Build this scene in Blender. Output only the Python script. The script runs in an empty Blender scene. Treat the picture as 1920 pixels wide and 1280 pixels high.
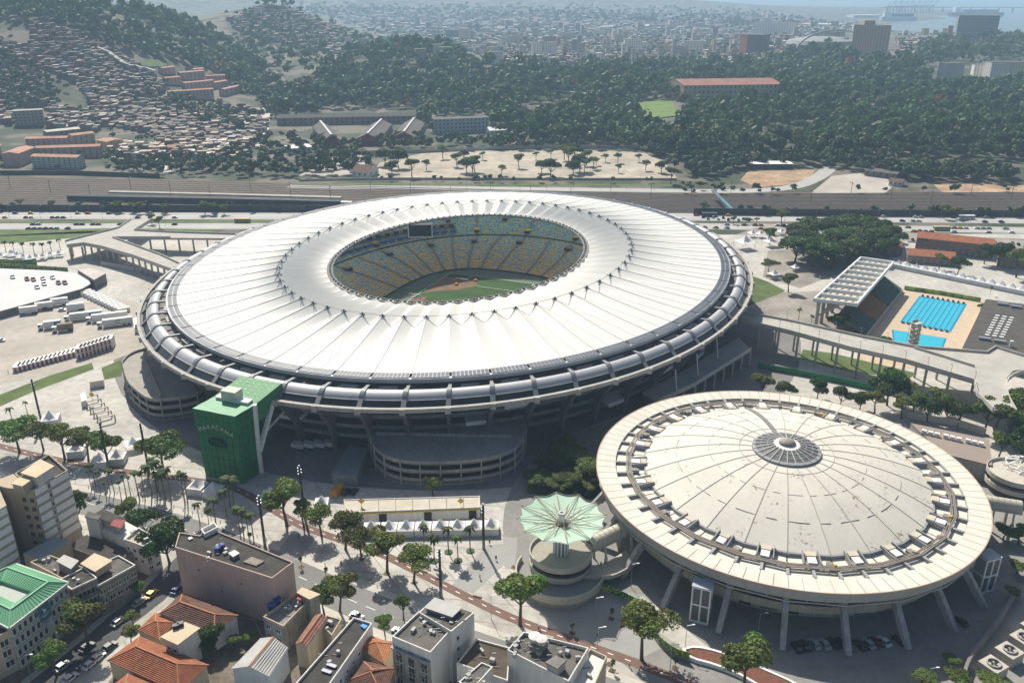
import bpy, math, random
import numpy as np
from mathutils import Vector, Matrix
PI=math.pi; R=math.radians
rnd=random.Random(7)
SC=bpy.context.scene; COL=SC.collection
# ---------------------------------------------------------------- camera, sky, sun, exposure
CAMH=160.0; PITCH=R(22.5); FPX=1600.0
cd=bpy.data.cameras.new('camera'); cam=bpy.data.objects.new('camera',cd); COL.objects.link(cam)
cd.sensor_width=36; cd.lens=FPX/1920*36; cd.clip_start=1; cd.clip_end=60000
cam.location=(0,0,CAMH); cam.rotation_euler=(PI/2-PITCH,0,0); SC.camera=cam
SUN_EL=R(46.5); SUN_AZ=R(-20)     # the sun stands behind the stadium, a little to the left
sundir=Vector((math.sin(SUN_AZ)*math.cos(SUN_EL),math.cos(SUN_AZ)*math.cos(SUN_EL),math.sin(SUN_EL)))
W=bpy.data.worlds.new('World'); SC.world=W; W.use_nodes=True
nt=W.node_tree; bg=nt.nodes['Background']
sky=nt.nodes.new('ShaderNodeTexSky'); sky.sky_type='NISHITA'; sky.sun_disc=False
sky.sun_elevation=SUN_EL; sky.sun_rotation=SUN_AZ; sky.altitude=100; sky.dust_density=2.5
nt.links.new(sky.outputs[0],bg.inputs[0]); bg.inputs[1].default_value=0.072
sd=bpy.data.lights.new('sun','SUN'); sd.energy=5.0; sd.angle=R(0.55); sd.color=(1,0.93,0.81)
so=bpy.data.objects.new('sun',sd); COL.objects.link(so); so.location=(0,0,400)
so.rotation_euler=sundir.to_track_quat('Z','Y').to_euler()
vs=SC.view_settings; vs.view_transform='Standard'; vs.look='None'; vs.exposure=0.36; vs.gamma=1; vs.use_curve_mapping=False
SC.render.engine='CYCLES'
cy=SC.cycles; cy.use_denoising=True; cy.max_bounces=6; cy.diffuse_bounces=3; cy.glossy_bounces=3; cy.transmission_bounces=4; cy.transparent_max_bounces=8; cy.volume_bounces=1
HAZE=0.00013
# ---------------------------------------------------------------- where a pixel of the photograph's 1920x1280 frame meets a level
cp,sp=math.cos(PITCH),math.sin(PITCH)
def G(px,py,h=0.0):
    x=px-960; y=py-640; fw=FPX*cp-y*sp; dn=FPX*sp+y*cp; t=(CAMH-h)/dn
    return (x*t,fw*t)
def GG(pts,h=0.0): return [G(a,b,h) for a,b in pts]
HILLS=[(-745,1500,132,150,900,235,330),(-640,2350,108,150,190,260,300),(-190,1720,44,170,170,180,230),(334,1370,14,150,150,100,200),
       (760,2000,30,190,160,220,260),(1250,2350,34,240,260,220,260),(-900,6500,150,700,900,700,900),(600,7000,110,900,700,700,900),(-2600,5200,160,700,900,700,900),
       (300,4700,34,380,380,300,300),(-1500,3600,60,300,900,350,500)]
def TH(x,y):
    if y<790: return 0.0
    k=min(1,(y-790)/120.0); k=k*k*(3-2*k); s=0
    for cx,cy_,A,sr,sl,sf,sb in HILLS:
        dx=x-cx; dy=y-cy_; sx=sr if dx>0 else sl; sy=sf if dy<0 else sb
        e=dx*dx/(2*sx*sx)+dy*dy/(2*sy*sy)
        if e<9: s+=A*math.exp(-e)
    return s*k
def RT(px,py):                      # the same for the hilly land beyond the railway
    x=px-960; y=py-640; fw=FPX*cp-y*sp; dn=FPX*sp+y*cp
    t=(CAMH)/dn; step=None
    d=600.0
    while d<14000:
        X=x/fw*d; Z=CAMH-dn/fw*d
        if Z<=TH(X,d): break
        d+=6 if d<2600 else 25
    return (x/fw*d,d,TH(x/fw*d,d))
# ---------------------------------------------------------------- materials
MATS={}
def M(name,col,rough=0.85,metal=0.0,var=0.12,scale=0.25,spec=0.3,streak=0.0,bump=0.0,trans=0.0,obj_var=0.0,var2=0.0,scale2=3.0,emit=None):
    if name in MATS: return MATS[name]
    m=bpy.data.materials.new(name); m.use_nodes=True; n=m.node_tree.nodes; l=m.node_tree.links
    b=n['Principled BSDF']; b.inputs['Roughness'].default_value=rough; b.inputs['Metallic'].default_value=metal
    b.inputs['Specular IOR Level'].default_value=spec
    geo=n.new('ShaderNodeNewGeometry')
    cur=n.new('ShaderNodeRGB'); cur.outputs[0].default_value=(*col,1); cur=cur.outputs[0]
    def mul(fac_socket,lo,hi,cur):
        mr=n.new('ShaderNodeMapRange'); mr.inputs[1].default_value=0.3; mr.inputs[2].default_value=0.7; mr.inputs[3].default_value=lo; mr.inputs[4].default_value=hi
        l.new(fac_socket,mr.inputs[0]); v=n.new('ShaderNodeVectorMath'); v.operation='SCALE'
        l.new(cur,v.inputs[0]); l.new(mr.outputs[0],v.inputs[3]); return v.outputs[0]
    def noise(sc,det=4,stretch=None):
        t=n.new('ShaderNodeTexNoise'); t.inputs['Scale'].default_value=sc; t.inputs['Detail'].default_value=det
        if stretch:
            mp=n.new('ShaderNodeMapping'); mp.inputs['Scale'].default_value=stretch; l.new(geo.outputs['Position'],mp.inputs[0]); l.new(mp.outputs[0],t.inputs['Vector'])
        else: l.new(geo.outputs['Position'],t.inputs['Vector'])
        return t.outputs['Fac']
    if var: cur=mul(noise(scale),1-var,1+var,cur)
    if var2: cur=mul(noise(scale2,3),1-var2,1+var2,cur)
    if streak: cur=mul(noise(1.0,5,(1.2,1.2,0.08)),1-streak,1+streak*0.3,cur)
    if obj_var:
        oi=n.new('ShaderNodeObjectInfo'); cur=mul(oi.outputs['Random'],1-obj_var,1+obj_var,cur)
    l.new(cur,b.inputs['Base Color'])
    if bump:
        bp=n.new('ShaderNodeBump'); bp.inputs['Strength'].default_value=bump; bp.inputs['Distance'].default_value=0.15
        l.new(noise(scale2,4),bp.inputs['Height']); l.new(bp.outputs[0],b.inputs['Normal'])
    if trans:
        tr=n.new('ShaderNodeBsdfTranslucent'); l.new(cur,tr.inputs[0]); mx=n.new('ShaderNodeMixShader'); mx.inputs[0].default_value=trans
        l.new(b.outputs[0],mx.inputs[1]); l.new(tr.outputs[0],mx.inputs[2]); l.new(mx.outputs[0],n['Material Output'].inputs[0])
    MATS[name]=m; return m
def glassy(name,col,rough=0.12): return M(name,col,rough,0,0.25,0.15,0.6)
# ---------------------------------------------------------------- mesh building
class MB:
    def __init__(s): s.v=[]; s.f=[]; s.m=[]; s.mi=0
    def q(s,*pts):
        i=len(s.v); s.v+= [tuple(p) if len(p)==3 else (p[0],p[1],0) for p in pts]; s.f.append(tuple(range(i,i+len(pts)))); s.m.append(s.mi)
    def box(s,c,d,rz=0.0):           # centre of the base, size, turn about z
        x,y,z=c; a,b,h=d[0]/2,d[1]/2,d[2]; ca,sa=math.cos(rz),math.sin(rz)
        s.prism([(x+u*ca-w*sa,y+u*sa+w*ca) for u,w in ((-a,-b),(a,-b),(a,b),(-a,b))],z,z+h)
    def prism(s,poly,z0,z1,bottom=True,top=True):
        n=len(poly); A=sum(poly[i][0]*poly[(i+1)%n][1]-poly[(i+1)%n][0]*poly[i][1] for i in range(n))
        if A<0: poly=poly[::-1]
        i=len(s.v); s.v+=[(p[0],p[1],z0) for p in poly]+[(p[0],p[1],z1) for p in poly]
        for k in range(n):
            j=(k+1)%n; s.f.append((i+k,i+j,i+n+j,i+n+k)); s.m.append(s.mi)
        if top: s.f.append(tuple(range(i+n,i+2*n))); s.m.append(s.mi)
        if bottom: s.f.append(tuple(range(i+n-1,i-1,-1))); s.m.append(s.mi)
    def bar(s,p,q,w,h=None,up=(0,0,1)):   # rectangular bar between two points
        h=h or w; p=Vector(p); q=Vector(q); d=(q-p).normalized(); u=Vector(up)
        if abs(d.dot(u))>0.98: u=Vector((1,0,0))
        a=d.cross(u).normalized(); b=a.cross(d)
        i=len(s.v)
        for c in (p,q):
            for sx,sy in ((-1,-1),(1,-1),(1,1),(-1,1)): s.v.append(tuple(c+a*sx*w/2+b*sy*h/2))
        for f in ((0,3,2,1),(4,5,6,7),(0,1,5,4),(1,2,6,5),(2,3,7,6),(3,0,4,7)): s.f.append(tuple(i+k for k in f)); s.m.append(s.mi)
    def tube(s,p,q,r0,r1=None,n=6,cap=True):
        r1=r0 if r1 is None else r1; p=Vector(p); q=Vector(q); d=(q-p).normalized(); u=Vector((0,0,1)) if abs(d.z)<0.95 else Vector((1,0,0))
        a=d.cross(u).normalized(); b=d.cross(a); i=len(s.v)
        for c,r in ((p,r0),(q,r1)):
            for k in range(n): t=2*PI*k/n; s.v.append(tuple(c+a*math.cos(t)*r+b*math.sin(t)*r))
        for k in range(n):
            j=(k+1)%n; s.f.append((i+k,i+n+k,i+n+j,i+j)); s.m.append(s.mi)
        if cap: s.f.append(tuple(range(i+n,i+2*n))[::-1]); s.m.append(s.mi); s.f.append(tuple(range(i,i+n))); s.m.append(s.mi)
    def lathe(s,c,prof,n=24,a0=0,a1=2*PI):     # profile of (radius, z)
        i=len(s.v); full=abs(a1-a0-2*PI)<1e-6; cnt=n if full else n+1
        for k in range(cnt):
            t=a0+(a1-a0)*k/n
            for r,z in prof: s.v.append((c[0]+r*math.cos(t),c[1]+r*math.sin(t),c[2]+z))
        L=len(prof)
        for k in range(n):
            j=(k+1)%cnt
            for e in range(L-1): s.f.append((i+k*L+e,i+j*L+e,i+j*L+e+1,i+k*L+e+1)); s.m.append(s.mi)
    def grid(s,rows):                     # rows of points
        i=len(s.v); w=len(rows[0])
        for r in rows: s.v+=[tuple(p) for p in r]
        for a in range(len(rows)-1):
            for b in range(w-1): s.f.append((i+a*w+b,i+a*w+b+1,i+(a+1)*w+b+1,i+(a+1)*w+b)); s.m.append(s.mi)
    def wall(s,pts,w,z0,z1,closed=False):  # a wall of width w along a polyline
        a,b=offs(pts,w/2,closed),offs(pts,-w/2,closed)
        n=len(pts)
        for k in range(n if closed else n-1):
            j=(k+1)%n
            s.prism([a[k],a[j],b[j],b[k]],z0,z1)
    def build(s,name,mats,parent=None,smooth=False,loc=None):
        me=bpy.data.meshes.new(name); me.from_pydata(s.v,[],s.f)
        for m in (mats if isinstance(mats,(list,tuple)) else [mats]): me.materials.append(m)
        if s.mi or any(s.m): me.polygons.foreach_set('material_index',s.m)
        if smooth: me.polygons.foreach_set('use_smooth',[True]*len(me.polygons))
        me.update()
        o=bpy.data.objects.new(name,me); COL.objects.link(o)
        if parent: par(o,parent)
        elif loc is not None: pass
        return o
def par(o,p):
    o.parent=p
    if not p.get('_local'): o.matrix_parent_inverse=p_world(p).inverted()
def p_world(p): return Matrix.LocRotScale(p.location,p.rotation_euler,p.scale) if not p.parent else Matrix.Identity(4)
def offs(pts,d,closed=False):
    out=[]; n=len(pts)
    for i in range(n):
        p=Vector(pts[i][:2]); a=Vector(pts[(i-1)%n][:2]); b=Vector(pts[(i+1)%n][:2])
        if not closed and i==0: a=p-(b-p)
        if not closed and i==n-1: b=p+(p-a)
        d1=(p-a); d2=(b-p)
        d1=d1.normalized() if d1.length>1e-6 else d2.normalized(); d2=d2.normalized() if d2.length>1e-6 else d1
        nn=(Vector((-d1.y,d1.x))+Vector((-d2.y,d2.x)))
        if nn.length<1e-6: nn=Vector((-d1.y,d1.x))
        nn.normalize(); c=max(0.4,nn.dot(Vector((-d1.y,d1.x)))); q=p+nn*d/c; out.append((q.x,q.y))
    return out
def tag(o,label,cat,group=None):
    o['label']=label; o['category']=cat
    if group: o['group']=group
    return o
def thing(name,label,cat,loc=(0,0,0),rz=0.0,group=None,local=False):
    o=bpy.data.objects.new(name,None); COL.objects.link(o); o.location=loc if len(loc)==3 else (*loc,0); o.rotation_euler=(0,0,rz); o.empty_display_size=1
    if local: o['_local']=1
    return tag(o,label,cat,group)
def structure(o): o['kind']='structure'; return o
def stuff(o): o['kind']='stuff'; return o
KIDS={}
def kids(o):
    return [c for c in o.children]
def dup(o,loc=None,rz=None,label=None,group=None,scale=None,parent=None):
    c=o.copy(); COL.objects.link(c)
    if parent is not None: c.parent=parent
    for ch in o.children: dup(ch,parent=c)
    if loc is not None: c.location=loc if len(loc)==3 else (*loc,0)
    if rz is not None: c.rotation_euler=(0,0,rz)
    if scale is not None: c.scale=(scale,)*3 if not isinstance(scale,tuple) else scale
    if label: c['label']=label
    if group: c['group']=group
    return c
class Proto:                              # first use moves the original, later uses copy it
    def __init__(s,o): s.o=o; s.used=False
    def put(s,loc,rz=0,label=None,group=None,scale=None):
        if not s.used:
            s.used=True; o=s.o; o.location=loc if len(loc)==3 else (*loc,0); o.rotation_euler=(0,0,rz)
            if scale is not None: o.scale=(scale,)*3 if not isinstance(scale,tuple) else scale
            if label: o['label']=label
            if group: o['group']=group
            return o
        return dup(s.o,loc,rz,label,group,scale if scale is not None else 1.0)
def sheet(name,poly,z,mat,label=None):
    m=MB(); m.q(*[(p[0],p[1],z) for p in poly]); return structure(m.build(name,mat))
def strip_poly(pts,w): return offs(pts,w/2)+offs(pts,-w/2)[::-1]
def ribbon(name,pts,w,z,mat):
    a,b=offs(pts,w/2),offs(pts,-w/2); m=MB()
    for i in range(len(pts)-1): m.q((*b[i],z),(*b[i+1],z),(*a[i+1],z),(*a[i],z))
    return structure(m.build(name,mat))
def subdiv(pts,step):
    S=[0]
    for a,b in zip(pts,pts[1:]): S.append(S[-1]+math.hypot(b[0]-a[0],b[1]-a[1]))
    n=max(1,round(S[-1]/step)); out=[]; i=0
    for k in range(n+1):
        d=S[-1]*k/n
        while i<len(pts)-2 and S[i+1]<d: i+=1
        f=(d-S[i])/max(1e-9,S[i+1]-S[i]); a,b=pts[i],pts[i+1]; out.append((a[0]+(b[0]-a[0])*f,a[1]+(b[1]-a[1])*f))
    return out
def smooth_line(pts,it=2):
    for _ in range(it):
        o=[pts[0]]
        for a,b in zip(pts,pts[1:]): o+=[(a[0]*.75+b[0]*.25,a[1]*.75+b[1]*.25),(a[0]*.25+b[0]*.75,a[1]*.25+b[1]*.75)]
        pts=o+[pts[-1]]
    return pts
concrete=M('concrete',(0.40,0.38,0.34),0.9,var=.12,scale=.12,streak=.18)
concrete_l=M('pale_concrete',(0.50,0.48,0.43),0.9,var=.1,scale=.1,streak=.12)
concrete_d=M('grey_concrete',(0.22,0.215,0.205),0.9,var=.15,scale=.2,streak=.2)
plaza_m=M('plaza_paving',(0.43,0.415,0.38),0.9,var=.18,scale=.045,var2=.15,scale2=.35)
plaza_g=M('grey_paving',(0.30,0.30,0.29),0.9,var=.08,scale=.1,var2=.05,scale2=1.2)
asphalt=M('asphalt',(0.075,0.077,0.08),0.9,var=.2,scale=.05,var2=.08,scale2=1.0)
asphalt_l=M('worn_asphalt',(0.20,0.20,0.195),0.9,var=.12,scale=.04,var2=.06,scale2=.8)
road_bright=M('bright_road',(0.36,0.355,0.34),0.85,var=.1,scale=.03)
white=M('white_paint',(0.78,0.78,0.76),0.6,var=.05,scale=.5)
white_t=M('white_fabric',(0.80,0.81,0.83),0.6,var=.04,scale=.5,trans=.2)
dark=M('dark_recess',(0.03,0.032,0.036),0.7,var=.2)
steel=M('grey_steel',(0.30,0.33,0.36),0.45,0.5,var=.1)
darksteel=M('dark_steel',(0.10,0.115,0.13),0.5,0.3,var=.15)
black=M('black_paint',(0.02,0.02,0.022),0.5,var=.1)
grass=M('grass',(0.085,0.125,0.035),0.95,var=.25,scale=.12,var2=.2,scale2=1.5)
sand=M('sand',(0.37,0.33,0.265),0.95,var=.2,scale=.025,var2=.18,scale2=.12)
dirt=M('red_dirt',(0.35,0.24,0.15),0.95,var=.35,scale=.06,var2=.2,scale2=.3)
brown_path=M('red_brown_paving',(0.17,0.105,0.085),0.9,var=.1,scale=.3)
yellow=M('yellow_paint',(0.60,0.42,0.05),0.6)
tile=M('terracotta_tiles',(0.30,0.11,0.055),0.85,var=.25,scale=.6,var2=.2,scale2=4)
tile_d=M('old_brown_tiles',(0.14,0.075,0.055),0.9,var=.3,scale=.5,var2=.25,scale2=4)
tile_p=M('pink_tiles',(0.42,0.23,0.16),0.9,var=.15,scale=.1)
# ---------------------------------------------------------------- land, roads, water, haze
def terrain():
    ys=[60,200,400,600,790]; y=790
    while y<3200: y+=22 if y<2500 else 40; ys.append(y)
    while y<14000: y*=1.045; ys.append(y)
    ys+= [20000,32000]
    N=120; m=MB(); rows=[]
    for y in ys:
        w=0.85*y+420; rows.append([(w*(2*k/N-1),y,TH(w*(2*k/N-1),y)) for k in range(N+1)])
    m.grid(rows)
    mt=bpy.data.materials.new('city_ground'); mt.use_nodes=True; n=mt.node_tree.nodes; l=mt.node_tree.links; b=n['Principled BSDF']; b.inputs['Roughness'].default_value=.95
    g=n.new('ShaderNodeNewGeometry'); t=n.new('ShaderNodeTexNoise'); t.inputs['Scale'].default_value=.018; t.inputs['Detail'].default_value=8; l.new(g.outputs['Position'],t.inputs['Vector'])
    r=n.new('ShaderNodeValToRGB'); e=r.color_ramp.elements; e[0].position=.42; e[0].color=(.026,.042,.016,1); e[1].position=.56; e[1].color=(.135,.12,.095,1)
    k=e.new(.5); k.color=(.055,.06,.033,1); l.new(t.outputs['Fac'],r.inputs[0]); l.new(r.outputs[0],b.inputs['Base Color'])
    structure(m.build('ground',mt,smooth=True))
terrain()
water_m=M('bay_water',(0.10,0.15,0.16),0.25,0,.1,.002,.5)
sheet('bay_water',GG([(1640,50),(1672,58),(1740,63),(1800,65),(1866,70),(1960,72),(2250,66),(2600,40),(2600,-14),(1280,-14),(1262,6),(1290,14),(1400,18),(1480,14),(1540,16),(1600,22),(1680,25),(1750,30),(1775,36),(1690,42)]),1.2,water_m)
sheet('plaza_pavement',[(-560,20),(-150,10),(320,10),(420,300),(420,585),(-420,575)],.03,plaza_m)
apron_m=M('apron_shade_tone',(.19,.186,.178),.95,var=.2,scale=.05,var2=.1,scale2=.6); fore_m=M('forecourt_shade_tone',(.24,.235,.22),.95,var=.16,scale=.06,var2=.1,scale2=.6)  # ground colours darkened to deepen the shade by stadium and arena
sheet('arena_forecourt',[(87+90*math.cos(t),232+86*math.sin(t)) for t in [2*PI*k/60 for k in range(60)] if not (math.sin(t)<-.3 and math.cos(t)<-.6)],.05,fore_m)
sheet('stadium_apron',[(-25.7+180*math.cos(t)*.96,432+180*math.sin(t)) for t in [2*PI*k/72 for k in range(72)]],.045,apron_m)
lot_m=M('lot_pavement',(0.39,0.36,0.315),.95,var=.12,scale=.04,var2=.1,scale2=.25)
sheet('truck_lot',GG([(-200,640),(0,600),(120,570),(235,560),(285,575),(280,650),(170,690),(0,720),(-200,770)]),.06,lot_m)
for q in ([(-100,770),(0,740),(90,705),(172,680),(176,692),(60,735),(0,762),(-100,795)],[(190,690),(232,672),(228,705),(196,712)],[(1395,512),(1440,528),(1472,545),(1422,578),(1402,572)],
          [(0,432),(130,430),(200,428),(420,430),(395,436),(200,436),(0,443)],[(-50,444),(150,434),(230,432),(210,440),(0,458),(-50,460)],[(-100,415.5),(600,413.5),(600,417),(-100,418.5)],[(560,343),(1270,346),(1275,349),(560,346)],
          [(1190,195),(1258,190),(1276,218),(1230,224),(1202,214)],[(1505,655),(1560,662),(1720,700),(1700,712),(1560,690),(1500,672)]):
    z=[.07]*len(q); p=[RT(a,b)[:2] if b<300 else G(a,b) for a,b in q]
    o_=sheet('lawn',p,.08 if q[0][1]>300 else max(TH(*c) for c in p)+.8,grass if q[0][1]>300 else M('park_lawn',(.13,.20,.045),.95,var=.15,scale=.1))
    if q[0][1]<300:
        for v in o_.data.vertices: v.co.z=TH(v.co.x,v.co.y)+1.2
avenue=GG([(-60,900),(60,925),(165,943),(330,985),(480,1045),(570,1085),(670,1130),(790,1178),(930,1228),(1080,1280),(1240,1345)])
ribbon('sidewalk',smooth_line(avenue),17,.07,concrete_l)
ribbon('avenue',smooth_line(avenue),11.5,.09,asphalt_l)
m=MB()
for p,q in zip(*(lambda s:(s[::2],s[1::2]))(subdiv(avenue,3.2))):
    a=Vector(p);b=Vector(q); d=(b-a).normalized()*.1; m.q((a.x-d.y,a.y+d.x,.105),(a.x+d.y,a.y-d.x,.105),(b.x+d.y,b.y-d.x,.105),(b.x-d.y,b.y+d.x,.105))
structure(m.build('lane_marking',white))
street=GG([(372,1030),(330,1072),(285,1118),(230,1160),(180,1206),(120,1255),(40,1320)])
ribbon('side_street_pavement',street,13,.06,concrete); ribbon('side_street',street,8.5,.11,asphalt)
bike=smooth_line(GG([(-60,822),(0,836),(62,852),(160,872),(250,886),(370,900),(440,912),(512,955),(565,987),(640,1012),(707,1033),(773,1066),(857,1110),(973,1166),(1140,1223),(1273,1273),(1400,1330)]))
ribbon('bike_path',bike,3.0,.08,brown_path)
m=MB(); sb=subdiv(bike,1.6)
for a,b in zip(sb[::3],sb[1::3]):
    a=Vector(a);b=Vector(b); d=(b-a).normalized()*.12; m.q((a.x-d.y,a.y+d.x,.1),(a.x+d.y,a.y-d.x,.1),(b.x+d.y,b.y-d.x,.1),(b.x-d.y,b.y+d.x,.1))
structure(m.build('bike_path_marking',white))
for q in ([(845,1100),(912,1022),(955,1018),(958,1046),(888,1112)],[(943,1005),(970,1008),(965,1070),(945,1060)],[(640,1003),(935,992),(940,1012),(640,1022)],[(570,965),(610,985),(560,1050),(520,1035)],[(1090,1095),(1240,1120),(1290,1190),(1200,1235),(1060,1190),(1010,1140)]):  # last polygon paints the shade below the pavilion in grey
    zb=.06+.004*len([o for o in COL.objects if o.name.startswith('band_and_shade_patch')]); sheet('band_and_shade_patch',GG(q),zb,plaza_g)
sheet('sunlit_triangle',GG([(1205,1118),(1345,1225),(1290,1222),(1235,1185),(1180,1125)]),.095,plaza_m)  # sunlit patch painted as a paler triangle on the darkened forecourt
pave_j=M('paving_joint',(0.27,0.26,0.24),.9)
m=MB()
for k in range(46):
    x=-230+k*9.3; a=(x+36,176); b=(x-24,270); m.q((a[0]-.13,a[1],.055),(a[0]+.13,a[1],.055),(b[0]+.13,b[1],.055),(b[0]-.13,b[1],.055))
for k in range(12):
    y=178+k*8.1; m.q((-240,y-.11+26,.056),(60,y-.11-18,.056),(60,y+.11-18,.056),(-240,y+.11+26,.056))
structure(m.build('paving_joints',pave_j))
ballast=M('ballast',(0.105,0.080,0.060),.95,var=.25,scale=.03,var2=.15,scale2=.4)
sheet('rail_yard',GG([(-200,328),(300,336),(640,346),(1280,362),(2100,356),(2100,404),(1280,399),(640,394),(-200,393)]),.05,ballast)
bedm=M('track_bed',(.05,.041,.035),.95,var=.25,scale=.1)
rail_m=M('rail_steel',(0.28,0.25,0.22),.5,.3)
for k in range(15):
    f=k/14; L=GG([(-200,331+60*f),(300,339+54*f),(640,349+44*f),(1280,365+33*f),(2100,360+42*f)]); m=MB()
    ribbon('track_bed',L,3.0,.08+.001*k,bedm)
    for d in (-.75,.75):
        for a,b in zip(offs(L,d),offs(L,d)[1:]): m.bar((*a,.2),(*b,.2),.22,.25)
    structure(m.build('railway_track',rail_m))
fence_m=M('dark_wall',(0.07,0.075,0.08),.9,var=.2,scale=.1)
def lw(name,label,cat,px,w,z0,z1,mat,group=None):
    m=MB(); m.wall([p if len(p)==2 else p for p in px],w,z0,z1); return tag(m.build(name,mat),label,cat,group)
lw('boundary_wall','long dark wall between the railway and the bright highway left of the stadium','wall',GG([(-200,395),(300,396),(620,397)]),.5,0,5.0,fence_m)
lw('boundary_wall','long dark wall between the railway and the highway right of the stadium','wall',GG([(1300,402),(1600,405),(2100,407)]),.5,0,5.0,fence_m)
lw('boundary_wall','low dark wall along the far side of the railway yard near the favela','wall',GG([(-200,327),(140,328),(300,334)]),.5,0,4,fence_m)
lw('boundary_wall','pale wall on the near edge of the sandy lot beside the road','wall',GG([(560,340),(700,337),(1270,338)]),.4,0,2,concrete_l)
lw('boundary_wall','pale wall behind the sandy lot below the white office block','wall',[RT(*p)[:2] for p in ((660,290),(800,287),(1000,279),(1200,280))],.4,0,3.5,concrete_l)
lw('platform','pale narrow train platform between the tracks left of the stadium','platform',GG([(205,361),(420,366),(640,372)]),5,0,1.2,concrete)
lw('platform','dark covered train platform near the stadium left roof edge','platform',GG([(130,376),(400,381),(640,387)]),5,0,4.5,fence_m)
lw('train','white roofed train standing on the track behind the stadium roof','train',GG([(535,383),(660,388)]),3.2,.4,4.2,white)
for q,w in (([(-200,404),(700,405),(1300,407),(2100,414)],22),([(-200,425),(450,424),(1300,424),(2100,434)],17)): ribbon('highway',GG(q),w,.06,road_bright)
ribbon('slip_road',smooth_line(GG([(-60,452),(0,442),(140,430),(300,425)])),8,.075,road_bright)
ribbon('slip_road',smooth_line(GG([(-60,466),(60,455),(150,448),(240,438)])),5,.075,concrete_l)
for q in ([(-200,404.5),(700,405.5),(1300,407.5),(2100,414.5)],[(-200,425.5),(450,424.5),(1300,424.5),(2100,434.5)]): ribbon('lane_marking',GG(q),.5,.1,white)
ribbon('north_road',smooth_line(GG([(540,350),(900,353),(1280,358),(1400,359),(1490,352),(1530,335),(1548,322),(1560,312)])),14,.07,road_bright)
sheet('sand_lot',GG([(690,337),(712,305),(790,288),(900,282),(1060,282),(1200,284),(1242,300),(1272,337)]),.06,sand)
sheet('dirt_lot',GG([(1388,338),(1402,322),(1528,318),(1518,342),(1420,352)]),.06,dirt)
sheet('dirt_lot',GG([(1750,346),(1830,345),(1990,349),(1990,362),(1768,362)]),.06,dirt)
sheet('service_yard',GG([(1560,330),(1640,322),(1680,345),(1660,362),(1520,362)]),.06,lot_m)
sheet('side_lot',GG([(560,330),(600,300),(680,290),(690,330)]),.06,lot_m)
# haze: one closed box round the whole scene
m=MB(); m.prism([(-22000,-60),(22000,-60),(22000,31000),(-22000,31000)],-1.5,172)
hz=bpy.data.materials.new('haze'); hz.use_nodes=True; n=hz.node_tree.nodes; n.remove(n['Principled BSDF'])
v=n.new('ShaderNodeVolumePrincipled'); v.inputs['Color'].default_value=(.50,.74,1,1); v.inputs['Density'].default_value=HAZE; v.inputs['Density Attribute'].default_value=''; v.inputs['Anisotropy'].default_value=.12
hz.node_tree.links.new(v.outputs[0],n['Material Output'].inputs['Volume'])
stuff(m.build('haze',hz))
# ---------------------------------------------------------------- the stadium
KS=1.045; CX,CY=-25.7,432.6; TH0=R(67.5); uu=Vector((math.cos(TH0),math.sin(TH0))); vv=Vector((-math.sin(TH0),math.cos(TH0)))
NB=60
def ZM(z): return CAMH-(CAMH-z)*KS if z>=29.5 else z*(CAMH-(CAMH-29.5)*KS)/29.5   # levels of the upper ring and below it
_MB=MB
class MB(_MB):
    def build(s,*a,**k): s.v=[(p[0],p[1],ZM(p[2])) for p in s.v]; return _MB.build(s,*a,**k)
def EL(t,a,b,z=None,p=2.0):
    c,s=math.cos(t),math.sin(t)
    if p!=2: c=math.copysign(abs(c)**(2/p),c); s=math.copysign(abs(s)**(2/p),s)
    a*=KS; b*=KS
    x=CX+uu.x*a*c+vv.x*b*s; y=CY+uu.y*a*c+vv.y*b*s
    return (x,y) if z is None else (x,y,z)
T=lambda i:2*PI*(i+.5)/NB
OUT=(150.2,130.1); KN=(102.1,82.3); INN=(79.1,61.0); GUT=(164.6,141.4)
def mixr(A,B,s): return (A[0]+(B[0]-A[0])*s,A[1]+(B[1]-A[1])*s)
stadium=thing('stadium','huge oval stadium with white pleated fabric roof and open centre over the pitch','stadium',(CX,CY,0))
membrane=M('roof_membrane',(0.84,0.84,0.815),.55,var=.03,scale=.05,spec=.3,var2=.02,scale2=.6,trans=.3)
EDGE=(146.3,126.4)
nr,nf=14,8
def ZV(s): return 35.7+1.7*s-.3*s*s
for i in range(NB):
    rowsA=[];rowsB=[]
    for k in range(nf+1):
        f=k/nf; w=abs(2*f-1)**1.12; t=T(i)+2*PI/NB*f; send=1-.075*(1-w)
        ra=[];rb=[]
        for j in range(nr+1):
            s=send*j/nr; r=mixr(EDGE,KN,s); zr=35.9+4.2*s**1.5; zv=ZV(s)
            ra.append(EL(t,*r,zv+(zr-zv)*w))
        rs=mixr(EDGE,KN,send); z0=ra[-1][2]-.02
        for j in range(9):
            s=j/8; r=mixr(rs,INN,s); zr=40.08-(2.5)*s**.75; zv=z0*(1-s)+36.9*s-1.5*math.sin(s*PI)
            ww=w*(1-.0*s); rb.append(EL(t,*r,z0*(1-s)**2+ (1-(1-s)**2)*(zv+(zr-zv)*ww) if j else z0))
        rowsA.append(ra);rowsB.append(rb)
    m=MB(); m.grid(rowsA); m.build('roof_panel',membrane,stadium,smooth=True)
    m=MB(); m.grid(rowsB); m.build('inner_roof_panel',membrane,stadium,smooth=True)
cable=M('cable_grey',(0.30,0.30,0.30),.6)
seam=M('seam_grey',(0.64,0.64,0.63),.6)
m=MB(); m2=MB()
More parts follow.
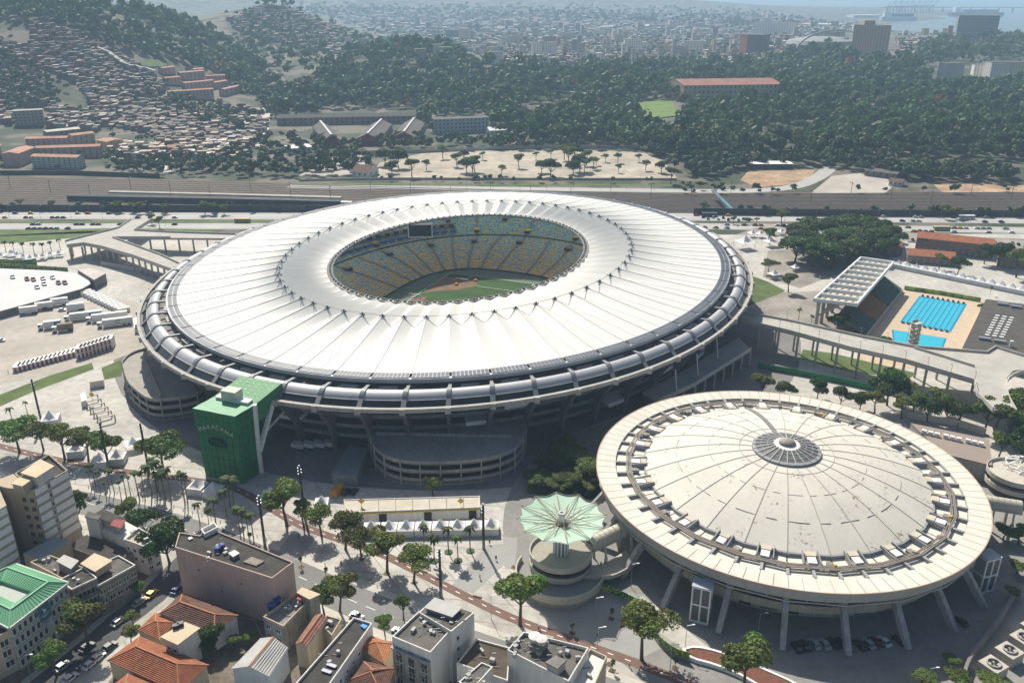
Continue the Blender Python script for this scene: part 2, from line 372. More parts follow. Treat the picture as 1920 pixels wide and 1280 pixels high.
for i in range(NB):
    t=T(i)
    L=[EL(t,*mixr(EDGE,KN,s),35.95+4.2*s**1.5+.05) for s in (0,.2,.4,.6,.8,.9,1)]
    for a,b in zip(L,L[1:]): m.bar(a,b,.2,.12)
    L=[EL(t,*mixr(KN,INN,s),40.12-2.5*s**.75+.03) for s in (0,.1,.25,.5,.75,1)]
    for a,b in zip(L,L[1:]): m.bar(a,b,.16,.1)
    tm=t+PI/NB; L=[EL(tm,*mixr(EDGE,KN,s),ZV(s)+.08) for s in (0,.3,.6,.92)]
    for a,b in zip(L,L[1:]): m.bar(a,b,.12,.1)
    L=[]
    for k in range(9):
        f=k/8; w=abs(2*f-1)**1.12; send=1-.075*(1-w); s=send; zr=35.9+4.2*s**1.5; zv=ZV(s)
        L.append(EL(t+2*PI/NB*f,*mixr(EDGE,KN,send),zv+(zr-zv)*w+.06))
    for a,b in zip(L,L[1:]): m2.bar(a,b,.16,.12)
    m2.bar(EL(t,*KN,40.5),EL(T(i+1),*KN,40.5),.16)
m.build('roof_seam',seam,stadium); m2.build('ring_cable',cable,stadium)
def shared(parent,name,me,loc,rz=0):
    o=bpy.data.objects.new(name,me); COL.objects.link(o); o.location=loc; o.rotation_euler=(0,0,rz); par(o,parent); return o
m=_MB(); m.tube((0,0,-1.2),(0,0,.6),.75,.35,8); m.bar((-1.6,0,-.5),(1.6,0,-.5),.5,.5); m.bar((0,-1.3,-.4),(0,1.3,-.4),.35,.4)
o=m.build('strut_head',darksteel); kn=o.data; bpy.data.objects.remove(o)
for i in range(NB):
    t=T(i); p=EL(t,*KN,ZM(40.3)); d=Vector(EL(t,*OUT))-Vector(EL(t,*KN)); shared(stadium,'strut_head',kn,p,math.atan2(d.y,d.x))
# inner edge: white-dotted catwalk and rim
m=MB()
NN=180
for r0,r1,z,h in (((79.3,61.2),(78.2,60.1),37.0,.5),((77.2,59.1),(76.6,58.5),36.7,.9)):
    for k in range(NN):
        a,b=2*PI*k/NN,2*PI*(k+1)/NN
        P=[EL(a,*r0),EL(b,*r0),EL(b,*r1),EL(a,*r1)]; m.prism(P,z,z+h)
m.build('rim_catwalk',concrete_d,stadium)
m=MB()
for k in range(NN):
    a=2*PI*k/NN; m.bar(EL(a,78.4,60.3,37.3),EL(a,76.4,58.3,37.3),.5,.3)
m.build('catwalk_rung',white,stadium)
m=_MB(); m.box((0,0,0),(.9,.6,.7)); o=m.build('floodlight',darksteel); fl=o.data; bpy.data.objects.remove(o)
for k in range(120):
    a=2*PI*k/120; shared(stadium,'floodlight',fl,EL(a,77.7,59.6,ZM(37.55)),a+TH0)
# compression ring with solar sections
cell=M('solar_cell',(0.06,0.075,0.10),.38,.0,var=.15,spec=.5); frame=M('ring_frame',(0.36,0.38,0.40),.5,.2)
for i in range(NB):
    m=MB(); t0,t1=T(i)+.0035,T(i+1)-.0035
    def pt(f,s,z): return EL(t0+(t1-t0)*f,*mixr((145.9,126.0),OUT,s),z)
    m.mi=1
    n=4
    for k in range(n):
        P=[pt(k/n,0,0)[:2],pt((k+1)/n,0,0)[:2],pt((k+1)/n,1,0)[:2],pt(k/n,1,0)[:2]]; m.prism(P,35.75,36.0)
    m.mi=0
    for row in range(2):
        for k in range(9):
            f0=(k+.08)/9; f1=(k+.92)/9; s0=.06+row*.48; s1=s0+.42
            m.q(pt(f0,s0,36.06),pt(f0,s1,36.06),pt(f1,s1,36.06),pt(f1,s0,36.06))
    m.build('solar_panel',[cell,frame],stadium)
m=MB()
for k in range(NB*2):
    a,b=PI*k/NB,PI*(k+1)/NB
    m.prism([EL(a,149.2,129.1),EL(b,149.2,129.1),EL(b,150.7,130.6),EL(a,150.7,130.6)],34.2,35.7)
    m.prism([EL(a,144,124),EL(b,144,124),EL(b,145,125),EL(a,145,125)],33.6,35.6)
m.build('compression_ring',frame,stadium)
# vault ring below the roof edge, ribs, glazing, gutter
vm=M('vault_metal',(0.42,0.435,0.455),.5,.12,var=.06,scale=.3,streak=.08); glass=M('dark_glass',(0.025,0.03,0.036),.25,0,.3,.1,.5)
gut_m=M('gutter_concrete',(0.42,0.405,0.37),.85,var=.1,scale=.2,streak=.2)
def rg(d): return mixr(OUT,GUT,d)
rib_m=M('rib_grey',(.20,.21,.22),.55,.2,var=.1)
VP=[(.30,33.4),(.33,33.8),(.38,34.1),(.45,34.15),(.52,33.9),(.58,33.4),(.63,32.8),(.66,32.2)]
m2=MB(); m3=MB(); m4=MB()
for i in range(NB):
    m=MB(); rows=[]
    for k in range(5):
        t=T(i)+2*PI/NB*(.03+.94*k/4); rows.append([EL(t,*rg(d),z) for d,z in VP])
    m.grid(rows); m.build('vault_panel',vm,stadium,smooth=True)
    m=MB(); t=T(i); w=.006
    ra=[EL(t-w,*rg(d),z+.45) for d,z in VP]+[EL(t-w,*rg(.86),30.6)]; rb=[EL(t+w,*rg(d),z+.45) for d,z in VP]+[EL(t+w,*rg(.86),30.6)]
    la=[(p[0],p[1],p[2]-1.0) for p in ra]; lb=[(p[0],p[1],p[2]-1.0) for p in rb]
    m.grid([la,ra,rb,lb]); m.bar(EL(t,*rg(.05),33.6),EL(t,*rg(.4),34.1),1.2,.7); m.build('vault_rib',rib_m,stadium)
    for k in range(3):
        a,b=T(i)+2*PI/NB*k/3,T(i)+2*PI/NB*(k+1)/3
        m2.q(EL(a,*rg(.65),32.25),EL(a,*rg(.82),30.1),EL(b,*rg(.82),30.1),EL(b,*rg(.65),32.25))
        m2.q(EL(a,*rg(.30),33.4),EL(b,*rg(.30),33.4),EL(b,*rg(.29),31.6),EL(a,*rg(.29),31.6))
        m3.prism([EL(a,*rg(.9)),EL(b,*rg(.9)),EL(b,*rg(1)),EL(a,*rg(1))],29.5,30.95)
        m3.prism([EL(a,*rg(.645)),EL(b,*rg(.645)),EL(b,*rg(.685)),EL(a,*rg(.685))],31.95,32.2)
        m4.prism([EL(a,*rg(-.30)),EL(b,*rg(-.30)),EL(b,*rg(.31)),EL(a,*rg(.31))],30.2,31.6); m4.prism([EL(a,*rg(.31)),EL(b,*rg(.31)),EL(b,*rg(.93)),EL(a,*rg(.93))],29.3,30.0)
    m=MB(); m.bar(EL(T(i),*rg(.97),28.6),EL(T(i),*rg(.97),31.0),1.6,2.0); m.build('gutter_block',gut_m,stadium)
m2.build('glazing_band',glass,stadium); m3.build('gutter',gut_m,stadium); m4.build('upper_deck',concrete_d,stadium)
# dark openings and columns under the roof edge, seen through the gap
m=MB()
for i in range(NB*2):
    t=T(i/2); m.bar(EL(t,*rg(-.04),31.5),EL(t,*rg(-.04),34.3),.5,.5)
stuff(m.build('roof_post',darksteel,stadium))
for i in range(NB):
    if i%3==0: continue
    m=MB(); t0=T(i)+.25*2*PI/NB; t1=T(i)+.7*2*PI/NB
    m.prism([EL(t0,*rg(.02)),EL(t1,*rg(.02)),EL(t1,*rg(.14)),EL(t0,*rg(.14))],31.62,33.1); m.build('vent_cabin',concrete,stadium)
# facade: forked columns, ring galleries, back wall
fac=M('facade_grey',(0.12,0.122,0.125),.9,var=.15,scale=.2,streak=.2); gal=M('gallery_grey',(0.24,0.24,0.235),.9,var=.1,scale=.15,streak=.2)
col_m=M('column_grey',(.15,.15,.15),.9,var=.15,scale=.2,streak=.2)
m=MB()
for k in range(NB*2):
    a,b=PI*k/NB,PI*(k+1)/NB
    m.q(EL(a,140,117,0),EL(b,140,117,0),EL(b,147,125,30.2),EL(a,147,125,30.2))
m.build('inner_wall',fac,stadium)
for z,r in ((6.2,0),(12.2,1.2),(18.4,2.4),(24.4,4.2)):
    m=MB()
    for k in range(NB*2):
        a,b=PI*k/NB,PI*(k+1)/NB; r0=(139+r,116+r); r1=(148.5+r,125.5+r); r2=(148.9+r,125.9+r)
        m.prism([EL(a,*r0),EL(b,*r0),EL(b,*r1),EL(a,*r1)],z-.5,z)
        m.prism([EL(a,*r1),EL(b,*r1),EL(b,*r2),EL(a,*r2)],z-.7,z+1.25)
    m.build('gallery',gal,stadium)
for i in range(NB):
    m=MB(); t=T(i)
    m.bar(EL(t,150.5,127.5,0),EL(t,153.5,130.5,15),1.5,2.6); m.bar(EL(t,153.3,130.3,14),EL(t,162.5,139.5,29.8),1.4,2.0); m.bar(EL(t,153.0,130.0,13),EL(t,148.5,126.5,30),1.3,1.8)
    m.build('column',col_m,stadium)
m=MB()
m.prism([EL(t,141,118) for t in [2*PI*k/90 for k in range(90)]],.05,.3); m.build('base_slab',fac,stadium)
for i,zz,w in ((0,13.4,1),(1,7.4,1),(3,13.4,1),(8,13.4,1),(9,19.6,1),(12,7.4,1),(14,13.4,1),(16,7.4,1)):
    t=R(180)+R(180)/NB+(i-6)*2*PI/NB+R(14); m=MB(); a,b=t+.01,t+.075
    m.prism([EL(a,146.5,123.5),EL(b,146.5,123.5),EL(b,152.3,129.3),EL(a,152.3,129.3)],zz-.3,zz+1.7); m.build('white_cabin',white,stadium)
# seating bowl
seat=bpy.data.materials.new('seats'); seat.use_nodes=True; n=seat.node_tree.nodes; l=seat.node_tree.links; b=n['Principled BSDF']; b.inputs['Roughness'].default_value=.6
g=n.new('ShaderNodeNewGeometry'); wn=n.new('ShaderNodeTexWhiteNoise'); sn=n.new('ShaderNodeVectorMath'); sn.operation='SNAP'; sn.inputs[1].default_value=(.9,.9,.62)
l.new(g.outputs['Position'],sn.inputs[0]); l.new(sn.outputs[0],wn.inputs['Vector'])
sx=n.new('ShaderNodeSeparateXYZ'); l.new(g.outputs['Position'],sx.inputs[0]); mr=n.new('ShaderNodeMapRange'); mr.inputs[1].default_value=1; mr.inputs[2].default_value=15; mr.inputs[3].default_value=-.34; mr.inputs[4].default_value=.38; l.new(sx.outputs['Z'],mr.inputs[0])
ad=n.new('ShaderNodeMath'); l.new(wn.outputs['Value'],ad.inputs[0]); l.new(mr.outputs[0],ad.inputs[1])
cr=n.new('ShaderNodeValToRGB'); cr.color_ramp.interpolation='CONSTANT'; e=cr.color_ramp.elements; e[0].position=0; e[0].color=(.66,.40,.05,1); e[1].position=.46; e[1].color=(.09,.27,.46,1)
for p_,c_ in ((.30,(.55,.42,.10)),(.42,(.42,.48,.42)),(.72,(.15,.42,.58)),(.93,(.42,.50,.30))): k=e.new(p_); k.color=(*c_,1)
l.new(ad.outputs[0],cr.inputs[0]); l.new(cr.outputs[0],b.inputs['Base Color'])
prof=[]
R0=(64.0,46.5); R1=(106,84); R2=(145,125); z=1.6
for k in range(22): f=k/21; prof.append((mixr(R0,R1,f),1.6+11.0*f,3.0-.9*f))
for k in range(26): f=k/25; prof.append((mixr((107.5,85.5),R2,f),14.0+17.0*f,2.1-.1*f))
NS=144
for nm,lo,hi in (('lower_tier',0,22),('upper_tier',22,48)):
    m=MB()
    for j in range(lo,hi):
        r,z,p=prof[j]; r2=prof[j+1][0] if j+1<hi else (r[0]+1.4,r[1]+1.4); p2=prof[min(j+1,hi-1)][2]; zn=prof[j+1][1] if j+1<hi else z+.4
        for k in range(NS):
            a,bb=2*PI*k/NS,2*PI*(k+1)/NS
            m.q(EL(a,*r,z,p),EL(bb,*r,z,p),EL(bb,*r2,z,p2),EL(a,*r2,z,p2)); m.q(EL(a,*r2,z,p2),EL(bb,*r2,z,p2),EL(bb,*r2,zn,p2),EL(a,*r2,zn,p2))
    m.build(nm,seat,stadium)
m=MB(); aisle=M('aisle_concrete',(0.20,0.19,0.175),.9)
for k in range(36):
    t=2*PI*(k+.5)/36
    for j in list(range(0,21))+list(range(22,47)):
        if j>=22 and k%2: continue
        r,z,p=prof[j]; r2,z2,p2=prof[j+1]; m.bar(EL(t,*r,z+.1,p),EL(t,*r2,z2+.1,p2),1.3,.3)
m.build('aisle',aisle,stadium)
for k in range(36):
    t=2*PI*(k+.5)/36
    for j,w in (((17,3.2),(24,2.6)) if k%2==0 else ((32,2.6),)):
        r,z,p=prof[j]; m=MB(); c=EL(t,*r,0,p); d=math.atan2(c[1]-CY,c[0]-CX); m.mi=1; m.box((c[0],c[1],z+.0),(4.2,w,1.6),d); m.mi=0; m.box((c[0]+1.0*math.cos(d),c[1]+1.0*math.sin(d),z+1.6),(4.4,w+1.0,.5),d)
        m.build('vomitory',[yellow if j==24 else aisle,dark],stadium)
m=MB()
for k in range(NS):
    a,bb=2*PI*k/NS,2*PI*(k+1)/NS; m.prism([EL(a,146.2,126.2),EL(bb,146.2,126.2),EL(bb,146.8,126.8),EL(a,146.8,126.8)],31,33.8)
m.build('bowl_back_wall',M('bowl_wall',(.16,.165,.13),.9,var=.1),stadium)
for k in range(24):           # glazed suites along the left side
    t=R(35)+k*R(3.3)
    m=MB(); m.mi=1
    r=(117,95); c=EL(t,*r); d=math.atan2(c[1]-CY,c[0]-CX); m.box((c[0],c[1],18.6),(1.2,3.4,2.6),d); m.mi=0; m.box((c[0]+.6,c[1]+.2,21.2),(3.0,5.2,.5),d); m.box((c[0],c[1],18.1),(3,5.2,.5),d)
    c2=EL(t+R(1.65),*r); m.box((c2[0],c2[1],18.3),(1.4,.7,3.0),d)
    m.build('suite',[aisle,dark],stadium)
    m=MB(); c=EL(t,112,90); m.box((c[0],c[1],16.4),(4.2,3.8,.5),d); m.box((c[0]+1,c[1]+.5,16.9),(2.0,3.8,.6),d); m.build('suite_seats',M('royal_blue_seats',(.03,.07,.28),.6),stadium)
# field
fm=MB(); fm.q(*[EL(t,64.5,47,.35,3.0) for t in [2*PI*k/96 for k in range(96)]]); structure(fm.build('field_surround',M('field_surround',(.10,.13,.09),.9,var=.1)))
def PF(x,y,z): return (CX+uu.x*x+vv.x*y,CY+uu.y*x+vv.y*y,z)
pitch=M('pitch_grass',(.026,.066,.011),.95,var=.08,scale=.15)
for k in range(14):
    m=MB(); x0=-52.5+k*7.5; m.q(PF(x0,-34,.4),PF(x0+7.5,-34,.4),PF(x0+7.5,34,.4),PF(x0,34,.4)); structure(m.build('pitch',pitch if k%2 else M('pitch_grass_light',(.033,.08,.014),.95,var=.08,scale=.15)))
m=MB()
def ln(a,b,w=.16):
    m.bar((*PF(*a,.43)[:2],.43),(*PF(*b,.43)[:2],.43),w*1.5,.02)
for a,b in (((-52.5,-34),(52.5,-34)),((-52.5,34),(52.5,34)),((-52.5,-34),(-52.5,34)),((52.5,-34),(52.5,34)),((0,-34),(0,34)),((36,-20),(36,20)),((36,-20),(52.5,-20)),((36,20),(52.5,20)),((-36,-20),(-36,20)),((-36,-20),(-52.5,-20)),((-36,20),(-52.5,20))): ln(a,b)
structure(m.build('pitch_marking',white))
cov=M('orange_cover',(.15,.095,.05),.9,var=.25,scale=.2)
sheet('pitch_cover',GG([(792,549),(834,519),(897,525),(893,536),(860,543),(815,546)],.45),.47,cov)
sheet('pitch_cover',GG([(745,578),(770,560),(800,555),(790,575)],.45),.48,M('brown_cover',(.17,.09,.06),.9,var=.2))
for q,g in (((866,528),'far'),((778,557),'near')):
    c=G(*q,.4); t=thing('goal','white goal frame standing %s the orange floor cover on the pitch'%('beyond' if g=='far' else 'at the left corner of'),'goal',(*c,.4))
    m=MB(); d=Vector((vv.x,vv.y,0)); o=Vector((*c,.4))
    for s in (-3.66,3.66): m.tube(o+d*s,o+d*s+Vector((0,0,2.44)),.18)
    m.tube(o+d*-3.66+Vector((0,0,2.44)),o+d*3.66+Vector((0,0,2.44)),.18); m.build('frame',white,t)
for q in ((851,527),(892,527),(856,534)):
    c=G(*q,.4); m=MB(); m.lathe((*c,.4),[(0,0),(1.2,0),(1.2,1.0),(.7,1.6),(0,1.6)],10); tag(m.build('orange_drum','x' and M('orange_plastic',(.5,.18,.05),.5)),'orange drum left on the brown pitch cover','drum','drums on the pitch cover')
MB=_MB
# video screen hung under the far roof edge
c=G(788,433,23); d=math.atan2(CY-c[1],CX-c[0])-R(20)
t=thing('video_screen','large dark video screen in a white frame hanging from the far inner roof edge','screen',(*c,19))
ax=Vector((-math.sin(d),math.cos(d),0)); fw_=Vector((math.cos(d),math.sin(d),0)); o=Vector((*c,19))
m=MB(); m.box(tuple(o),(1.4,15,8.6),d); m.build('frame',white,t)
m=MB(); m.box(tuple(o+fw_*.75+Vector((0,0,.8))),(.2,13.6,7.0),d); m.build('panel',M('screen_black',(.015,.02,.03),.3),t)
m=MB()
for s in (-5,5): m.tube(o+ax*s+Vector((0,0,8.6)),o+ax*s*.8-fw_*2+Vector((0,0,12.0)),.2)
m.build('hanger',steel,t)
# ---- the two tongue-shaped ramp buildings at the stadium foot
def ramp_building(label,pts,h,inner):
    P=smooth_line(pts+[pts[0]],2)[:-1]; cx=sum(p[0] for p in P)/len(P); cy_=sum(p[1] for p in P)/len(P)
    t=thing('ramp_building',label,'building',(cx,cy_,0)); ins=lambda d:[(p[0]+(cx-p[0])*d/20,p[1]+(cy_-p[1])*d/20) for p in P]
    band=M('ramp_concrete',(.36,.345,.31),.9,var=.1,scale=.15,streak=.25)
    zs=[h,h-3.4,h-6.8]
    for k,z in enumerate(zs):
        m=MB(); m.prism(P,z-1.5,z-1.0)
        n=len(P); Q=ins(.5)
        for i in range(n):
            j=(i+1)%n; m.prism([P[i],P[j],Q[j],Q[i]],z-1.5,z)
        m.build('parapet',band,t)
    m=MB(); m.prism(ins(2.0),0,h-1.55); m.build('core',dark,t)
    m=MB(); m.prism(ins(.2),0,.9); m.build('plinth',concrete_d,t)
    per=subdiv(P+[P[0]],7)[:-1]
    for p in per:
        q=(p[0]+(p[0]-cx)*.006,p[1]+(p[1]-cy_)*.006); m=MB(); m.box((q[0],q[1],0),(.45,.45,h+.02)); m.build('pillar',band,t)
    m=MB(); m.wall(inner,.5,h-1.2,h+.1); m.build('ramp_divider',band,t)
    return t
ramp_building('three level concrete ramp building under the front of the stadium, beside the dark container yard',GG([(690,803),(700,840),(742,864),(845,866),(935,856),(980,832),(988,790)],9.6)+[(6,312),(-55,312)],9.6,GG([(705,810),(960,815)],9.6))
ramp_building('curved three level concrete ramp building left of the green tower',GG([(228,677),(236,712),(254,730),(276,746),(304,748),(378,738),(400,700),(300,648),(265,652),(240,662)],9.8),9.8,GG([(268,668),(280,690),(302,740)],9.8))
# ---------------------------------------------------------------- the round arena with the cream dome
AX,AY=87.0,237.0; NA=24
cream=M('cream_roofing',(0.59,0.565,0.50),.75,var=.07,scale=.15,var2=.05,scale2=1.6)
def stained(name,col,amount=.5):
    m=M(name,col,.75,var=.06,scale=.08,var2=.04,scale2=.8); n=m.node_tree.nodes; l=m.node_tree.links; b=n['Principled BSDF']
    src=b.inputs['Base Color'].links[0].from_socket; g=n.new('ShaderNodeNewGeometry')
    a=n.new('ShaderNodeTexNoise'); a.inputs['Scale'].default_value=.14; a.inputs['Detail'].default_value=2; l.new(g.outputs['Position'],a.inputs['Vector'])
    c=n.new('ShaderNodeTexNoise'); c.inputs['Scale'].default_value=1.1; c.inputs['Detail'].default_value=6; l.new(g.outputs['Position'],c.inputs['Vector'])
    r1=n.new('ShaderNodeMapRange'); r1.inputs[1].default_value=.52; r1.inputs[2].default_value=.66; l.new(a.outputs['Fac'],r1.inputs[0])
    r2=n.new('ShaderNodeMapRange'); r2.inputs[1].default_value=.56; r2.inputs[2].default_value=.64; l.new(c.outputs['Fac'],r2.inputs[0])
    mu=n.new('ShaderNodeMath'); mu.operation='MULTIPLY'; l.new(r1.outputs[0],mu.inputs[0]); l.new(r2.outputs[0],mu.inputs[1])
    m2=n.new('ShaderNodeMath'); m2.operation='MULTIPLY'; m2.inputs[1].default_value=amount; l.new(mu.outputs[0],m2.inputs[0])
    x=n.new('ShaderNodeMix'); x.data_type='RGBA'; l.new(m2.outputs[0],x.inputs[0]); l.new(src,x.inputs[6]); x.inputs[7].default_value=(.16,.12,.06,1); l.new(x.outputs[2],b.inputs['Base Color'])
    return m
domem=stained('dome_roofing',(.57,.55,.49),.85); terr=stained('terrace_roofing',(.64,.61,.53),.5)
seamd=M('dome_seam',(.34,.33,.31),.7); tan=M('tan_lid',(.50,.46,.36),.8); pipe=M('pipe_brown',(.24,.21,.18),.6); beam_m=M('beam_grey',(.30,.305,.31),.8,var=.1)
fascia_m=M('fascia_grey',(.40,.40,.385),.7,var=.06,scale=.2,streak=.15)
arena=thing('arena','round arena with a stained cream dome and a wide flat rim, right of the stadium','arena',(AX,AY,0))
def AP(r,t,z): return (AX+r*math.cos(t),AY+r*math.sin(t),z)
for k in range(96):
    t0,t1=2*PI*(k+.02)/96,2*PI*(k+.98)/96; m=MB(); tm=(t0+t1)/2
    m.grid([[AP(53.4,t,16.35),AP(59.6,t,16.55),AP(59.7,t,16.2),AP(53.4,t,16.0)] for t in (t0,tm,t1)]); m.build('rim_panel',cream,arena)
m=MB(); m.lathe((AX,AY,0),[(53.3,15.4),(53.3,16.1),(59.5,16.3),(59.55,16.2),(58.7,12.9),(58.2,12.9),(57.5,13.6),(51,13.4)],144); m.build('fascia',fascia_m,arena,smooth=False)
m=MB(); m.lathe((AX,AY,0),[(59.45,16.62),(59.75,16.62),(59.75,16.3)],144); m.build('rim_edge',M('rim_edge',(.45,.33,.25),.7),arena)
for k in range(48):
    t0,t1=2*PI*(k+.03)/48,2*PI*(k+.97)/48; m=MB()
    m.grid([[AP(44.4,t,15.9),AP(53.3,t,15.5)] for t in (t0,t1)]); m.build('terrace_panel',terr,arena)
    m=MB(); t=2*PI*k/48; m.bar(AP(45.2 if k%2 else 48,t,16.0),AP(53.4,t,15.9),.8,1.2); m.build('radial_beam',beam_m,arena)
for d,zz in ((48.8,16.7),(49.9,16.75)):
    m=MB()
    for k in range(NA):
        for o in (0,.45): m.bar(AP(d+o,2*PI*k/NA,zz),AP(d+o,2*PI*(k+1)/NA,zz),.28)
    m.build('ring_pipe',pipe,arena)
m=MB(); m.lathe((AX,AY,0),[(44.5,15.5),(44.5,16.9),(43.8,17.0)],NA); m.build('dome_kerb',beam_m,arena)
def DZ(r): return 24.6-(7.6)*((r-10)/34.0)**1.75
rs=[10+34*k/14 for k in range(15)]
for k in range(NA):
    t0,t1=2*PI*k/NA,2*PI*(k+1)/NA; m=MB(); m.grid([[AP(r/math.cos((t-(t0+t1)/2))*math.cos(PI/NA) if r>30 else r,t,DZ(r)) for r in rs] for t in (t0,t0*.67+t1*.33,t0*.33+t1*.67,t1)]); m.build('dome_panel',domem,arena,smooth=True)
    m=MB()
    for a,b in zip(rs,rs[1:]): m.bar(AP(a,t0,DZ(a)+.06),AP(b,t0,DZ(b)+.06),.22,.15)
    m.build('dome_seam',seamd,arena)
m=MB()
for r in (14.5,24,34.2):
    for k in range(72):
        if r>15 and (k*7)%5<2: continue
        m.bar(AP(r,2*PI*k/72,DZ(r)+.05),AP(r,2*PI*(k+1)/72,DZ(r)+.05),.16,.1)
stuff(m.build('ring_seam',seamd,arena))
m=MB(); m.lathe((AX,AY,0),[(10.6,24.2),(10.6,25.3),(9.6,25.5)],48); m.build('lantern_kerb',beam_m,arena)
lg=M('lantern_glass',(.13,.135,.13),.25,0,.25,.8,.5)
for k in range(NA):
    t0,t1=2*PI*(k+.04)/NA,2*PI*(k+.96)/NA; m=MB(); m.grid([[AP(r,t,25.4+(9.7-r)*.24) for r in (9.7,7.8,5.9,4.0)] for t in (t0,t1)]); m.build('lantern_pane',lg,arena)
    m=MB(); t=2*PI*k/NA; m.bar(AP(10.4,t,25.4),AP(3.8,t,26.95),.22,.25)
    for r in (8,6): m.bar(AP(r,t,25.5+(9.7-r)*.24),AP(r,t+2*PI/NA,25.5+(9.7-r)*.24),.1)
    m.build('lantern_rib',M('rib_pale',(.46,.46,.44),.6),arena)
m=MB(); m.lathe((AX,AY,0),[(4.2,26.8),(2.2,27.1)],32); m.build('lantern_disc',white,arena)
m=MB(); m.lathe((AX,AY,0),[(2.5,27.2),(2.7,27.35),(2.2,28.0),(1.2,28.5),(0.01,28.7)],24); m.build('lantern_cap',M('cap_tan',(.30,.27,.23),.8),arena,smooth=True)
m=MB()
t=R(91)
for a,b in zip(rs[:-1],rs[1:]): m.bar(AP(a,t,DZ(a)+.15),AP(b,t,DZ(b)+.15),1.5,.35)
m.build('dome_walkway',M('walkway_dark',(.20,.19,.18),.8),arena)
for k in range(NA):
    t=2*PI*(k+.52)/NA
    m=MB(); c=AP(46.9,t,15.8); m.box(c,(2.7,2.3,1.5),t); 
    m.mi=0; m.build('cooling_unit',[white,beam_m],arena)
    m=MB(); c=AP(44.4,t,16.2); m.box(c,(1.9,2.8,1.3),t); m.build('duct_hood',tan,arena)
    for s in (-1,1):
        m=MB(); t2=t+s*.047; p=AP(43.2,t2,0); q=AP(48.2,t2,0); i=len(m.v)
        m.bar((p[0],p[1],17.0),(q[0],q[1],16.3),.3,1.8); m.build('hood_wall',beam_m,arena)
    if k%2: m=MB(); c=AP(47.6,t+.1,15.8); m.box(c,(1.6,1.8,1.1),t); m.mi=1; m.box((c[0]+.9,c[1]-.7,c[2]),(1,.8,1.4),t+.4); m.build('pump_set',[pipe,yellow if k in(17,21,3) else beam_m],arena)
# drum walls, columns, soffit ring
wallm=M('cream_wall',(.50,.46,.36),.85,var=.08,scale=.2,streak=.2)
m=MB(); m.lathe((AX,AY,0),[(49,0),(49,4.4)],96); m.build('ground_wall',wallm,arena)
m=MB(); m.lathe((AX,AY,0),[(48.8,4.0),(53,4.4),(53,6.8),(52.6,6.8),(52.6,5.0)],96); m.build('gallery',wallm,arena)
m=MB(); m.lathe((AX,AY,0),[(50.5,5),(51.2,13.4)],96); m.build('glazing',glass,arena)
m=MB()
for k in range(NA):
    m.bar(AP(58.6,2*PI*k/NA,11.9),AP(58.6,2*PI*(k+1)/NA,11.9),.35)
    for s in (0,1/3,2/3): m.bar(AP(58.5,2*PI*(k+s)/NA,11.9),AP(58.3,2*PI*(k+s)/NA,13.2),.18)
m.build('lower_ring',M('ring_grey',(.42,.41,.39),.7),arena)
colm=M('arena_column',(.36,.36,.355),.85,var=.15,scale=.3,streak=.3)
for k in range(NA):
    t=2*PI*k/NA+R(.2); m=MB(); tn=(-math.sin(t),math.cos(t),0)
    m.bar(AP(63.6,t,0),AP(53.6,t,13.0),1.9,1.5,up=tn); m.bar(AP(52.2,t,12.6),AP(58,t,13.4),1.4,.9,up=(0,0,1)); m.build('column',colm,arena)
for k in range(NA*2):
    t=2*PI*(k+.5)/(NA*2); 
    if k%4==3: continue
    m=MB(); c=AP(49.1,t,.6); m.box(c,(.35,4.4 if k%2 else 3.2,2.6),t); m.build('doorway',dark if k%3 else steel,arena)
def lift(loc,rz,label):
    t=thing('lift_tower',label,'lift tower',(*loc,0),rz,'lift towers by the arena',local=True)
    fr=MB(); h=11.5
    for x in (-2.4,0,2.4):
        for y in (-2,2): fr.box((x,y,0),(.35,.35,h))
    for z in (0,5.6,h-.4):
        for y in (-2,2): fr.box((0,y,z),(5,.36,.4))
        for x in (-2.4,2.4): fr.box((x,0,z),(.36,4,.4))
    fr.build('frame',white,t)
    for s in (-1,1):
        for y in (-1.9,1.9):
            for z in (.7,6.2):
                m=MB(); m.box((s*1.2,y,z),(1.7,.1,4.4)); m.build('grille',darksteel,t)
    m=MB(); m.box((0,0,.1),(4.4,3.5,h-.4)); m.build('shaft',fascia_m,t)
    m=MB(); m.prism([(-2.7,-2.3),(2.7,-2.3),(2.7,2.3),(-2.7,2.3)],h+.002,h+.3); m.build('roof',M('pale_blue_roof',(.38,.43,.47),.5),t)
    return t
lift(G(1312,1158),R(-22),'white framed lift tower with dark grilles standing below the arena rim'); lift(G(1838,1102),R(18),'white framed lift tower at the right end of the arena')
# ---------------------------------------------------------------- umbrella pavilion
UX,UY=14.3,207.6
pav=thing('ramp_pavilion','round spiral ramp with stacked decks under the mint umbrella canopy','pavilion',(UX,UY,0))
stone=M('tan_stone',(.30,.27,.22),.9,var=.15,scale=.8); rail_c=M('parapet_cream',(.50,.47,.40),.8,var=.06,streak=.12)
RW=(UX-.4,UY-3.4)
def ring(m,c,r0,r1,z0,z1,n=64,a0=0,a1=2*PI): m.lathe((c[0],c[1],0),[(r0,z0),(r0,z1),(r1,z1),(r1,z0)],n,a0,a1)
m=MB(); ring(m,RW,12.5,12.9,1.5,3.9,64,R(150),R(375)); m.build('ramp_wall',rail_c,pav)
m=MB(); ring(m,RW,12.4,12.7,0,1.6,64,R(150),R(375)); m.build('ramp_base',stone,pav)
m=MB(); m.lathe((*RW,0),[(0,2.2),(12.5,2.2)],64); m.build('ramp_floor',M('ramp_floor',(.24,.24,.235),.9,var=.1),pav)
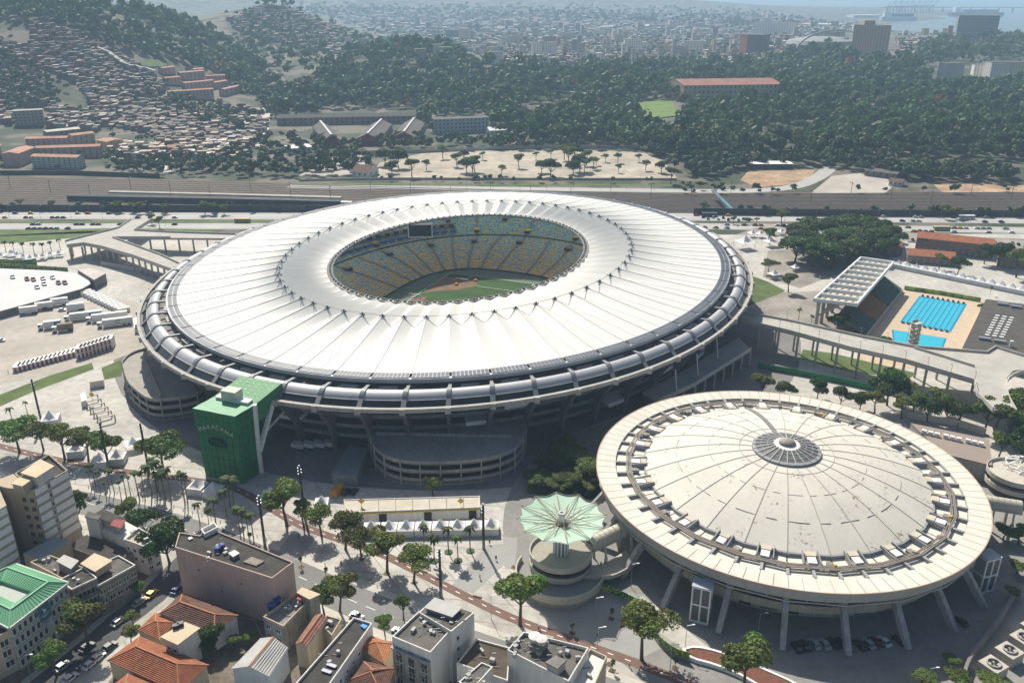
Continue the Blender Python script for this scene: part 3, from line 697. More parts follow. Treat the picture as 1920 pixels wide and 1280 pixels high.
for z in (3.6,7.0):
    m=MB(); m.lathe((UX,UY,0),[(0,z),(8.9,z)],64); m.build('deck',M('deck_paving',(.33,.31,.265),.9,var=.08,scale=.5),pav)
    m=MB(); ring(m,(UX,UY),9.2,8.9,z-.7,z+1.0); m.build('deck_parapet',rail_c,pav)
m=MB(); ring(m,(UX,UY),8.6,7.6,2.2,2.9); m.build('lower_rail',rail_c,pav)
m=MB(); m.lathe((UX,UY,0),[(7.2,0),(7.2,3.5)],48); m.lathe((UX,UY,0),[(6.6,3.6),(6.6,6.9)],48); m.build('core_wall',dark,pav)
m=MB(); m.lathe((UX,UY,0),[(1.9,7),(1.9,16.8)],20); m.build('mast_drum',M('mast_grey',(.26,.28,.27),.6),pav)
for k in range(12):
    m=MB(); t=2*PI*k/12; m.bar((UX+2.1*math.cos(t),UY+2.1*math.sin(t),7),(UX+2.1*math.cos(t),UY+2.1*math.sin(t),16.9),.32,.45); m.build('mast_fin',white,pav)
can=thing('canopy','mint green twelve sided inverted umbrella canopy with thin rust coloured struts','canopy',(UX,UY,16))
mint=M('mint_fabric',(.47,.66,.53),.6,var=.05,scale=.2,trans=.25); rust=M('rust_strut',(.30,.22,.15),.7)
def UP(r,t,z): return (UX+r*math.cos(t),UY+r*math.sin(t),z)
for k in range(12):
    t0,t1=2*PI*k/12+R(4),2*PI*(k+1)/12+R(4); m=MB(); rows=[]
    for j in range(7):
        f=j/6; t=t0+(t1-t0)*f; e=12.9-1.25*math.sin(PI*f); rows.append([UP(1.9+(e-1.9)*g,t,17.3+1.9*g**1.1-.25*math.sin(PI*f)*g) for g in (0,.25,.5,.75,1)])
    m.grid(rows); m.build('fabric_panel',mint,can,smooth=True)
    m=MB(); m.bar(UP(1.5,t0,18.0),UP(13.2,t0,19.5),.16); m.bar(UP(1.3,t0,20.6),UP(13.2,t0,19.55),.10); m.bar(UP(1.7,t0,17.3),UP(8.4,t0+.16,18.6),.1); m.build('strut',rust,can)
    m=MB(); m.bar(UP(13.0,t0,19.5),UP(11.7,(t0+t1)/2,19.25),.1); m.bar(UP(11.7,(t0+t1)/2,19.25),UP(13.0,t1,19.5),.1); m.build('edge_cable',cable,can)
m=MB(); m.lathe((UX,UY,0),[(1.9,17.2),(1.95,17.9),(1.5,18.0)],20); m.build('hub_ring',rust,can)
m=MB(); m.lathe((UX,UY,0),[(.95,16.8),(.95,20.6)],14); m.build('hub_drum',white,can)
m=MB(); m.lathe((UX,UY,0),[(1.15,20.4),(1.15,20.9),(.5,20.9),(.5,20.6),(0.01,20.6)],16); m.build('hub_cap',M('cap_grey',(.42,.42,.40),.6),can)
def tunnel(name,label,p,q,arc):
    t=thing(name,label,'walkway',p); P=Vector(p);Q=Vector(q); d=(Q-P); L=d.length; d=d.normalized(); n=Vector((-d.y,d.x,0)).normalized(); N=int(L/1.6)
    for k in range(N):
        m=MB(); rows=[]
        for f in (k/N+.004,(k+1)/N-.004):
            c=P+d*L*f; rows.append([tuple(c+n*2.3*math.cos(a)+Vector((0,0,2.6*math.sin(a)))) for a in [PI*i/10 for i in range(11)]])
        m.grid(rows); m.build('tunnel_panel',M('tunnel_cream',(.48,.45,.37),.6,var=.08),t,smooth=True)
    m=MB(); m.bar(P+Vector((0,0,-.5)),Q+Vector((0,0,-.5)),4.8,.9); m.build('floor_slab',concrete,t)
    if arc:
        m=MB()
        for f in (.25,.8):
            c=P+d*L*f
            for s in (-1,1):
                L2=[c+n*s*2.1+Vector((0,0,-.9)),c+n*s*3.4-d*.3+Vector((0,0,-4)),c+n*s*2.8-d*.3+Vector((0,0,-c.z))]
                for a,b in zip(L2,L2[1:]): m.bar(a,b,.5,.9)
        m.build('leg',rail_c,t)
tunnel('covered_bridge','vaulted cream footbridge joining the spiral pavilion to the arena',(22.8,209.6,8.0),(37.5,217.5,10.2),True)
a,b=G(1846,940,11),G(1915,949,11); tunnel('covered_bridge','vaulted cream footbridge leaving the right side of the arena',(*a,10.6),(*b,10.2),True)
m=MB(); L=[(21+16*f,201.5+7*f-3.2*math.sin(PI*f),2.8) for f in [k/8 for k in range(9)]]
for p,q in zip(L,L[1:]): m.prism([(p[0],p[1]),(q[0],q[1]),(q[0]-2.6,q[1]+6.2),(p[0]-2.6,p[1]+6.2)],2.2,2.8); m.bar((p[0],p[1],3.0),(q[0],q[1],3.0),.35,1.2)
m.build('side_ramp',rail_c,pav)
c=(AX+86,AY+16); t=thing('round_deck','round concrete lookout deck at the right edge beyond the arena','pavilion',(*c,0))
for z in (3,6.4):
    m=MB(); m.lathe((*c,0),[(0.1,z),(9,z),(9,z+1),(9.3,z+1),(9.3,z-.7),(6,z-.7)],40); m.build('deck',rail_c,t)
m=MB(); m.lathe((*c,0),[(5.5,0),(5.5,6)],32); m.build('core_wall',concrete_d,t)
gx,gy=G(1912,905); t=thing('lattice_frame','white open lattice frame standing beyond the arena right side','frame',(gx,gy,0)); m=MB()
for k in range(10):
    a0,a1=2*PI*k/10,2*PI*(k+1)/10
    for r0,z0,r1,z1 in ((9,0,8.6,4),(8.6,4,6,7.6),(6,7.6,2,9.2)):
        A=(gx+r0*math.cos(a0),gy+r0*math.sin(a0),z0);B=(gx+r1*math.cos((a0+a1)/2),gy+r1*math.sin((a0+a1)/2),z1);C=(gx+r0*math.cos(a1),gy+r0*math.sin(a1),z0)
        m.bar(A,B,.22);m.bar(B,C,.22);m.bar(A,C,.2)
m.build('lattice',white,t)
# ---------------------------------------------------------------- green tower
green=M('green_netting',(.017,.165,.055),.6,var=.2,scale=.25,var2=.12,scale2=1.5); green_l=M('green_roof_sheet',(.10,.30,.16),.5,var=.12,scale=.4)
gl=Vector((*G(386,892),0)); gf=Vector((*G(456,908),0)); gr=Vector((*G(490,885),0)); gb=gl+gr-gf; HG=27.0
tw=thing('wrapped_tower','tall tower wrapped in green netting with white lettering and white leg frames','tower',tuple((gl+gr)/2))
flare=lambda p,k: p+(p-(gl+gr)/2)*k
for nm,a,b in (('front_netting',gl,gf),('side_netting',gf,gr),('back_netting',gr,gb),('left_netting',gb,gl)):
    m=MB(); rows=[]
    for j in range(9):
        f=j/8; rows.append([tuple(flare(a+(b-a)*g,.10*f+.02*math.sin(g*PI*4)*f)+Vector((0,0,HG*f))) for g in [k/8 for k in range(9)]])
    m.grid(rows); m.build(nm,green,tw,smooth=True)
T4=[tuple(flare(p,.10)+Vector((0,0,HG))) for p in (gl,gf,gr,gb)]
m=MB(); m.q(*[(p[0],p[1],HG-.05) for p in T4]); m.build('roof_sheet',green_l,tw)
# link to the stadium
q0,q1=Vector(T4[2]),Vector(T4[3]); dd=(gr-gf).normalized()*14
m=MB(); P8=[(q0,0),(q0+dd,0),(q1+dd,0),(q1,0)]; UPZ=2.2; lo4=[(p.x,p.y,HG-7+(UPZ if i in(1,2) else 0)) for i,(p,_) in enumerate(P8)]; hi4=[(p.x,p.y,HG+.05+(UPZ if i in(1,2) else 0)) for i,(p,_) in enumerate(P8)]; m.q(*hi4); m.q(*lo4[::-1]); [m.q(lo4[i],lo4[(i+1)%4],hi4[(i+1)%4],hi4[i]) for i in range(4)]; m.build('link_netting',M('green_netting_light',(.05,.22,.08),.6,var=.25,scale=1.2),tw)
for i in range(6):
    for j in range(7):
        f,g=(i+.6)/6.4,(j+.5)/7; p=q0+(q1-q0)*f+dd*g; m=MB(); m.box((p.x,p.y,HG+.06+UPZ*g),(.5,.5,.06)); m.build('roof_light',M('pale_green_light',(.35,.55,.40),.5),tw)
wl=white
m=MB(); e0=flare(gr,.115); 
m.bar(gr+Vector((.3,-.3,0)),gr*.98+gf*.02+Vector((.4,-.3,9)),1.5,1.2); m.bar(gr+Vector((.3,-.3,8.6)),e0+(gf-gr)*.06+Vector((0,0,HG+.2)),1.5,1.2); m.bar(gr+Vector((.4,-.2,8.6)),gr+dd*.62+Vector((.8,-.4,HG-3)),1.5,1.2); m.bar(gr+dd*.15+Vector((.5,-.3,14)),gr+dd*1.0+Vector((.6,-.5,18)),.5,.5)
m.build('leg_frame',wl,tw)
cx=(Vector(T4[2])+Vector(T4[3]))/2; dr=math.atan2(T4[3][1]-T4[2][1],T4[3][0]-T4[2][0])
m=MB(); m.box((cx.x,cx.y,HG),(13.5,3.0,1.0),dr); m.build('roof_slab',wl,tw)
m=MB(); m.box((cx.x-.8,cx.y+.6,HG+1.0),(6.0,4.2,3.0),dr); m.build('plant_box',M('plant_cream',(.55,.52,.45),.7),tw)
seam_g=M('netting_seam',(.01,.09,.03),.7)
for a,b,N in ((gl,gf,7),(gf,gr,4)):
    for k in range(1,N):
        p=a+(b-a)*(k/N); n_=Vector(((b-a).y,-(b-a).x,0)).normalized()*.06; m=MB(); m.bar(p+n_,flare(p,.10)+n_+Vector((0,0,HG)),.14,.06); m.build('netting_seam',seam_g,tw)
    for k in range(1,9):
        f=k/9; n_=Vector(((b-a).y,-(b-a).x,0)).normalized()*.05; m=MB(); m.bar(flare(a,.1*f)+n_+Vector((0,0,HG*f)),flare(b,.1*f)+n_+Vector((0,0,HG*f)),.1,.05); m.build('netting_seam',seam_g,tw)
# lettering and emblem on the front netting
fd=(gf-gl); FW=fd.length; fu=fd.normalized(); fn=Vector((fu.y,-fu.x,0))
def onface(u,z,out=.25):
    p=gl+fu*u; return flare(p,.10*z/HG)+Vector((0,0,z))+fn*out
let=M('faded_lettering',(.42,.55,.45),.8)
def text(s,loc,size,rot,mat,parent,name='lettering'):
    c=bpy.data.curves.new(name,'FONT'); c.body=s; c.size=size; c.align_x='CENTER'; c.extrude=.02; o=bpy.data.objects.new(name,c); COL.objects.link(o); o.location=loc; o.rotation_euler=rot
    dg=bpy.context.evaluated_depsgraph_get(); me=bpy.data.meshes.new_from_object(o.evaluated_get(dg)); me.materials.clear(); me.materials.append(mat)
    bpy.data.objects.remove(o); o=bpy.data.objects.new(name,me); COL.objects.link(o); o.location=loc; o.rotation_euler=rot
    if parent: par(o,parent)
    return o
fyaw=math.atan2(fu.y,fu.x)
W_='MARACANÃ'
for i,ch in enumerate(W_):
    f=(i-3.5)/3.5
    o=text(ch,onface(FW*.5+FW*.36*f,18.4+2.2*math.cos(f*1.4),.3),2.3,(PI/2,0,fyaw),let,tw); o.rotation_euler=(Matrix.Rotation(fyaw,4,'Z')@Matrix.Rotation(PI/2,4,'X')@Matrix.Rotation(-f*.5,4,'Z')).to_euler()
m=MB()
for r,z0 in ((3.6,15.6),(2.4,15.9),(3.0,14.9)):
    for k in range(20):
        a,b=2*PI*k/20,2*PI*(k+1)/20; m.bar(onface(FW*.5+r*math.cos(a),z0+r*.36*math.sin(a),.3),onface(FW*.5+r*math.cos(b),z0+r*.36*math.sin(b),.3),.28,.1)
for k in range(9):
    a=PI+PI*k/8; m.bar(onface(FW*.5+3.6*math.cos(a),15.6+1.3*math.sin(a),.3),onface(FW*.5+3.2*math.cos(a),13.9+1.1*math.sin(a),.3),.2,.1)
m.build('stadium_emblem',M('dark_print',(.005,.02,.012),.8),tw)
# ---------------------------------------------------------------- raised walkways
def deck(label,poly,z,edges,cols,th=1.2,colw=.8):
    t=thing('raised_walkway',label,'walkway',(sum(p[0] for p in poly)/len(poly),sum(p[1] for p in poly)/len(poly),0))
    m=MB(); m.prism(poly,z-th,z); m.build('deck_slab',M('deck_concrete',(.40,.385,.35),.9,var=.1,scale=.15,var2=.06,scale2=1),t)
    for e in edges:
        m=MB(); m.wall(e,.4,z-.6,z+1.1); m.build('parapet',concrete_l,t)
    for c in cols:
        m=MB(); m.box((c[0],c[1],0),(colw,colw,z-th)); m.build('pillar',concrete,t)
    return t
H1=14.0
near=GG([(1390,601),(1480,622),(1593,653),(1700,677),(1827,715)],H1); far=GG([(1388,585),(1480,602),(1620,633),(1714,651),(1850,662),(1866,652),(1945,676)],H1)
endp=GG([(1832,738),(1862,768),(1905,772),(1888,738),(1888,708),(1900,694),(1945,690)],H1)
nr_=subdiv(near,9); pl=[]
for p in nr_[1:]: pl.append((p[0]+.3,p[1]+.8))
for p in subdiv(far[:5],9)[1:-2]: pl.append((p[0]-.2,p[1]-.8))
wk=deck('long raised concrete walkway running from the stadium past the swimming pool',near+endp+far[::-1],H1,[near,far,GG([(1714,653),(1770,670),(1827,688)],H1),GG([(1827,715),(1832,738),(1862,768)],H1),smooth_line(GG([(1905,772),(1886,738),(1888,706),(1945,690)],H1))],pl)
for p in nr_[1::1]+subdiv(far[:4],12)[1:]:
    m=MB(); m.tube((p[0],p[1],H1+1.1),(p[0],p[1],H1+4.4),.09,.07,5); m.bar((p[0],p[1],H1+4.4),(p[0]-.8,p[1],H1+4.5),.25,.15); m.build('lamp',steel,wk)
low=GG([(1385,632),(1408,655),(1300,722),(1235,752),(1205,735),(1290,690)],8)
deck('grey lower ramp curving under the stadium right side toward the arena',low,8,[low[1:4]],subdiv(low[1:4],8),1.0)
for q in ((1263,690),(1303,660),(1340,628)):
    c=G(q[0]+6,q[1]+48,7); m=MB(); m.bar((*c,7.5),(c[0]-1.2,c[1]+1.0,17.5),.5,.4); tag(m.build('white_strut',white),'slender white strut rising from the lower ramp to the stadium gutter','strut','struts beside the lower ramp')
H2=10.0
A2=GG([(122,453),(170,441),(222,428),(246,412),(286,411),(252,432),(320,436),(450,440),(450,447),(320,446),(212,446),(240,456),(300,478),(352,502),(330,509),(250,480),(190,463),(158,457),(126,461)],H2)
cl=subdiv(GG([(128,462),(158,459),(190,464),(250,481),(330,509)],H2),7)+subdiv(GG([(225,447),(320,447),(440,448)],H2),9)+subdiv(GG([(130,452),(200,438)],H2),9)
cl=[(p[0]+.2,p[1]+.7) for p in cl]
deck('forked raised concrete walkway left of the stadium beside the highway',A2,H2,[A2[0:4],A2[4:8],A2[9:14],A2[14:]],cl,1.3,.9)
lw('boundary_wall','low pale wall along the ramp below the forked walkway','wall',GG([(190,497),(260,510),(330,525)]),.4,0,2.6,concrete_l)
# ---------------------------------------------------------------- swimming pool
deckp=M('pool_deck',(.50,.40,.29),.9,var=.08,scale=.3,var2=.05,scale2=2)
pc=[Vector((*p,0)) for p in ((229.0,452.9),(248.8,438.9),(220.5,398.2),(200.9,412.3))]
for k,q in enumerate(([(1400,575),(1470,548),(1560,545),(1620,600),(1600,640),(1480,610)],[(1440,470),(1680,455),(1690,480),(1610,500),(1500,540),(1430,520)],[(1380,440),(1440,420),(1920,450),(1990,470),(1700,452),(1480,440)])): sheet('worn_paving',GG(q),.1+.004*k,M('worn_paving',(.27,.25,.225),.95,var=.25,scale=.06,var2=.12,scale2=.5))
sheet('pool_terrace',GG([(1674,548),(1700,541),(1850,563),(1806,650),(1785,690),(1600,690),(1625,628)]),.06,deckp)
poolm=M('pool_water',(.02,.42,.56),.08,0,.06,.3,.5,var2=.04,scale2=1.5); poold=M('pool_deep_edge',(.015,.22,.42),.2)
poolt=thing('swimming_pool','long bright blue swimming pool with eight lanes and dark starting blocks','pool',tuple((pc[0]+pc[2])/2))
def pp(f,g,z): p=pc[0]+(pc[1]-pc[0])*f+(pc[3]-pc[0])*g; return (p.x,p.y,z)
m=MB(); m.q(pp(0,0,.10),pp(0,1,.10),pp(1,1,.10),pp(1,0,.10)); m.build('pool_edge',poold,poolt)
m=MB(); m.q(pp(.045,.025,.13),pp(.045,.975,.13),pp(.955,.975,.13),pp(.955,.025,.13)); m.build('pool_water',poolm,poolt)
for k in range(1,9):
    m=MB(); f=.03+.94*k/9; m.bar(pp(f,.02,.2),pp(f,.98,.2),.35,.12); m.build('lane_rope',poold,poolt)
for k in range(9):
    for g in (-.012,1.012):
        m=MB(); p=pp((k+.6)/9.3,g,.06); m.box(p,(1.1,1.1,.9),math.atan2(*(pc[3]-pc[0]).yx)); m.build('starting_block',darksteel,poolt)
dvp=GG([(1672,618),(1775,634.6),(1768,654),(1675,646)])
dt=thing('diving_pool','small blue diving pool in front of the lane pool','pool',(*dvp[0],0)); c=Vector((sum(p[0] for p in dvp)/4,sum(p[1] for p in dvp)/4))
m=MB(); m.q(*[(*p,.10) for p in dvp]); m.build('pool_edge',poold,dt); m=MB(); m.q(*[(*(Vector(p)*.93+c*.07),.13) for p in dvp]); m.build('pool_water',poolm,dt)
x,y=G(1710,655); dv=thing('diving_tower','pale concrete diving tower beside the small pool','tower',(x,y,0)); m=MB()
for sx in (-1.5,1.5):
    for sy in (-1,1): m.box((x+sx,y+sy,0),(.6,.6,13.5),.5)
m.build('tower_leg',concrete_l,dv)
for k,z in enumerate((3,5,7.5,10,13.2)):
    m=MB(); m.box((x,y+.5-(k%2)*.3,z),(4.6,3.4,.4),.5); m.box((x,y+1.9,z+.4),(4.4,.15,1.0),.5); m.build('platform',concrete_l,dv)
m=MB(); m.bar((x-1.5,y-1,.2),(x+1.5,y+1,5),.5,.2); m.bar((x+1.5,y+1,5),(x-1.5,y-1,10),.5,.2); m.build('stair',concrete,dv)
# grandstand
ST=[Vector((*p,0)) for p in GG([(1614,482),(1675.5,490.5),(1606.6,569),(1527,559.5)],16)]
gs=thing('grandstand','open grandstand with a white ribbed roof facing the swimming pool','grandstand',tuple(ST[0]))
def rp(f,g,z): p=ST[0]+(ST[1]-ST[0])*f+(ST[3]-ST[0])*g+((ST[2]-ST[3])-(ST[1]-ST[0]))*f*g; return (p.x,p.y,z)
NBY=9
for k in range(NBY):
    g0,g1=k/NBY,(k+1)/NBY
    m=MB(); m.prism([rp(.02,g0,0)[:2],rp(.98,g0,0)[:2],rp(.98,g1,0)[:2],rp(.02,g1,0)[:2]],14.2,14.7); m.build('roof_slab',rail_c,gs)
    for j in range(5):
        m=MB(); m.bar(rp(.16+j*.17,g0+.02,14.85),rp(.16+j*.17,g0+.055,14.85),.9,.5); m.build('roof_step',concrete_d,gs)
for k in range(NBY+1):
    m=MB(); m.bar(rp(0,k/NBY,15.4),rp(1,k/NBY,15.4),.7,1.7); m.build('roof_beam',white,gs)
    m=MB(); m.bar(rp(.12,k/NBY,0),rp(.12,k/NBY,14.2),1.0,1.6); m.bar(rp(.12,k/NBY,7),rp(.6,k/NBY,14),.8,1.0); m.build('frame_leg',concrete,gs)
for f in (0,1):
    m=MB(); m.bar(rp(f,-.005,15.3),rp(f,1.005,15.3),.8,1.9); m.build('edge_beam',white,gs)
top=GG([(1640,505),(1572,588)],10.5); lo_=GG([(1693,543),(1625,628)],1.4)
ta,tb,la,lb=[Vector((*p,0)) for p in top+lo_]
seatg=M('green_seats',(.07,.13,.09),.7,var=.2,scale=.6); seato=M('orange_seats',(.32,.17,.06),.7,var=.2,scale=.6)
NRW=15
for k in range(NRW):
    f0,f1=k/NRW,(k+1)/NRW; z=10.5-9.2*f0
    for s0,s1,mt in ((0,.42,seatg),(.43,.74,seato),(.75,1,seatg)):
        P=[ta+(la-ta)*f0,tb+(lb-tb)*f0,tb+(lb-tb)*f1,ta+(la-ta)*f1]
        m=MB(); A=P[0]+(P[1]-P[0])*s0;B=P[0]+(P[1]-P[0])*s1;C=P[3]+(P[2]-P[3])*s1;D=P[3]+(P[2]-P[3])*s0
        m.prism([A[:2],B[:2],C[:2],D[:2]],max(0,z-1.4),z); m.build('seat_row',mt,gs)
m=MB(); m.bar((la.x,la.y,1),(lb.x,lb.y,1),.4,2); m.build('front_parapet',concrete_l,gs)
lw('banner_wall','yellow and green printed barrier along the far side of the pool','barrier',GG([(1695,543),(1760,552),(1838,566)]),.3,0,2.4,M('banner_print',(.25,.42,.08),.7,var=.7,scale=.35))
# low dark-roofed hall with rows of skylights
def hall(label,px,h,roofm,wallm_,units,cat='building'):
    P=GG(px,h); c=(sum(p[0] for p in P)/len(P),sum(p[1] for p in P)/len(P)); t=thing('hall',label,cat,(*c,0))
    m=MB(); m.prism(P,0,h-.4); m.build('wall',wallm_,t); m=MB(); m.prism([(p[0]+(p[0]-c[0])*.01,p[1]+(p[1]-c[1])*.01) for p in P],h-.4,h); m.build('roof',roofm,t)
    for nm,q,s,z,mt in units:
        x,y=G(*q,h); m=MB(); a=math.atan2(P[1][1]-P[0][1],P[1][0]-P[0][0]); m.box((x,y,h+.002),(s[0],s[1],z),a); m.build(nm,mt,t)
    return t
roof_dk=M('bitumen_roof',(.075,.07,.063),.9,var=.2,scale=.2,var2=.1,scale2=1.5)
sk=[]
for c in range(3):
    for r in range(9):
        f=r/8; sk.append(('skylight',(1870+c*13.5-f*19,592+f*36+c*2),(1.9,1.3),.3,white))
for q in ((1880,572),(1905,577),(1846,637),(1874,642)): sk.append(('cooling_rack',q,(5,2),1.2,steel))
sk.append(('flue',(1895,650),(1.2,1.2),3,white))
hall('low hall with a black roof and rows of white skylights beside the pool',[(1849,561),(1960,576),(1960,690),(1804,654)],6,roof_dk,concrete,sk)
ac=[('cooling_unit',(1732+k*12.2+(4 if k>2 else 0)+(5 if k>5 else 0),812+k*2.9),(1.6,1.3),1.4,white) for k in range(9)]
hall('flat taupe roofed hall with a row of white cooling units behind the arena',[(1708,793),(1854,823),(1860,872),(1770,850)],7,M('taupe_roof',(.27,.22,.19),.8,var=.05,scale=.2),concrete,ac)
lw('low_wall','pale low wall behind the taupe roofed hall','wall',GG([(1700,783),(1790,798),(1845,815)]),.6,0,3,concrete_l)
# ---------------------------------------------------------------- trees
def leafmat(name,col,hv=.25):
    m=bpy.data.materials.new(name); m.use_nodes=True; n=m.node_tree.nodes; l=m.node_tree.links; b=n['Principled BSDF']; b.inputs['Roughness'].default_value=.6; b.inputs['Specular IOR Level'].default_value=.25
    g=n.new('ShaderNodeNewGeometry'); oi=n.new('ShaderNodeObjectInfo')
    t=n.new('ShaderNodeTexNoise'); t.inputs['Scale'].default_value=.09; t.inputs['Detail'].default_value=2; l.new(g.outputs['Position'],t.inputs['Vector'])
    t2=n.new('ShaderNodeTexNoise'); t2.inputs['Scale'].default_value=.8; t2.inputs['Detail'].default_value=2; l.new(g.outputs['Position'],t2.inputs['Vector'])
    h=n.new('ShaderNodeHueSaturation'); h.inputs['Color'].default_value=(*col,1)
    a=n.new('ShaderNodeMapRange'); a.inputs[1].default_value=.3; a.inputs[2].default_value=.7; a.inputs[3].default_value=.455; a.inputs[4].default_value=.53; l.new(t.outputs['Fac'],a.inputs[0]); l.new(a.outputs[0],h.inputs['Hue'])
    c=n.new('ShaderNodeMath'); c.operation='MULTIPLY_ADD'; l.new(oi.outputs['Random'],c.inputs[0]); c.inputs[1].default_value=.5; c.inputs[2].default_value=.35
    d=n.new('ShaderNodeMath'); d.operation='MULTIPLY_ADD'; l.new(t2.outputs['Fac'],d.inputs[0]); d.inputs[1].default_value=.9; l.new(c.outputs[0],d.inputs[2])
    e=n.new('ShaderNodeMath'); e.operation='MULTIPLY_ADD'; l.new(t.outputs['Fac'],e.inputs[0]); e.inputs[1].default_value=1.7; e.inputs[2].default_value=-.85
    f=n.new('ShaderNodeMath'); l.new(d.outputs[0],f.inputs[0]); l.new(e.outputs[0],f.inputs[1]); l.new(f.outputs[0],h.inputs['Value'])
    l.new(h.outputs[0],b.inputs['Base Color']); tr=n.new('ShaderNodeBsdfTranslucent'); l.new(h.outputs[0],tr.inputs[0]); mx=n.new('ShaderNodeMixShader'); mx.inputs[0].default_value=.3
    l.new(b.outputs[0],mx.inputs[1]); l.new(tr.outputs[0],mx.inputs[2]); l.new(mx.outputs[0],n['Material Output'].inputs[0]); return m
leaf=leafmat('leaves',(.105,.165,.032)); leaf_d=leafmat('dark_leaves',(.05,.098,.021)); leaf_y=leafmat('olive_leaves',(.14,.17,.038)); leaf_o=leafmat('russet_leaves',(.20,.11,.035)); frond=leafmat('palm_fronds',(.065,.10,.03)); leaf_f=leafmat('forest_leaves',(.040,.082,.021))
bark=M('bark',(.10,.082,.065),.95,var=.25,scale=1.5)
NPR=np.random.RandomState(11)
def leafcloud(blobs,n,size,seed,nz=.55):
    """quads scattered through and on a set of ellipsoid blobs -> verts (4n,3)"""
    r=np.random.RandomState(seed); B=np.array(blobs); w=(B[:,3]*B[:,4]); w=w/w.sum(); ix=r.choice(len(B),n,p=w)
    d=r.normal(size=(n,3)); d/=np.linalg.norm(d,axis=1)[:,None]; d[:,2]=np.where(d[:,2]<-.35,-d[:,2]*.6,d[:,2])
    rad=r.uniform(.72,1.08,n)**1; c=B[ix,:3]+d*rad[:,None]*np.stack([B[ix,3],B[ix,3],B[ix,4]],1)
    nn=d+r.normal(size=(n,3))*nz; nn/=np.linalg.norm(nn,axis=1)[:,None]
    a=np.cross(nn,r.normal(size=(n,3))); a/=np.linalg.norm(a,axis=1)[:,None]; b=np.cross(nn,a); s=(size*r.uniform(.6,1.3,n))[:,None]
    return np.stack([c-a*s-b*s*.6,c+a*s-b*s*.6,c+a*s*.7+b*s*.6,c-a*s*.7+b*s*.6],1).reshape(-1,3)
def quadmesh(name,V,mat,extra=None):
    n=len(V)//4; me=bpy.data.meshes.new(name); me.vertices.add(len(V)); me.vertices.foreach_set('co',np.asarray(V,dtype=np.float32).ravel())
    me.loops.add(4*n); me.loops.foreach_set('vertex_index',np.arange(4*n,dtype=np.int32)); me.polygons.add(n); me.polygons.foreach_set('loop_start',np.arange(0,4*n,4,dtype=np.int32)); 
    me.update(calc_edges=True); me.materials.append(mat); o=bpy.data.objects.new(name,me); COL.objects.link(o); return o
def tree_proto(kind,h,cr,seed,mat,label,leaves=1100,flat=.5,low=.42,size=.42,nz=.5):
    r=random.Random(seed); root=thing('tree',label,'tree',(0,0,0),local=True)
    tr=MB(); fork=h*low; lean=Vector((r.uniform(-.5,.5),r.uniform(-.5,.5),0)); top=Vector((0,0,fork))+lean
    tr.tube((0,0,-.2),tuple(top*.5+Vector((0,0,0))),.032*h,.025*h,7,False); tr.tube(tuple(top*.5),tuple(top),.025*h,.02*h,7,False)
    blobs=[]; nb=r.randint(8,11)
    for k in range(nb):
        a=2*PI*k/nb+r.uniform(-.3,.3); q=r.uniform(.35,.8)*cr if k%3 else r.uniform(0,.35)*cr
        z=h*(low+ (1-low)*r.uniform(.35,.78)) if k%3 else h*r.uniform(.74,.86); br=cr*r.uniform(.30,.46)
        c=(math.cos(a)*q+lean.x,math.sin(a)*q+lean.y,z); blobs.append((*c,br,br*r.uniform(flat,flat+.25)))
        mid=top+(Vector(c)-top)*.5+Vector((0,0,-.03*h)); tr.tube(tuple(top),tuple(mid),.013*h,.009*h,5,False); tr.tube(tuple(mid),c,.009*h,.004*h,5,False)
    tr.build('trunk',bark,root); o=quadmesh('crown',leafcloud(blobs,leaves,size,seed),mat); par(o,root); return root
def palm_proto(h,seed,label,nf=13,L=2.7):
    r=random.Random(seed); root=thing('palm_tree',label,'palm',(0,0,0),local=True)
    m=MB(); m.tube((0,0,0),(.1,.05,h*.5),.2,.16,6,False); m.tube((.1,.05,h*.5),(.15,.1,h),.16,.12,6,False); m.build('trunk',M('palm_bark',(.19,.16,.125),.9,var=.2),root)
    m=MB()
    for k in range(nf):
        a=2*PI*k/nf+r.uniform(-.2,.2); el=r.uniform(.1,1.0); P=[]
        for j in range(6):
            f=j/5; P.append(Vector((.15+math.cos(a)*L*f*(.85-.1*f),.1+math.sin(a)*L*f*(.85-.1*f),h+L*(math.sin(el)*f-(.55+.35*math.cos(el))*f*f))))
        s=Vector((-math.sin(a),math.cos(a),0))
        for j in range(5):
            w0=.48*math.sin(PI*(j/5*.9+.1)); w1=.48*math.sin(PI*min(1,((j+1)/5*.9+.1)));d=Vector((0,0,-.35))
            m.q(P[j],P[j+1],P[j+1]+s*w1+d*w1,P[j]+s*w0+d*w0); m.q(P[j+1],P[j],P[j]-s*w0+d*w0,P[j+1]-s*w1+d*w1)
    m.build('crown',frond,root); return root
proto={}
def PT(k):
    if k not in proto:
        a={'round':lambda:tree_proto('r',12,5.4,1,leaf,'x',5200,.6,.38,.28),'round2':lambda:tree_proto('r',12,5.0,2,leaf_y,'x',4200,.55,.42,.27),'flat':lambda:tree_proto('r',11,6.6,3,leaf,'x',4600,.32,.5,.28),
         'airy':lambda:tree_proto('r',12,5.8,4,leaf_y,'x',3000,.5,.4,.26),'dark':lambda:tree_proto('r',14,7.6,5,leaf_d,'x',5200,.68,.25,.36),'slim':lambda:tree_proto('r',13,3.6,6,leaf,'x',3000,.9,.35,.26),
         'palm':lambda:palm_proto(8.5,7,'x'),'thin':lambda:palm_proto(9.5,8,'x',9,1.9),'fan':lambda:palm_proto(7,9,'x',16,2.1)}[k](); proto[k]=Proto(a)
    return proto[k]
H0={'round':12,'round2':12,'flat':11,'airy':12,'dark':14,'slim':13,'palm':8.5,'thin':9.5,'fan':7}
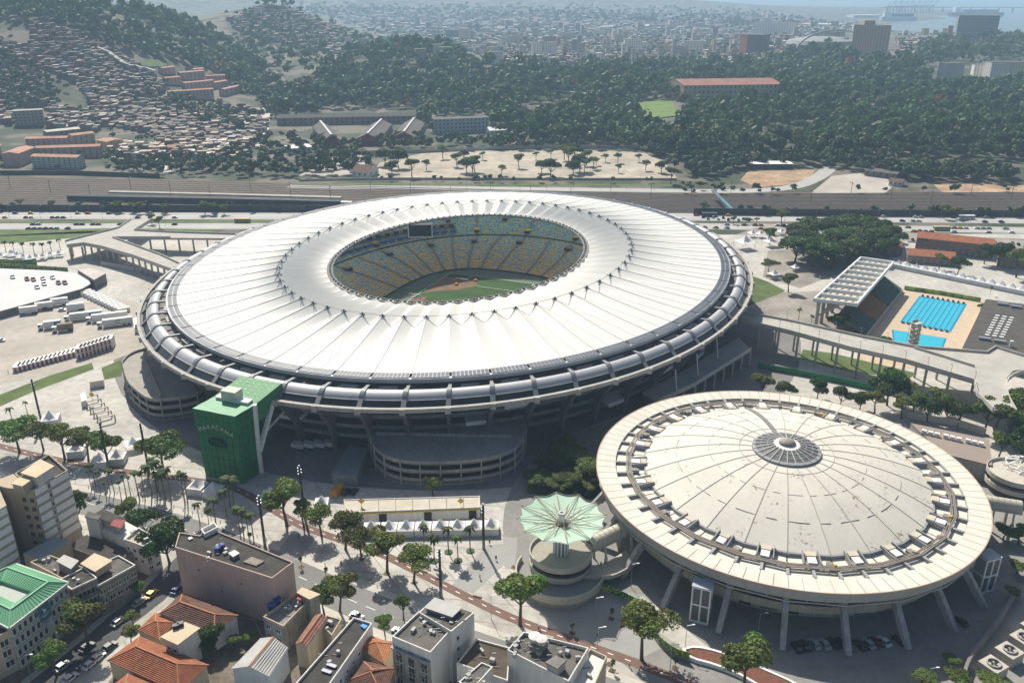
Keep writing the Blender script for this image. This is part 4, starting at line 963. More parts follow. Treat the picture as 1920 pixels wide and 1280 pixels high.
def tree(px,py,h,k,label,group=None,wide=1.0):
    s=h*(1.13 if k in('round','round2','airy','flat','slim') and h>6 else 1)/H0[k]; wide*=1.12 if k in('round','round2','airy','flat') else 1; o=PT(k).put((*G(px,py),0),rnd.uniform(0,6.28),label,group,(s*wide,s*wide,s)); return o
G1='trees on the paved plaza'
for px,py,h,k,lb in [(37,848,12,'flat','spreading tree at the left edge of the plaza beyond the apartment block'),(82,844,10.5,'airy','airy olive tree second from the left along the plaza path'),(122,862,12.5,'airy','tall thin crowned tree in front of the pointed white tent'),
  (166,864,11,'round2','olive tree beside the white tents left of the plaza pole'),(203,876,12.5,'round','dense dark green tree by the low white tent roofs'),(307,884,12.5,'flat','broad brownish crowned tree beside the black pole left of the green tower'),
  (538,984,14,'round','tall green tree right of the green tower foot'),(570,988,10,'slim','small slender tree next to the black pole right of the green tower'),(603,1004,10,'airy','airy tree left of the ticket booth roof'),(648,1030,11.5,'airy','wide sparse tree at the left end of the ticket booth'),
  (678,1048,10,'airy','leafy tree in front of the left end of the white tent row'),(726,1072,12,'round2','olive tree in front of the white peaked tent row'),(776,1092,11,'airy','sparse forked tree right of the others beside the brown bike path'),
  (975,1172,14.5,'round','large leafy tree standing below the round spiral pavilion'),(757,1162,7.5,'slim','small dense tree behind the white building with antenna roof'),(722,1190,6,'round','low round tree between the long dark roof and the avenue'),
  (1203,1236,14,'airy','tall tree beside the green and yellow printed barrier'),(1396,1296,13.5,'round','big green tree in front of the red earth planter at the bottom'),(152,992,13,'slim','slender bent tree at the corner of the beige apartment block'),
  (318,1056,14.5,'dark','big dark spreading tree at the top of the side street'),(272,1010,11,'dark','dark tree at the avenue edge left of the big spreading tree'),(245,982,8,'round','small green tree behind the white roof terrace'),(637,1146,10,'round2','tree on the avenue pavement behind the brown roofed house'),(608,1150,8,'round','green tree beside the terrace with blue tanks'),
  (166,1214,12,'round2','thin leaved street tree in front of the green roofed school'),(107,1268,9,'round','round street tree at the foot of the green roofed school'),(264,1120,5,'round','light green bush tree near the yellow taxi'),(246,1205,5.5,'round2','leafy shrub tree between the street and the red tiled roof'),
  (400,1215,8,'dark','dark garden tree behind the red tiled house'),(812,930,7,'round2','lone small tree in front of the concrete ramp building')]: tree(px,py,h,k,lb,G1)
G2='trees beside the raised walkway and the arena'
for i,(px,py,h,k,lb) in enumerate([(1425,750,11,'round','bushy tree under the stadium end of the right walkway'),(1663,760,16,'dark','tall dark tree rising above the middle of the right walkway'),(1532,748,9,'dark','dark low tree behind the top of the arena rim'),(1612,770,9,'dark','dark tree hugging the arena rim near its top right'),
   (1712,782,10,'round','tree below the walkway right of the tall dark one'),(1738,790,11,'dark','dark tree above the taupe roofed hall'),(1772,792,11,'dark','dark tree above the right part of the taupe hall roof'),(1690,785,9,'round2','thin tree beside the pale low wall'),
   (1845,812,13,'round','bright green tree right of the taupe roofed hall'),(1882,830,14,'round','green tree at the right edge behind the taupe hall'),(1915,850,13,'dark','dark tree at the right picture edge above the lattice frame'),(1905,790,12,'round','tree under the far end of the right walkway'),(1470,752,9,'dark','second bushy tree under the stadium end of the walkway'),(1575,762,9,'dark','dark tree left of the one hugging the arena rim'),(1640,775,9,'round2','thin tree right of the one hugging the arena rim'),(1680,758,11,'airy','airy tree beside the tall dark walkway tree'),(1755,775,10,'round','green tree behind the taupe hall below the walkway end'),(1795,800,11,'dark','dark tree at the right end of the pale low wall'),(1868,800,13,'dark','dark tree left of the one under the walkway end'),(1895,812,14,'round','bright tree between the walkway end and the taupe hall'),(1925,815,13,'dark','dark tree at the right edge under the walkway end'),(1930,880,13,'dark','dark tree at the right edge beside the lattice frame'),(1872,858,9,'round','tree at the lower right corner of the taupe hall'),
   (1042,850,8,'dark','dark shrub tree in the shade between stadium and arena'),(1045,892,8,'dark','round dark tree behind the mint umbrella'),(1012,920,6,'round','low green hedge tree behind the ticket gates'),(1075,925,6.5,'round','leafy tree between the umbrella and the arena'),(1108,915,8,'dark','dark tree touching the arena rim on its left')]): tree(px,py,h,k,lb,G2)
G3='dark trees between stadium and swimming pool'
for i,(px,py,h) in enumerate([(1490,492,17),(1522,500,18),(1556,505,18),(1590,496,17),(1618,486,17),(1646,474,16),(1506,480,17),(1536,486,16),(1572,478,18),(1604,470,17),(1632,458,15),(1596,438,14),(1562,440,14),(1520,444,14),(1666,462,14),(1500,462,17),(1542,456,17),(1584,450,16),(1624,446,15),(1655,450,14)]): tree(px,py,h,'dark',('dark broad tree in the dense clump by the pool grandstand, '+('front row' if py>485 else 'middle row' if py>460 else 'back row')+(' left part' if px<1545 else ' middle part' if px<1600 else ' right part')),G3,1.45)
for px,py,h,k,lb in [(1478,548,10,'round','small round tree on the pavement right of the stadium lawn'),(1440,512,7.5,'flat','flat topped tree beside the stadium lawn'),(1442,458,10,'round','tree beside the white tents right of the stadium roof'),(1570,625,11,'dark','dark tree at the near end of the pool grandstand'),(1652,660,8.5,'dark','round dark tree between the grandstand and the diving pool'),
   (1795,515,12,'dark','dark tree behind the middle of the poolside tents'),(1870,500,16,'dark','tall dark tree in front of the red roofed barracks'),(1905,520,15,'round','tall tree at the right edge behind the poolside tents'),(1845,495,13,'dark','dark tree right of the red roofed barracks'),(1838,585,5,'round','round shrub at the corner of the black roofed hall'),(1735,470,9,'round2','thin tree beside the red roofed barracks'),
   (1760,505,9,'round','leafy tree behind the poolside tents')]: tree(px,py,h,k,lb,'trees around the swimming pool')
for px,py,h,lb in [(1497,602,7,'palm between the stadium ramp and the pool grandstand'),(1520,612,6,'short palm under the grandstand end'),(1856,553,5,'small palm on the terrace above the black roofed hall'),(1668,455,9,'palm at the right end of the dark tree clump')]: tree(px,py,h,'palm',lb,'palms near the pool')
for px,py in [(841,1035),(882,1033),(859,1051),(814,1052),(795,1027)]:
    tree(px,py,9 if px>800 else 8,'palm','royal palm in a round planter in front of the white tent row','palms in round planters')
    c=G(px,py); m=MB(); m.lathe((*c,0),[(1.3,0),(1.3,.3),(0.01,.4)],12); o=m.build('planter_shrub',leaf_d); tag(o,'round green planting at the foot of a plaza palm','planter','round planters under the palms')
for px,py,h in [(172,918,9),(189,921,9),(207,923,10),(237,931,9),(262,938,10),(272,933,9),(295,923,11),(307,926,11),(321,941,12),(347,943,13),(352,942,13),(375,981,9),(392,985,8),(405,983,9),(425,968,11),(432,951,12),(440,960,11),(457,1001,9),(466,1004,9),(475,1006,9),(450,998,8),(470,1020,5),(215,925,9),(200,935,8),(285,930,10),(55,790,9),(26,800,8),(300,930,10),(310,935,9),(180,912,8),(228,938,8),(246,932,9)]:
    tree(px,py,h*rnd.uniform(.8,1.25),'thin' if px<360 and rnd.random()<.6 else 'palm','slender palm in the plaza grove '+('left of the beige block roof' if px<100 else 'beside the low white tent' if px<230 else 'right of the plaza pole' if px<330 else 'at the foot of the green tower' if px<410 else 'nearest the avenue below the green tower'),'palms in the plaza grove')
for px,py in [(12,476),(28,477),(45,479),(65,480),(82,480),(98,477),(114,472)]: tree(px,py,8.5,'fan','palm in the row beside the white tents left of the forked walkway','palms left of the forked walkway')
for k,(px,py,h) in enumerate([(40,392,7),(100,394,7),(225,398,8),(250,398,7),(262,400,8),(310,400,7),(385,401,9),(400,402,8),(420,402,7),(300,428,8),(285,420,7),(1375,420,6),(1398,420,5),(1418,420,5),(1465,420,10),(1770,410,9),(1790,410,8),(1320,400,8)]): tree(px,py,h,'round' if k%2 else 'round2',('small '+('round' if k%2 else 'olive')+' tree along the highway '+('far left of the stadium' if px<120 else 'left of the stadium behind the forked walkway' if px<280 else 'left of the stadium by its roof edge' if px<430 else 'just right of the stadium roof' if px<1480 else 'at the right part of the dark wall')),'trees along the highway wall')
for px,py,h,k in [(772,334,10,'round'),(722,312,10,'dark'),(747,315,11,'dark'),(830,298,8,'round'),(857,314,8,'airy'),(885,334,10,'round'),(875,326,9,'dark'),(890,322,9,'round'),(973,315,8,'round'),(1033,298,6,'round'),(1032,334,10,'dark'),(1067,312,11,'round'),(1087,322,10,'dark'),(1100,312,9,'round'),(1077,298,9,'dark'),(1058,300,9,'round'),(1118,311,5,'round'),(1135,306,5,'airy'),(1158,308,6,'round2'),(1198,306,5,'airy'),(1257,346,9,'round'),(1112,318,7,'round'),(905,300,5,'round'),(940,330,6,'airy'),(1005,300,5,'round'),(1015,325,7,'dark'),(1160,325,5,'round'),(1210,320,6,'airy'),(800,320,6,'round'),(1075,328,8,'dark'),(1095,325,8,'round'),(735,325,7,'dark'),(870,300,6,'dark'),(1240,325,7,'dark')]:
    p=RT(px,py); s=1.7*h/H0[k]; PT(k).put((p[0],p[1],p[2]),rnd.uniform(0,6.28),('dark green' if k=='dark' else 'sparse pale' if k in('airy','round2') else 'round green')+' tree '+('at the left end of' if px<760 else 'left of the cluster on' if px<800 else 'in the left cluster on' if px<900 else 'standing alone in the middle of' if px<1000 else 'left of the big cluster on' if px<1050 else 'in the big right cluster on' if px<1125 else 'near the right end of')+' the pale sandy lot','trees on the sandy lot',(s*1.1,s*1.1,s))
for px,py,h in [(1000,905,5),(1010,918,5),(1022,908,5),(1035,922,5),(1050,912,5.5),(1065,905,5),(1080,915,5.5),(1095,905,6),(1105,925,5),(1088,928,4.5),(1060,925,4.5),(1028,880,6),(1050,865,6),(1062,845,6),(1030,835,5),(1075,870,6),(1100,890,7),(1115,900,7)]: tree(px,py,h,'round' if (px+py)%3 else 'dark','rounded bush in the green thicket between the stadium and the arena','thicket between stadium and arena',1.7)
sheet('thicket_ground',GG([(985,925),(1000,890),(1040,815),(1100,840),(1125,900),(1130,935),(1060,935)]),.11,grass)
# young trees in square beds
bed=M('bed_earth',(.13,.085,.05),.95)
for px,py in [(964,1063),(939,1107),(1146,1160),(1073,1187),(1148,1257),(1266,1252),(1143,1245),(1105,1225),(565,1063),(612,1082),(725,1075),(777,1092),(678,1048),(540,985)]:
    c=G(px,py); m=MB(); m.q(*[(c[0]+1.1*math.cos(a),c[1]+1.1*math.sin(a),.125) for a in (0.3,1.87,3.44,5.01)]); o=structure(m.build('tree_bed',bed))
for px,py in [(1146,1160),(1073,1187),(1148,1257),(1266,1252),(939,1107),(565,1063),(612,1082)]: tree(px,py,4,'slim','thin young sapling in a square earth bed','young saplings on the plaza',.6)
# the wooded park and hills: the nearest 300 trees one by one, the rest as one mass
def inpoly(x,y,P):
    c=False; j=len(P)-1
    for i in range(len(P)):
        if (P[i][1]>y)!=(P[j][1]>y) and x<(P[j][0]-P[i][0])*(y-P[i][1])/(P[j][1]-P[i][1])+P[i][0]: c=not c
        j=i
    return c
def PX(x,y,z):
    d=CAMH-z; zc=y*cp+d*sp; yc=-y*sp+d*cp; return (960+FPX*x/zc,640+FPX*yc/zc)
FP=[[(500,225),(520,185),(575,160),(640,120),(700,100),(760,92),(860,104),(930,130),(1010,138),(1280,132),(1420,128),(1500,108),(1560,92),(1630,100),(1700,118),(1760,160),(1960,160),(1990,345),(1880,345),(1700,345),(1640,318),(1560,308),(1400,305),(1350,322),(1275,335),(1240,292),(1200,278),(1000,268),(930,255),(800,250),(770,232),(600,220)],
    [(-60,30),(60,8),(170,-20),(300,30),(400,70),(500,135),(530,190),(500,215),(440,160),(330,118),(225,92),(165,62),(80,42),(0,40),(-60,40)],
    [(1700,118),(1760,80),(1990,75),(1990,135),(1820,135),(1760,128)],
    [(440,30),(520,15),(640,40),(700,70),(760,92),(640,125),(560,155),(500,140),(460,95)]]
HOLES=[[(1186,192),(1264,186),(1284,222),(1290,250),(1215,252),(1196,225)],[(1275,160),(1460,160),(1462,200),(1275,205)],[(810,220),(920,220),(920,262),(810,262)],[(1740,120),(1980,110),(1980,165),(1740,168)],[(1590,60),(1675,60),(1680,122),(1590,118)],[(1035,185),(1112,185),(1112,205),(1035,205)],[(980,205),(1045,205),(1045,225),(980,225)],[(600,205),(800,205),(800,235),(600,235)]]
pts=[]
fr=random.Random(5); y=860.0
while y<2700:
    st=9.5 if y<1500 else 12.5 if y<2000 else 16
    x=-1400.0
    while x<1900:
        X=x+fr.uniform(-.45,.45)*st; Y=y+fr.uniform(-.45,.45)*st; Z=TH(X,Y); q=PX(X,Y,Z)
        if -40<q[0]<1970 and any(inpoly(*q,P) for P in FP) and not any(inpoly(*q,P) for P in HOLES):
            if fr.random()<((.93 if math.sin(X*.013+.7)*math.sin(Y*.011)+.4*math.sin(X*.041-Y*.03)<.8 else .25) if not inpoly(*q,FP[3]) else .10): pts.append((X,Y,Z,q))
        x+=st
    y+=st
sizes=sorted(range(len(pts)),key=lambda i:pts[i][1])
single=set(sizes[:285])
def fblob(seed,cr=5.0,h=12):
    r=random.Random(seed); B=[]
    for k in range(7): a=r.uniform(0,6.28); q=r.uniform(.1,.6)*cr; B.append((math.cos(a)*q,math.sin(a)*q,h*r.uniform(.5,.85),cr*r.uniform(.38,.55),cr*r.uniform(.3,.45)))
    return B
fproto=[]
for k in range(6):
    V=leafcloud(fblob(40+k),420,.72,90+k,.3); o=quadmesh('park_tree',V,leaf_o if k==5 else (leaf_f,leaf_f,leaf_f,leaf_d,leaf_y)[k]); tag(o,'dark green tree crown at the near edge of the wooded park beyond the railway','tree','trees along the near edge of the park'); fproto.append(Proto(o))
far_v=[leafcloud(fblob(60+k,5.6),95,1.25,190+k,.13) for k in range(8)]
acc=[]; mid=[]; leaf_m=leafmat('mid_leaves',(.045,.088,.023))
for i,(X,Y,Z,q) in enumerate(pts):
    s=fr.choice((.55,.8,.9,1.0,1.1,1.3,1.6,2.0))*fr.uniform(.9,1.1)*(1.0 if Y<1500 else 1.15)
    if i in single:
        k=fr.choice((0,0,1,1,2,2,3,3,3,3,4)) if fr.random()<.5 else fr.choice((0,1,2,3)); lab='dark green tree crown at the near edge of the wooded park beyond the railway' if k<4 else 'olive green tree crown at the near edge of the wooded park beyond the railway'
        if 1275<q[0]<1420 and 200<q[1]<245 or fr.random()<.006: k=5; lab='russet brown tree crown among the green trees of the park'
        o=fproto[k].put((X,Y,Z),fr.uniform(0,6.28),lab,'trees along the near edge of the park',(s,s,s*fr.uniform(.85,1.15)))
    else:
        a=fr.uniform(0,6.28); c,sn=math.cos(a),math.sin(a); V=far_v[fr.randrange(8)]*np.array([s,s,s*fr.uniform(.8,1.3)]); n=80 if Y<1500 else 60 if Y<2000 else 40
        V=V[:4*n]; mid.append(np.full(len(V)//4,fr.choice((0,0,0,1,1,1,2,2,2)) if fr.random()>.008 else 4,dtype=np.int32)); W2=np.stack([V[:,0]*c-V[:,1]*sn+X,V[:,0]*sn+V[:,1]*c+Y,V[:,2]+Z],1); acc.append(W2)
o=stuff(quadmesh('forest',np.concatenate(acc),leaf_f)); [o.data.materials.append(x) for x in (leaf_d,leaf_m,leaf_y,leaf_o)]; o.data.polygons.foreach_set('material_index',np.concatenate(mid)); print('TREES',len(pts))
# ---------------------------------------------------------------- buildings of the near streets
beige=M('beige_plaster',(.46,.39,.29),.9,var=.06,scale=.2,streak=.18); whitew=M('white_plaster',(.66,.65,.61),.85,var=.05,scale=.3,streak=.15); dirtyw=M('dirty_plaster',(.36,.34,.30),.9,var=.2,scale=.5,streak=.4)
pinkp=M('pink_plaster',(.52,.385,.335),.9,var=.06,scale=.25,streak=.14); creamp=M('cream_plaster',(.50,.43,.31),.9,var=.08,streak=.15); brownp=M('brown_plaster',(.27,.23,.19),.9,var=.2,streak=.3); pale_b=M('pale_blue_plaster',(.46,.52,.55),.85,var=.06,streak=.1)
roofgrey=M('grey_roof',(.115,.108,.098),.95,var=.28,scale=.25,var2=.15,scale2=1.5); roofdark=M('dark_roof',(.055,.052,.046),.95,var=.3,scale=.3,var2=.15,scale2=1.8); lidm=M('cream_roof_sheet',(.55,.46,.32),.8,var=.06,streak=.1); lidg=M('grey_roof_sheet',(.36,.36,.35),.6,var=.1,scale=.4); shed_b=M('blue_grey_sheet',(.25,.285,.31),.55,var=.06)
pane_m=M('window_pane',(.03,.035,.04),.2,0,.4,.5,.5); frame_m=white
def _win(w,h,fm):
    m=MB(); m.box((0,-.06,0),(w,.14,h)); m.mi=1
    n=2 if w>1.1 else 1
    for k in range(n): x=-w/2+w*(k+.5)/n; m.box((x,-.10,.08),(w/n-.14,.12,h-.16))
    m.mi=0; m.box((0,-.14,-.1),(w+.2,.3,.1)); return m
WIN={}
def window(parent,p,yaw,w,h,fm=None,pane=None):
    fm=fm or white; pane=pane or pane_m; key=(round(w,2),round(h,2),fm.name,pane.name)
    if key not in WIN:
        o=_win(w,h,fm).build('window',[fm,pane]); WIN[key]=o.data; bpy.data.objects.remove(o)
    return shared(parent,'window',WIN[key],p,yaw)
def building(name,label,px,h,wm,rm,parapet=.7,pm=None,wins=(),cat='building',group=None,pts=None):
    P=pts or GG(px,h); n=len(P); A=sum(P[i][0]*P[(i+1)%n][1]-P[(i+1)%n][0]*P[i][1] for i in range(n))
    c=(sum(p[0] for p in P)/n,sum(p[1] for p in P)/n); t=thing(name,label,cat,(*c,0),0,group)
    m=MB(); m.prism(P,0,h-parapet,top=False); m.build('wall',wm,t)
    m=MB(); m.q(*[(*p,h-parapet) for p in (P if A>0 else P[::-1])]); m.build('roof',rm,t)
    if parapet>.05:
        m=MB(); Q=[(p[0]+(c[0]-p[0])*.001,p[1]+(c[1]-p[1])*.001) for p in P]; I=offs(P,.28 if A>0 else -.28,True)
        for i in range(n): j=(i+1)%n; m.prism([P[i],P[j],I[j],I[i]],h-parapet,h)
        m.build('parapet',pm or wm,t)
    for e,rows,cols,w,hh,z0,dz in wins:
        a=Vector(P[e]);b=Vector(P[(e+1)%n]); d=b-a; nrm=Vector((d.y,-d.x)).normalized()*(1 if A>0 else -1); yaw=math.atan2(nrm.y,nrm.x)+PI/2
        for r in range(rows):
            for k in range(cols):
                q=a+d*((k+.5)/cols)+nrm*.02; window(t,(q.x,q.y,z0+dz*r),yaw,w,hh)
    if wins:
        rr=random.Random(int(h*100)+n)
        for e,rows,cols,w,hh,z0,dz in wins:
            a=Vector(P[e]);b=Vector(P[(e+1)%n]); d=b-a; nrm=Vector((d.y,-d.x)).normalized()*(1 if A>0 else -1)
            for r in range(rows):
                for k in range(cols):
                    if rr.random()<.4: q=a+d*((k+.5)/cols)+nrm*.35; m=MB(); m.box((q.x,q.y,z0+dz*r-.85),(.85,.5,.55),math.atan2(d.y,d.x)); m.build('cooling_unit',lidg,t)
    if parapet>.25 and h>6: clutter(t,PX(c[0],c[1],h),h-parapet+.7,5,2.6,int(abs(c[0])*10))
    return t,P
def lid(t,px,h,th,mat,wallmat=None,hb=None,name='roof_lid'):
    P=GG(px,h); m=MB(); m.prism(P,h-th,h); m.build(name,mat,t)
    if wallmat: c=(sum(p[0] for p in P)/len(P),sum(p[1] for p in P)/len(P)); m=MB(); m.prism([(p[0]+(c[0]-p[0])*.12,p[1]+(c[1]-p[1])*.12) for p in P],hb,h-th); m.build('penthouse_wall',wallmat,t)
def tank(label,px,h,r,hh,mat,group='water tanks on the near roofs'):
    c=G(*px,h); t=thing('water_tank',label,'tank',(*c,h),0,group); m=MB(); m.lathe((*c,h),[(r*.88,0),(r,hh*.85),(r*1.06,hh*.87),(r*1.06,hh*.95)],16); m.build('body',mat,t,True)
    m=MB(); m.lathe((*c,h),[(r*1.06,hh*.95),(r*.7,hh*1.08),(0.01,hh*1.13)],16); m.build('lid',mat,t,True)
def clutter(t,px0,h,n,spread,seed):
    r=random.Random(seed); c=G(*px0,h)
    for k in range(n):
        m=MB(); x=c[0]+r.uniform(-spread,spread); y=c[1]+r.uniform(-spread,spread)
        if k%3==0: m.box((x,y,h-.7),(r.uniform(.6,1.5),r.uniform(.5,1.0),r.uniform(.5,1.1)),r.uniform(0,3)); m.build('cooling_unit',lidg,t)
        elif k%3==1: m.bar((x,y,h-.6),(x+r.uniform(-3,3),y+r.uniform(-1,1),h-.5),.14); m.build('pipe',pipe,t)
        else: m.tube((x,y,h-.7),(x,y,h+r.uniform(1.2,2.6)),.05,.03,5); m.bar((x-.5,y,h+1),(x+.5,y,h+1.1),.05); m.build('antenna',steel,t)
blue_t=M('blue_plastic',(.025,.06,.22),.45,var=.1); 
# beige apartment block at the left edge
t,P=building('apartment_block','tall beige apartment block with white striped panels at the left edge',[(62,918),(127,881),(92,851),(25,888)],25,beige,roofdark,.9)
def panels(t,a,b,h,rows,f0,f1,mat):
    a=Vector(a);b=Vector(b); d=b-a; n=Vector((d.y,-d.x)).normalized(); 
    for r in range(rows):
        z1=h-.3-r*3.0; m=MB(); p=a+d*f0+n*.03;q=a+d*f1+n*.03; p2=p+n*.12;q2=q+n*.12; m.prism([p[:],q[:],q2[:],p2[:]],z1-2.0,z1); m.build('wall_panel',mat,t)
whp=M('white_panel',(.80,.79,.76),.8,var=.03,streak=.06); panels(t,P[0],P[1],25,7,.02,.36,whp); panels(t,P[0],P[1],25,7,.46,.99,whp)
for r in range(7):
    q=Vector(P[0])+(Vector(P[1])-Vector(P[0]))*.41; d=Vector(P[1])-Vector(P[0]); window(t,(q.x,q.y,22.6-r*3),math.atan2(d.y,d.x),.6,1.6)
lid(t,[(38,886),(75,860),(102,873),(68,895)],28.5,.3,lidm,whitew,24.1); lid(t,[(20,906),(43,890),(63,896),(42,911)],27.5,.25,lidm,beige,24.1)
P2=GG([(13,914),(62,919),(30,886),(-22,905)],25); m=MB(); m.prism(P2,0,25); m.build('stair_core',beige,t)
d=Vector(P2[1])-Vector(P2[0]); nn=Vector((d.y,-d.x)).normalized()*.05
for r in range(7):
    for f in (.58,.88): q=Vector(P2[0])+d*f+nn; window(t,(q.x,q.y,21-r*3),math.atan2(d.y,d.x),1.3,1.2,brownp)
P3=GG([(-66,992),(12,947),(-6,905),(-90,945)],24.5); m=MB(); m.prism(P3,0,24.5); m.build('left_wing',beige,t); panels(t,P3[0],P3[1],24.5,7,.05,.97,whp)
# pink block
t,P=building('pink_block','windowless pink block with a dark flat roof at the avenue corner',[(328,1025),(510,1083),(550,1053),(396,990),(374,1003),(336,997)],16,pinkp,roofdark,.5)
lid(t,[(455,1052),(472,1043),(496,1051),(480,1060)],15.9,.3,brownp); lid(t,[(428,1036),(440,1030),(449,1036),(437,1043)],16.8,.3,white,concrete_d,15.5); lid(t,[(352,1008),(358,1005),(362,1008),(355,1011)],16,.3,white)
clutter(t,(420,1034),16,9,4,1)
fr_=GG([(378,994),(402,982),(408,990),(384,1002)],16.5); m=MB(); m.wall(fr_,.25,15.4,17,True); m.build('terrace_frame',white,t)
tank('left of two round blue water tanks on the pink block roof',(408,1033),15.6,.9,1.4,blue_t); tank('right of two round blue water tanks on the pink block roof',(417,1027),15.6,.9,1.4,blue_t)
for k in range(7):
    a=Vector(P[0]);b=Vector(P[1]); q=a+(b-a)*(.12+.11*k); 
    if k%2: window(t,(q.x,q.y,14-((k*5)%4)*2.4-1),math.atan2((b-a).y,(b-a).x),.28,.4,brownp)
# white terraced house and its dark neighbours
t,P=building('terrace_house','white house with a paved roof terrace and red awning beside the avenue',[(233,1010),(268,1023),(295,1008),(260,988)],10.5,whitew,M('terrace_tiles',(.46,.38,.32),.9,var=.06,scale=.8),.8,None,[(1,3,2,1.3,1.2,1.6,2.9),(0,2,3,1.1,1.2,4.2,2.9)])
Q=GG([(186,986),(233,1010),(260,988),(214,964)],10); m=MB(); m.prism(Q,0,9.6); m.build('side_wing',whitew,t)
lid(t,[(175,964),(192,953),(236,971),(222,988)],12.2,.25,roofdark,beige,9.6); lid(t,[(206,984),(214,973),(236,974),(226,990)],12.6,.15,M('red_awning',(.23,.035,.035),.7)); lid(t,[(158,968),(184,974),(191,966),(166,958)],13.5,.25,roofgrey,whitew,0)
clutter(t,(250,1000),10.6,4,3,2)
m=MB()
for k in range(7): c=G(270+k%3*3,1006+k//3*2,9.9); m.lathe((*c,9.7),[(.4,0),(.5,.4),(.25,.9),(.01,1.1)],8)
m.build('pot_plants',leaf,t)
t,P=building('dark_shed','low shed roof of dark corrugated sheets behind the white terrace house',[(126,1024),(162,1002),(252,1034),(216,1056)],6.5,brownp,roofdark,.1)
for k in range(22):
    a=Vector(P[0]).lerp(Vector(P[1]),k/21); b=Vector(P[3]).lerp(Vector(P[2]),k/21); m=MB(); m.bar((*a,6.48),(*b,6.48),.18,.14); m.build('roof_rib',roofgrey,t)
t,P=building('blue_grey_shed','blue grey sheet metal roof below the beige apartment block',[(43,1037),(102,1004),(133,1015),(80,1047)],9,beige,shed_b,0.05)
t,P=building('cream_house','cream house with two tilted roof lids behind the green roofed school',[(55,1052),(95,1040),(182,1072),(132,1092)],11,creamp,roofgrey,.7,None,[(3,2,4,1.2,1.2,5,3)])
lid(t,[(105,1051),(120,1039),(148,1050),(133,1066)],13.4,.2,lidg,concrete_d,10.3); lid(t,[(150,1056),(177,1036),(211,1050),(178,1071)],12.8,.25,lidm,beige,10.3); clutter(t,(90,1050),11,5,2.5,3)
t,P=building('shop_house','dark three storey shop house with white roof edge facing the side street',[(150,1074),(182,1098),(254,1058),(222,1040)],10,brownp,roofgrey,.5,whitew,[(1,2,5,1.6,1.5,3.6,3.1)])
t,P=building('balcony_house','shaded house with dark balconies next to the green roofed school',[(110,1086),(134,1104),(182,1082),(158,1062)],12,brownp,roofdark,.5,whitew,[(1,3,3,2.2,1.9,1.6,3.2)])
for r in range(3):
    m=MB(); a,b=Vector(P[1]),Vector(P[2]); n=Vector(((b-a).y,-(b-a).x)).normalized()*1.1; m.prism([a[:],b[:],(b+n)[:],(a+n)[:]],1.4+r*3.2,1.6+r*3.2); m.prism([(a+n*.9)[:],(b+n*.9)[:],(b+n)[:],(a+n)[:]],1.6+r*3.2,2.5+r*3.2); m.build('balcony',roofgrey,t)
# green roofed school
gro=M('green_metal_roof',(.17,.42,.24),.5,var=.05,scale=.2,streak=.05); gseam=M('green_seam',(.07,.22,.12),.6); teal=M('teal_banner',(.03,.16,.20),.7)
OQ=GG([(128,1091),(17,1176),(-95,1117),(30,1056)],14.0); IQ=GG([(60,1108),(28,1130),(-30,1103),(2,1088)],14.6)
scw=M('school_wall',(.42,.46,.41),.85,var=.06,streak=.1); c=(sum(p[0] for p in OQ)/4,sum(p[1] for p in OQ)/4)
t=thing('school','four storey school with a bright green ribbed metal roof around a courtyard','school',(*c,0))
m=MB(); m.prism([(p[0]+(c[0]-p[0])*.03,p[1]+(c[1]-p[1])*.03) for p in OQ],0,13.7); m.build('wall',scw,t)
for i in range(4):
    j=(i+1)%4; a,b=Vector(OQ[i]),Vector(OQ[j]); ia,ib=Vector(IQ[i]),Vector(IQ[j]); ra,rb=a.lerp(ia,.52),b.lerp(ib,.52)
    m=MB(); m.q((*a,14),(*b,14),(*rb,16),(*ra,16)); m.q((*ra,16),(*rb,16),(*ib,14.6),(*ia,14.6)); m.q((*ia,14.6),(*ib,14.6),(*ib,13.71),(*ia,13.71)); m.build('roof',gro,t)
    N=int((b-a).length/1.05)
    for k in range(1,N):
        f=k/N; m=MB(); m.bar((*a.lerp(b,f),14.03),(*ra.lerp(rb,f),16.03),.09,.09); m.bar((*ra.lerp(rb,f),16.03),(*ia.lerp(ib,f),14.63),.09,.09); m.build('roof_seam',gseam,t)
    m=MB(); m.bar((*ra,16.05),(*rb,16.05),.35,.15); m.bar((*a,14.05),(*ra,16.05),.3,.12); m.build('ridge_cap',gro,t)
    m=MB(); m.bar((*a,13.85),(*b,13.85),.5,.35); m.build('eave',whitew,t)
def facade(a,b,rows,cols,skip=()):
    a=Vector(a);b=Vector(b); a,b=a.lerp(Vector(c),.03),b.lerp(Vector(c),.03); d=b-a; nr=Vector((d.y,-d.x)).normalized(); 
    if nr.dot(Vector(c)-a)>0: nr=-nr
    yaw=math.atan2(nr.y,nr.x)+PI/2
    for r in range(rows):
        for k in range(cols):
            if (r,k) in skip: continue
            q=a+d*((k+.5)/cols)+nr*.02; window(t,(q.x,q.y,1.2+3.2*r),yaw,d.length/cols*.62,1.9)
        m=MB(); z=3.4+3.2*r; m.bar((*(a+nr*.1),z+.35),(*(b+nr*.1),z+.35),.3,.35); m.build('floor_band',M('school_band',(.33,.42,.36),.8),t)
    return a,d,nr,yaw
a,d,nr,yaw=facade(OQ[0],OQ[1],4,11,{(r,k) for r in (2,3) for k in (4,5)}|{(1,4)})
def onf(f,z,o=.25): q=a+d*f+nr*o; return (q.x,q.y,z)
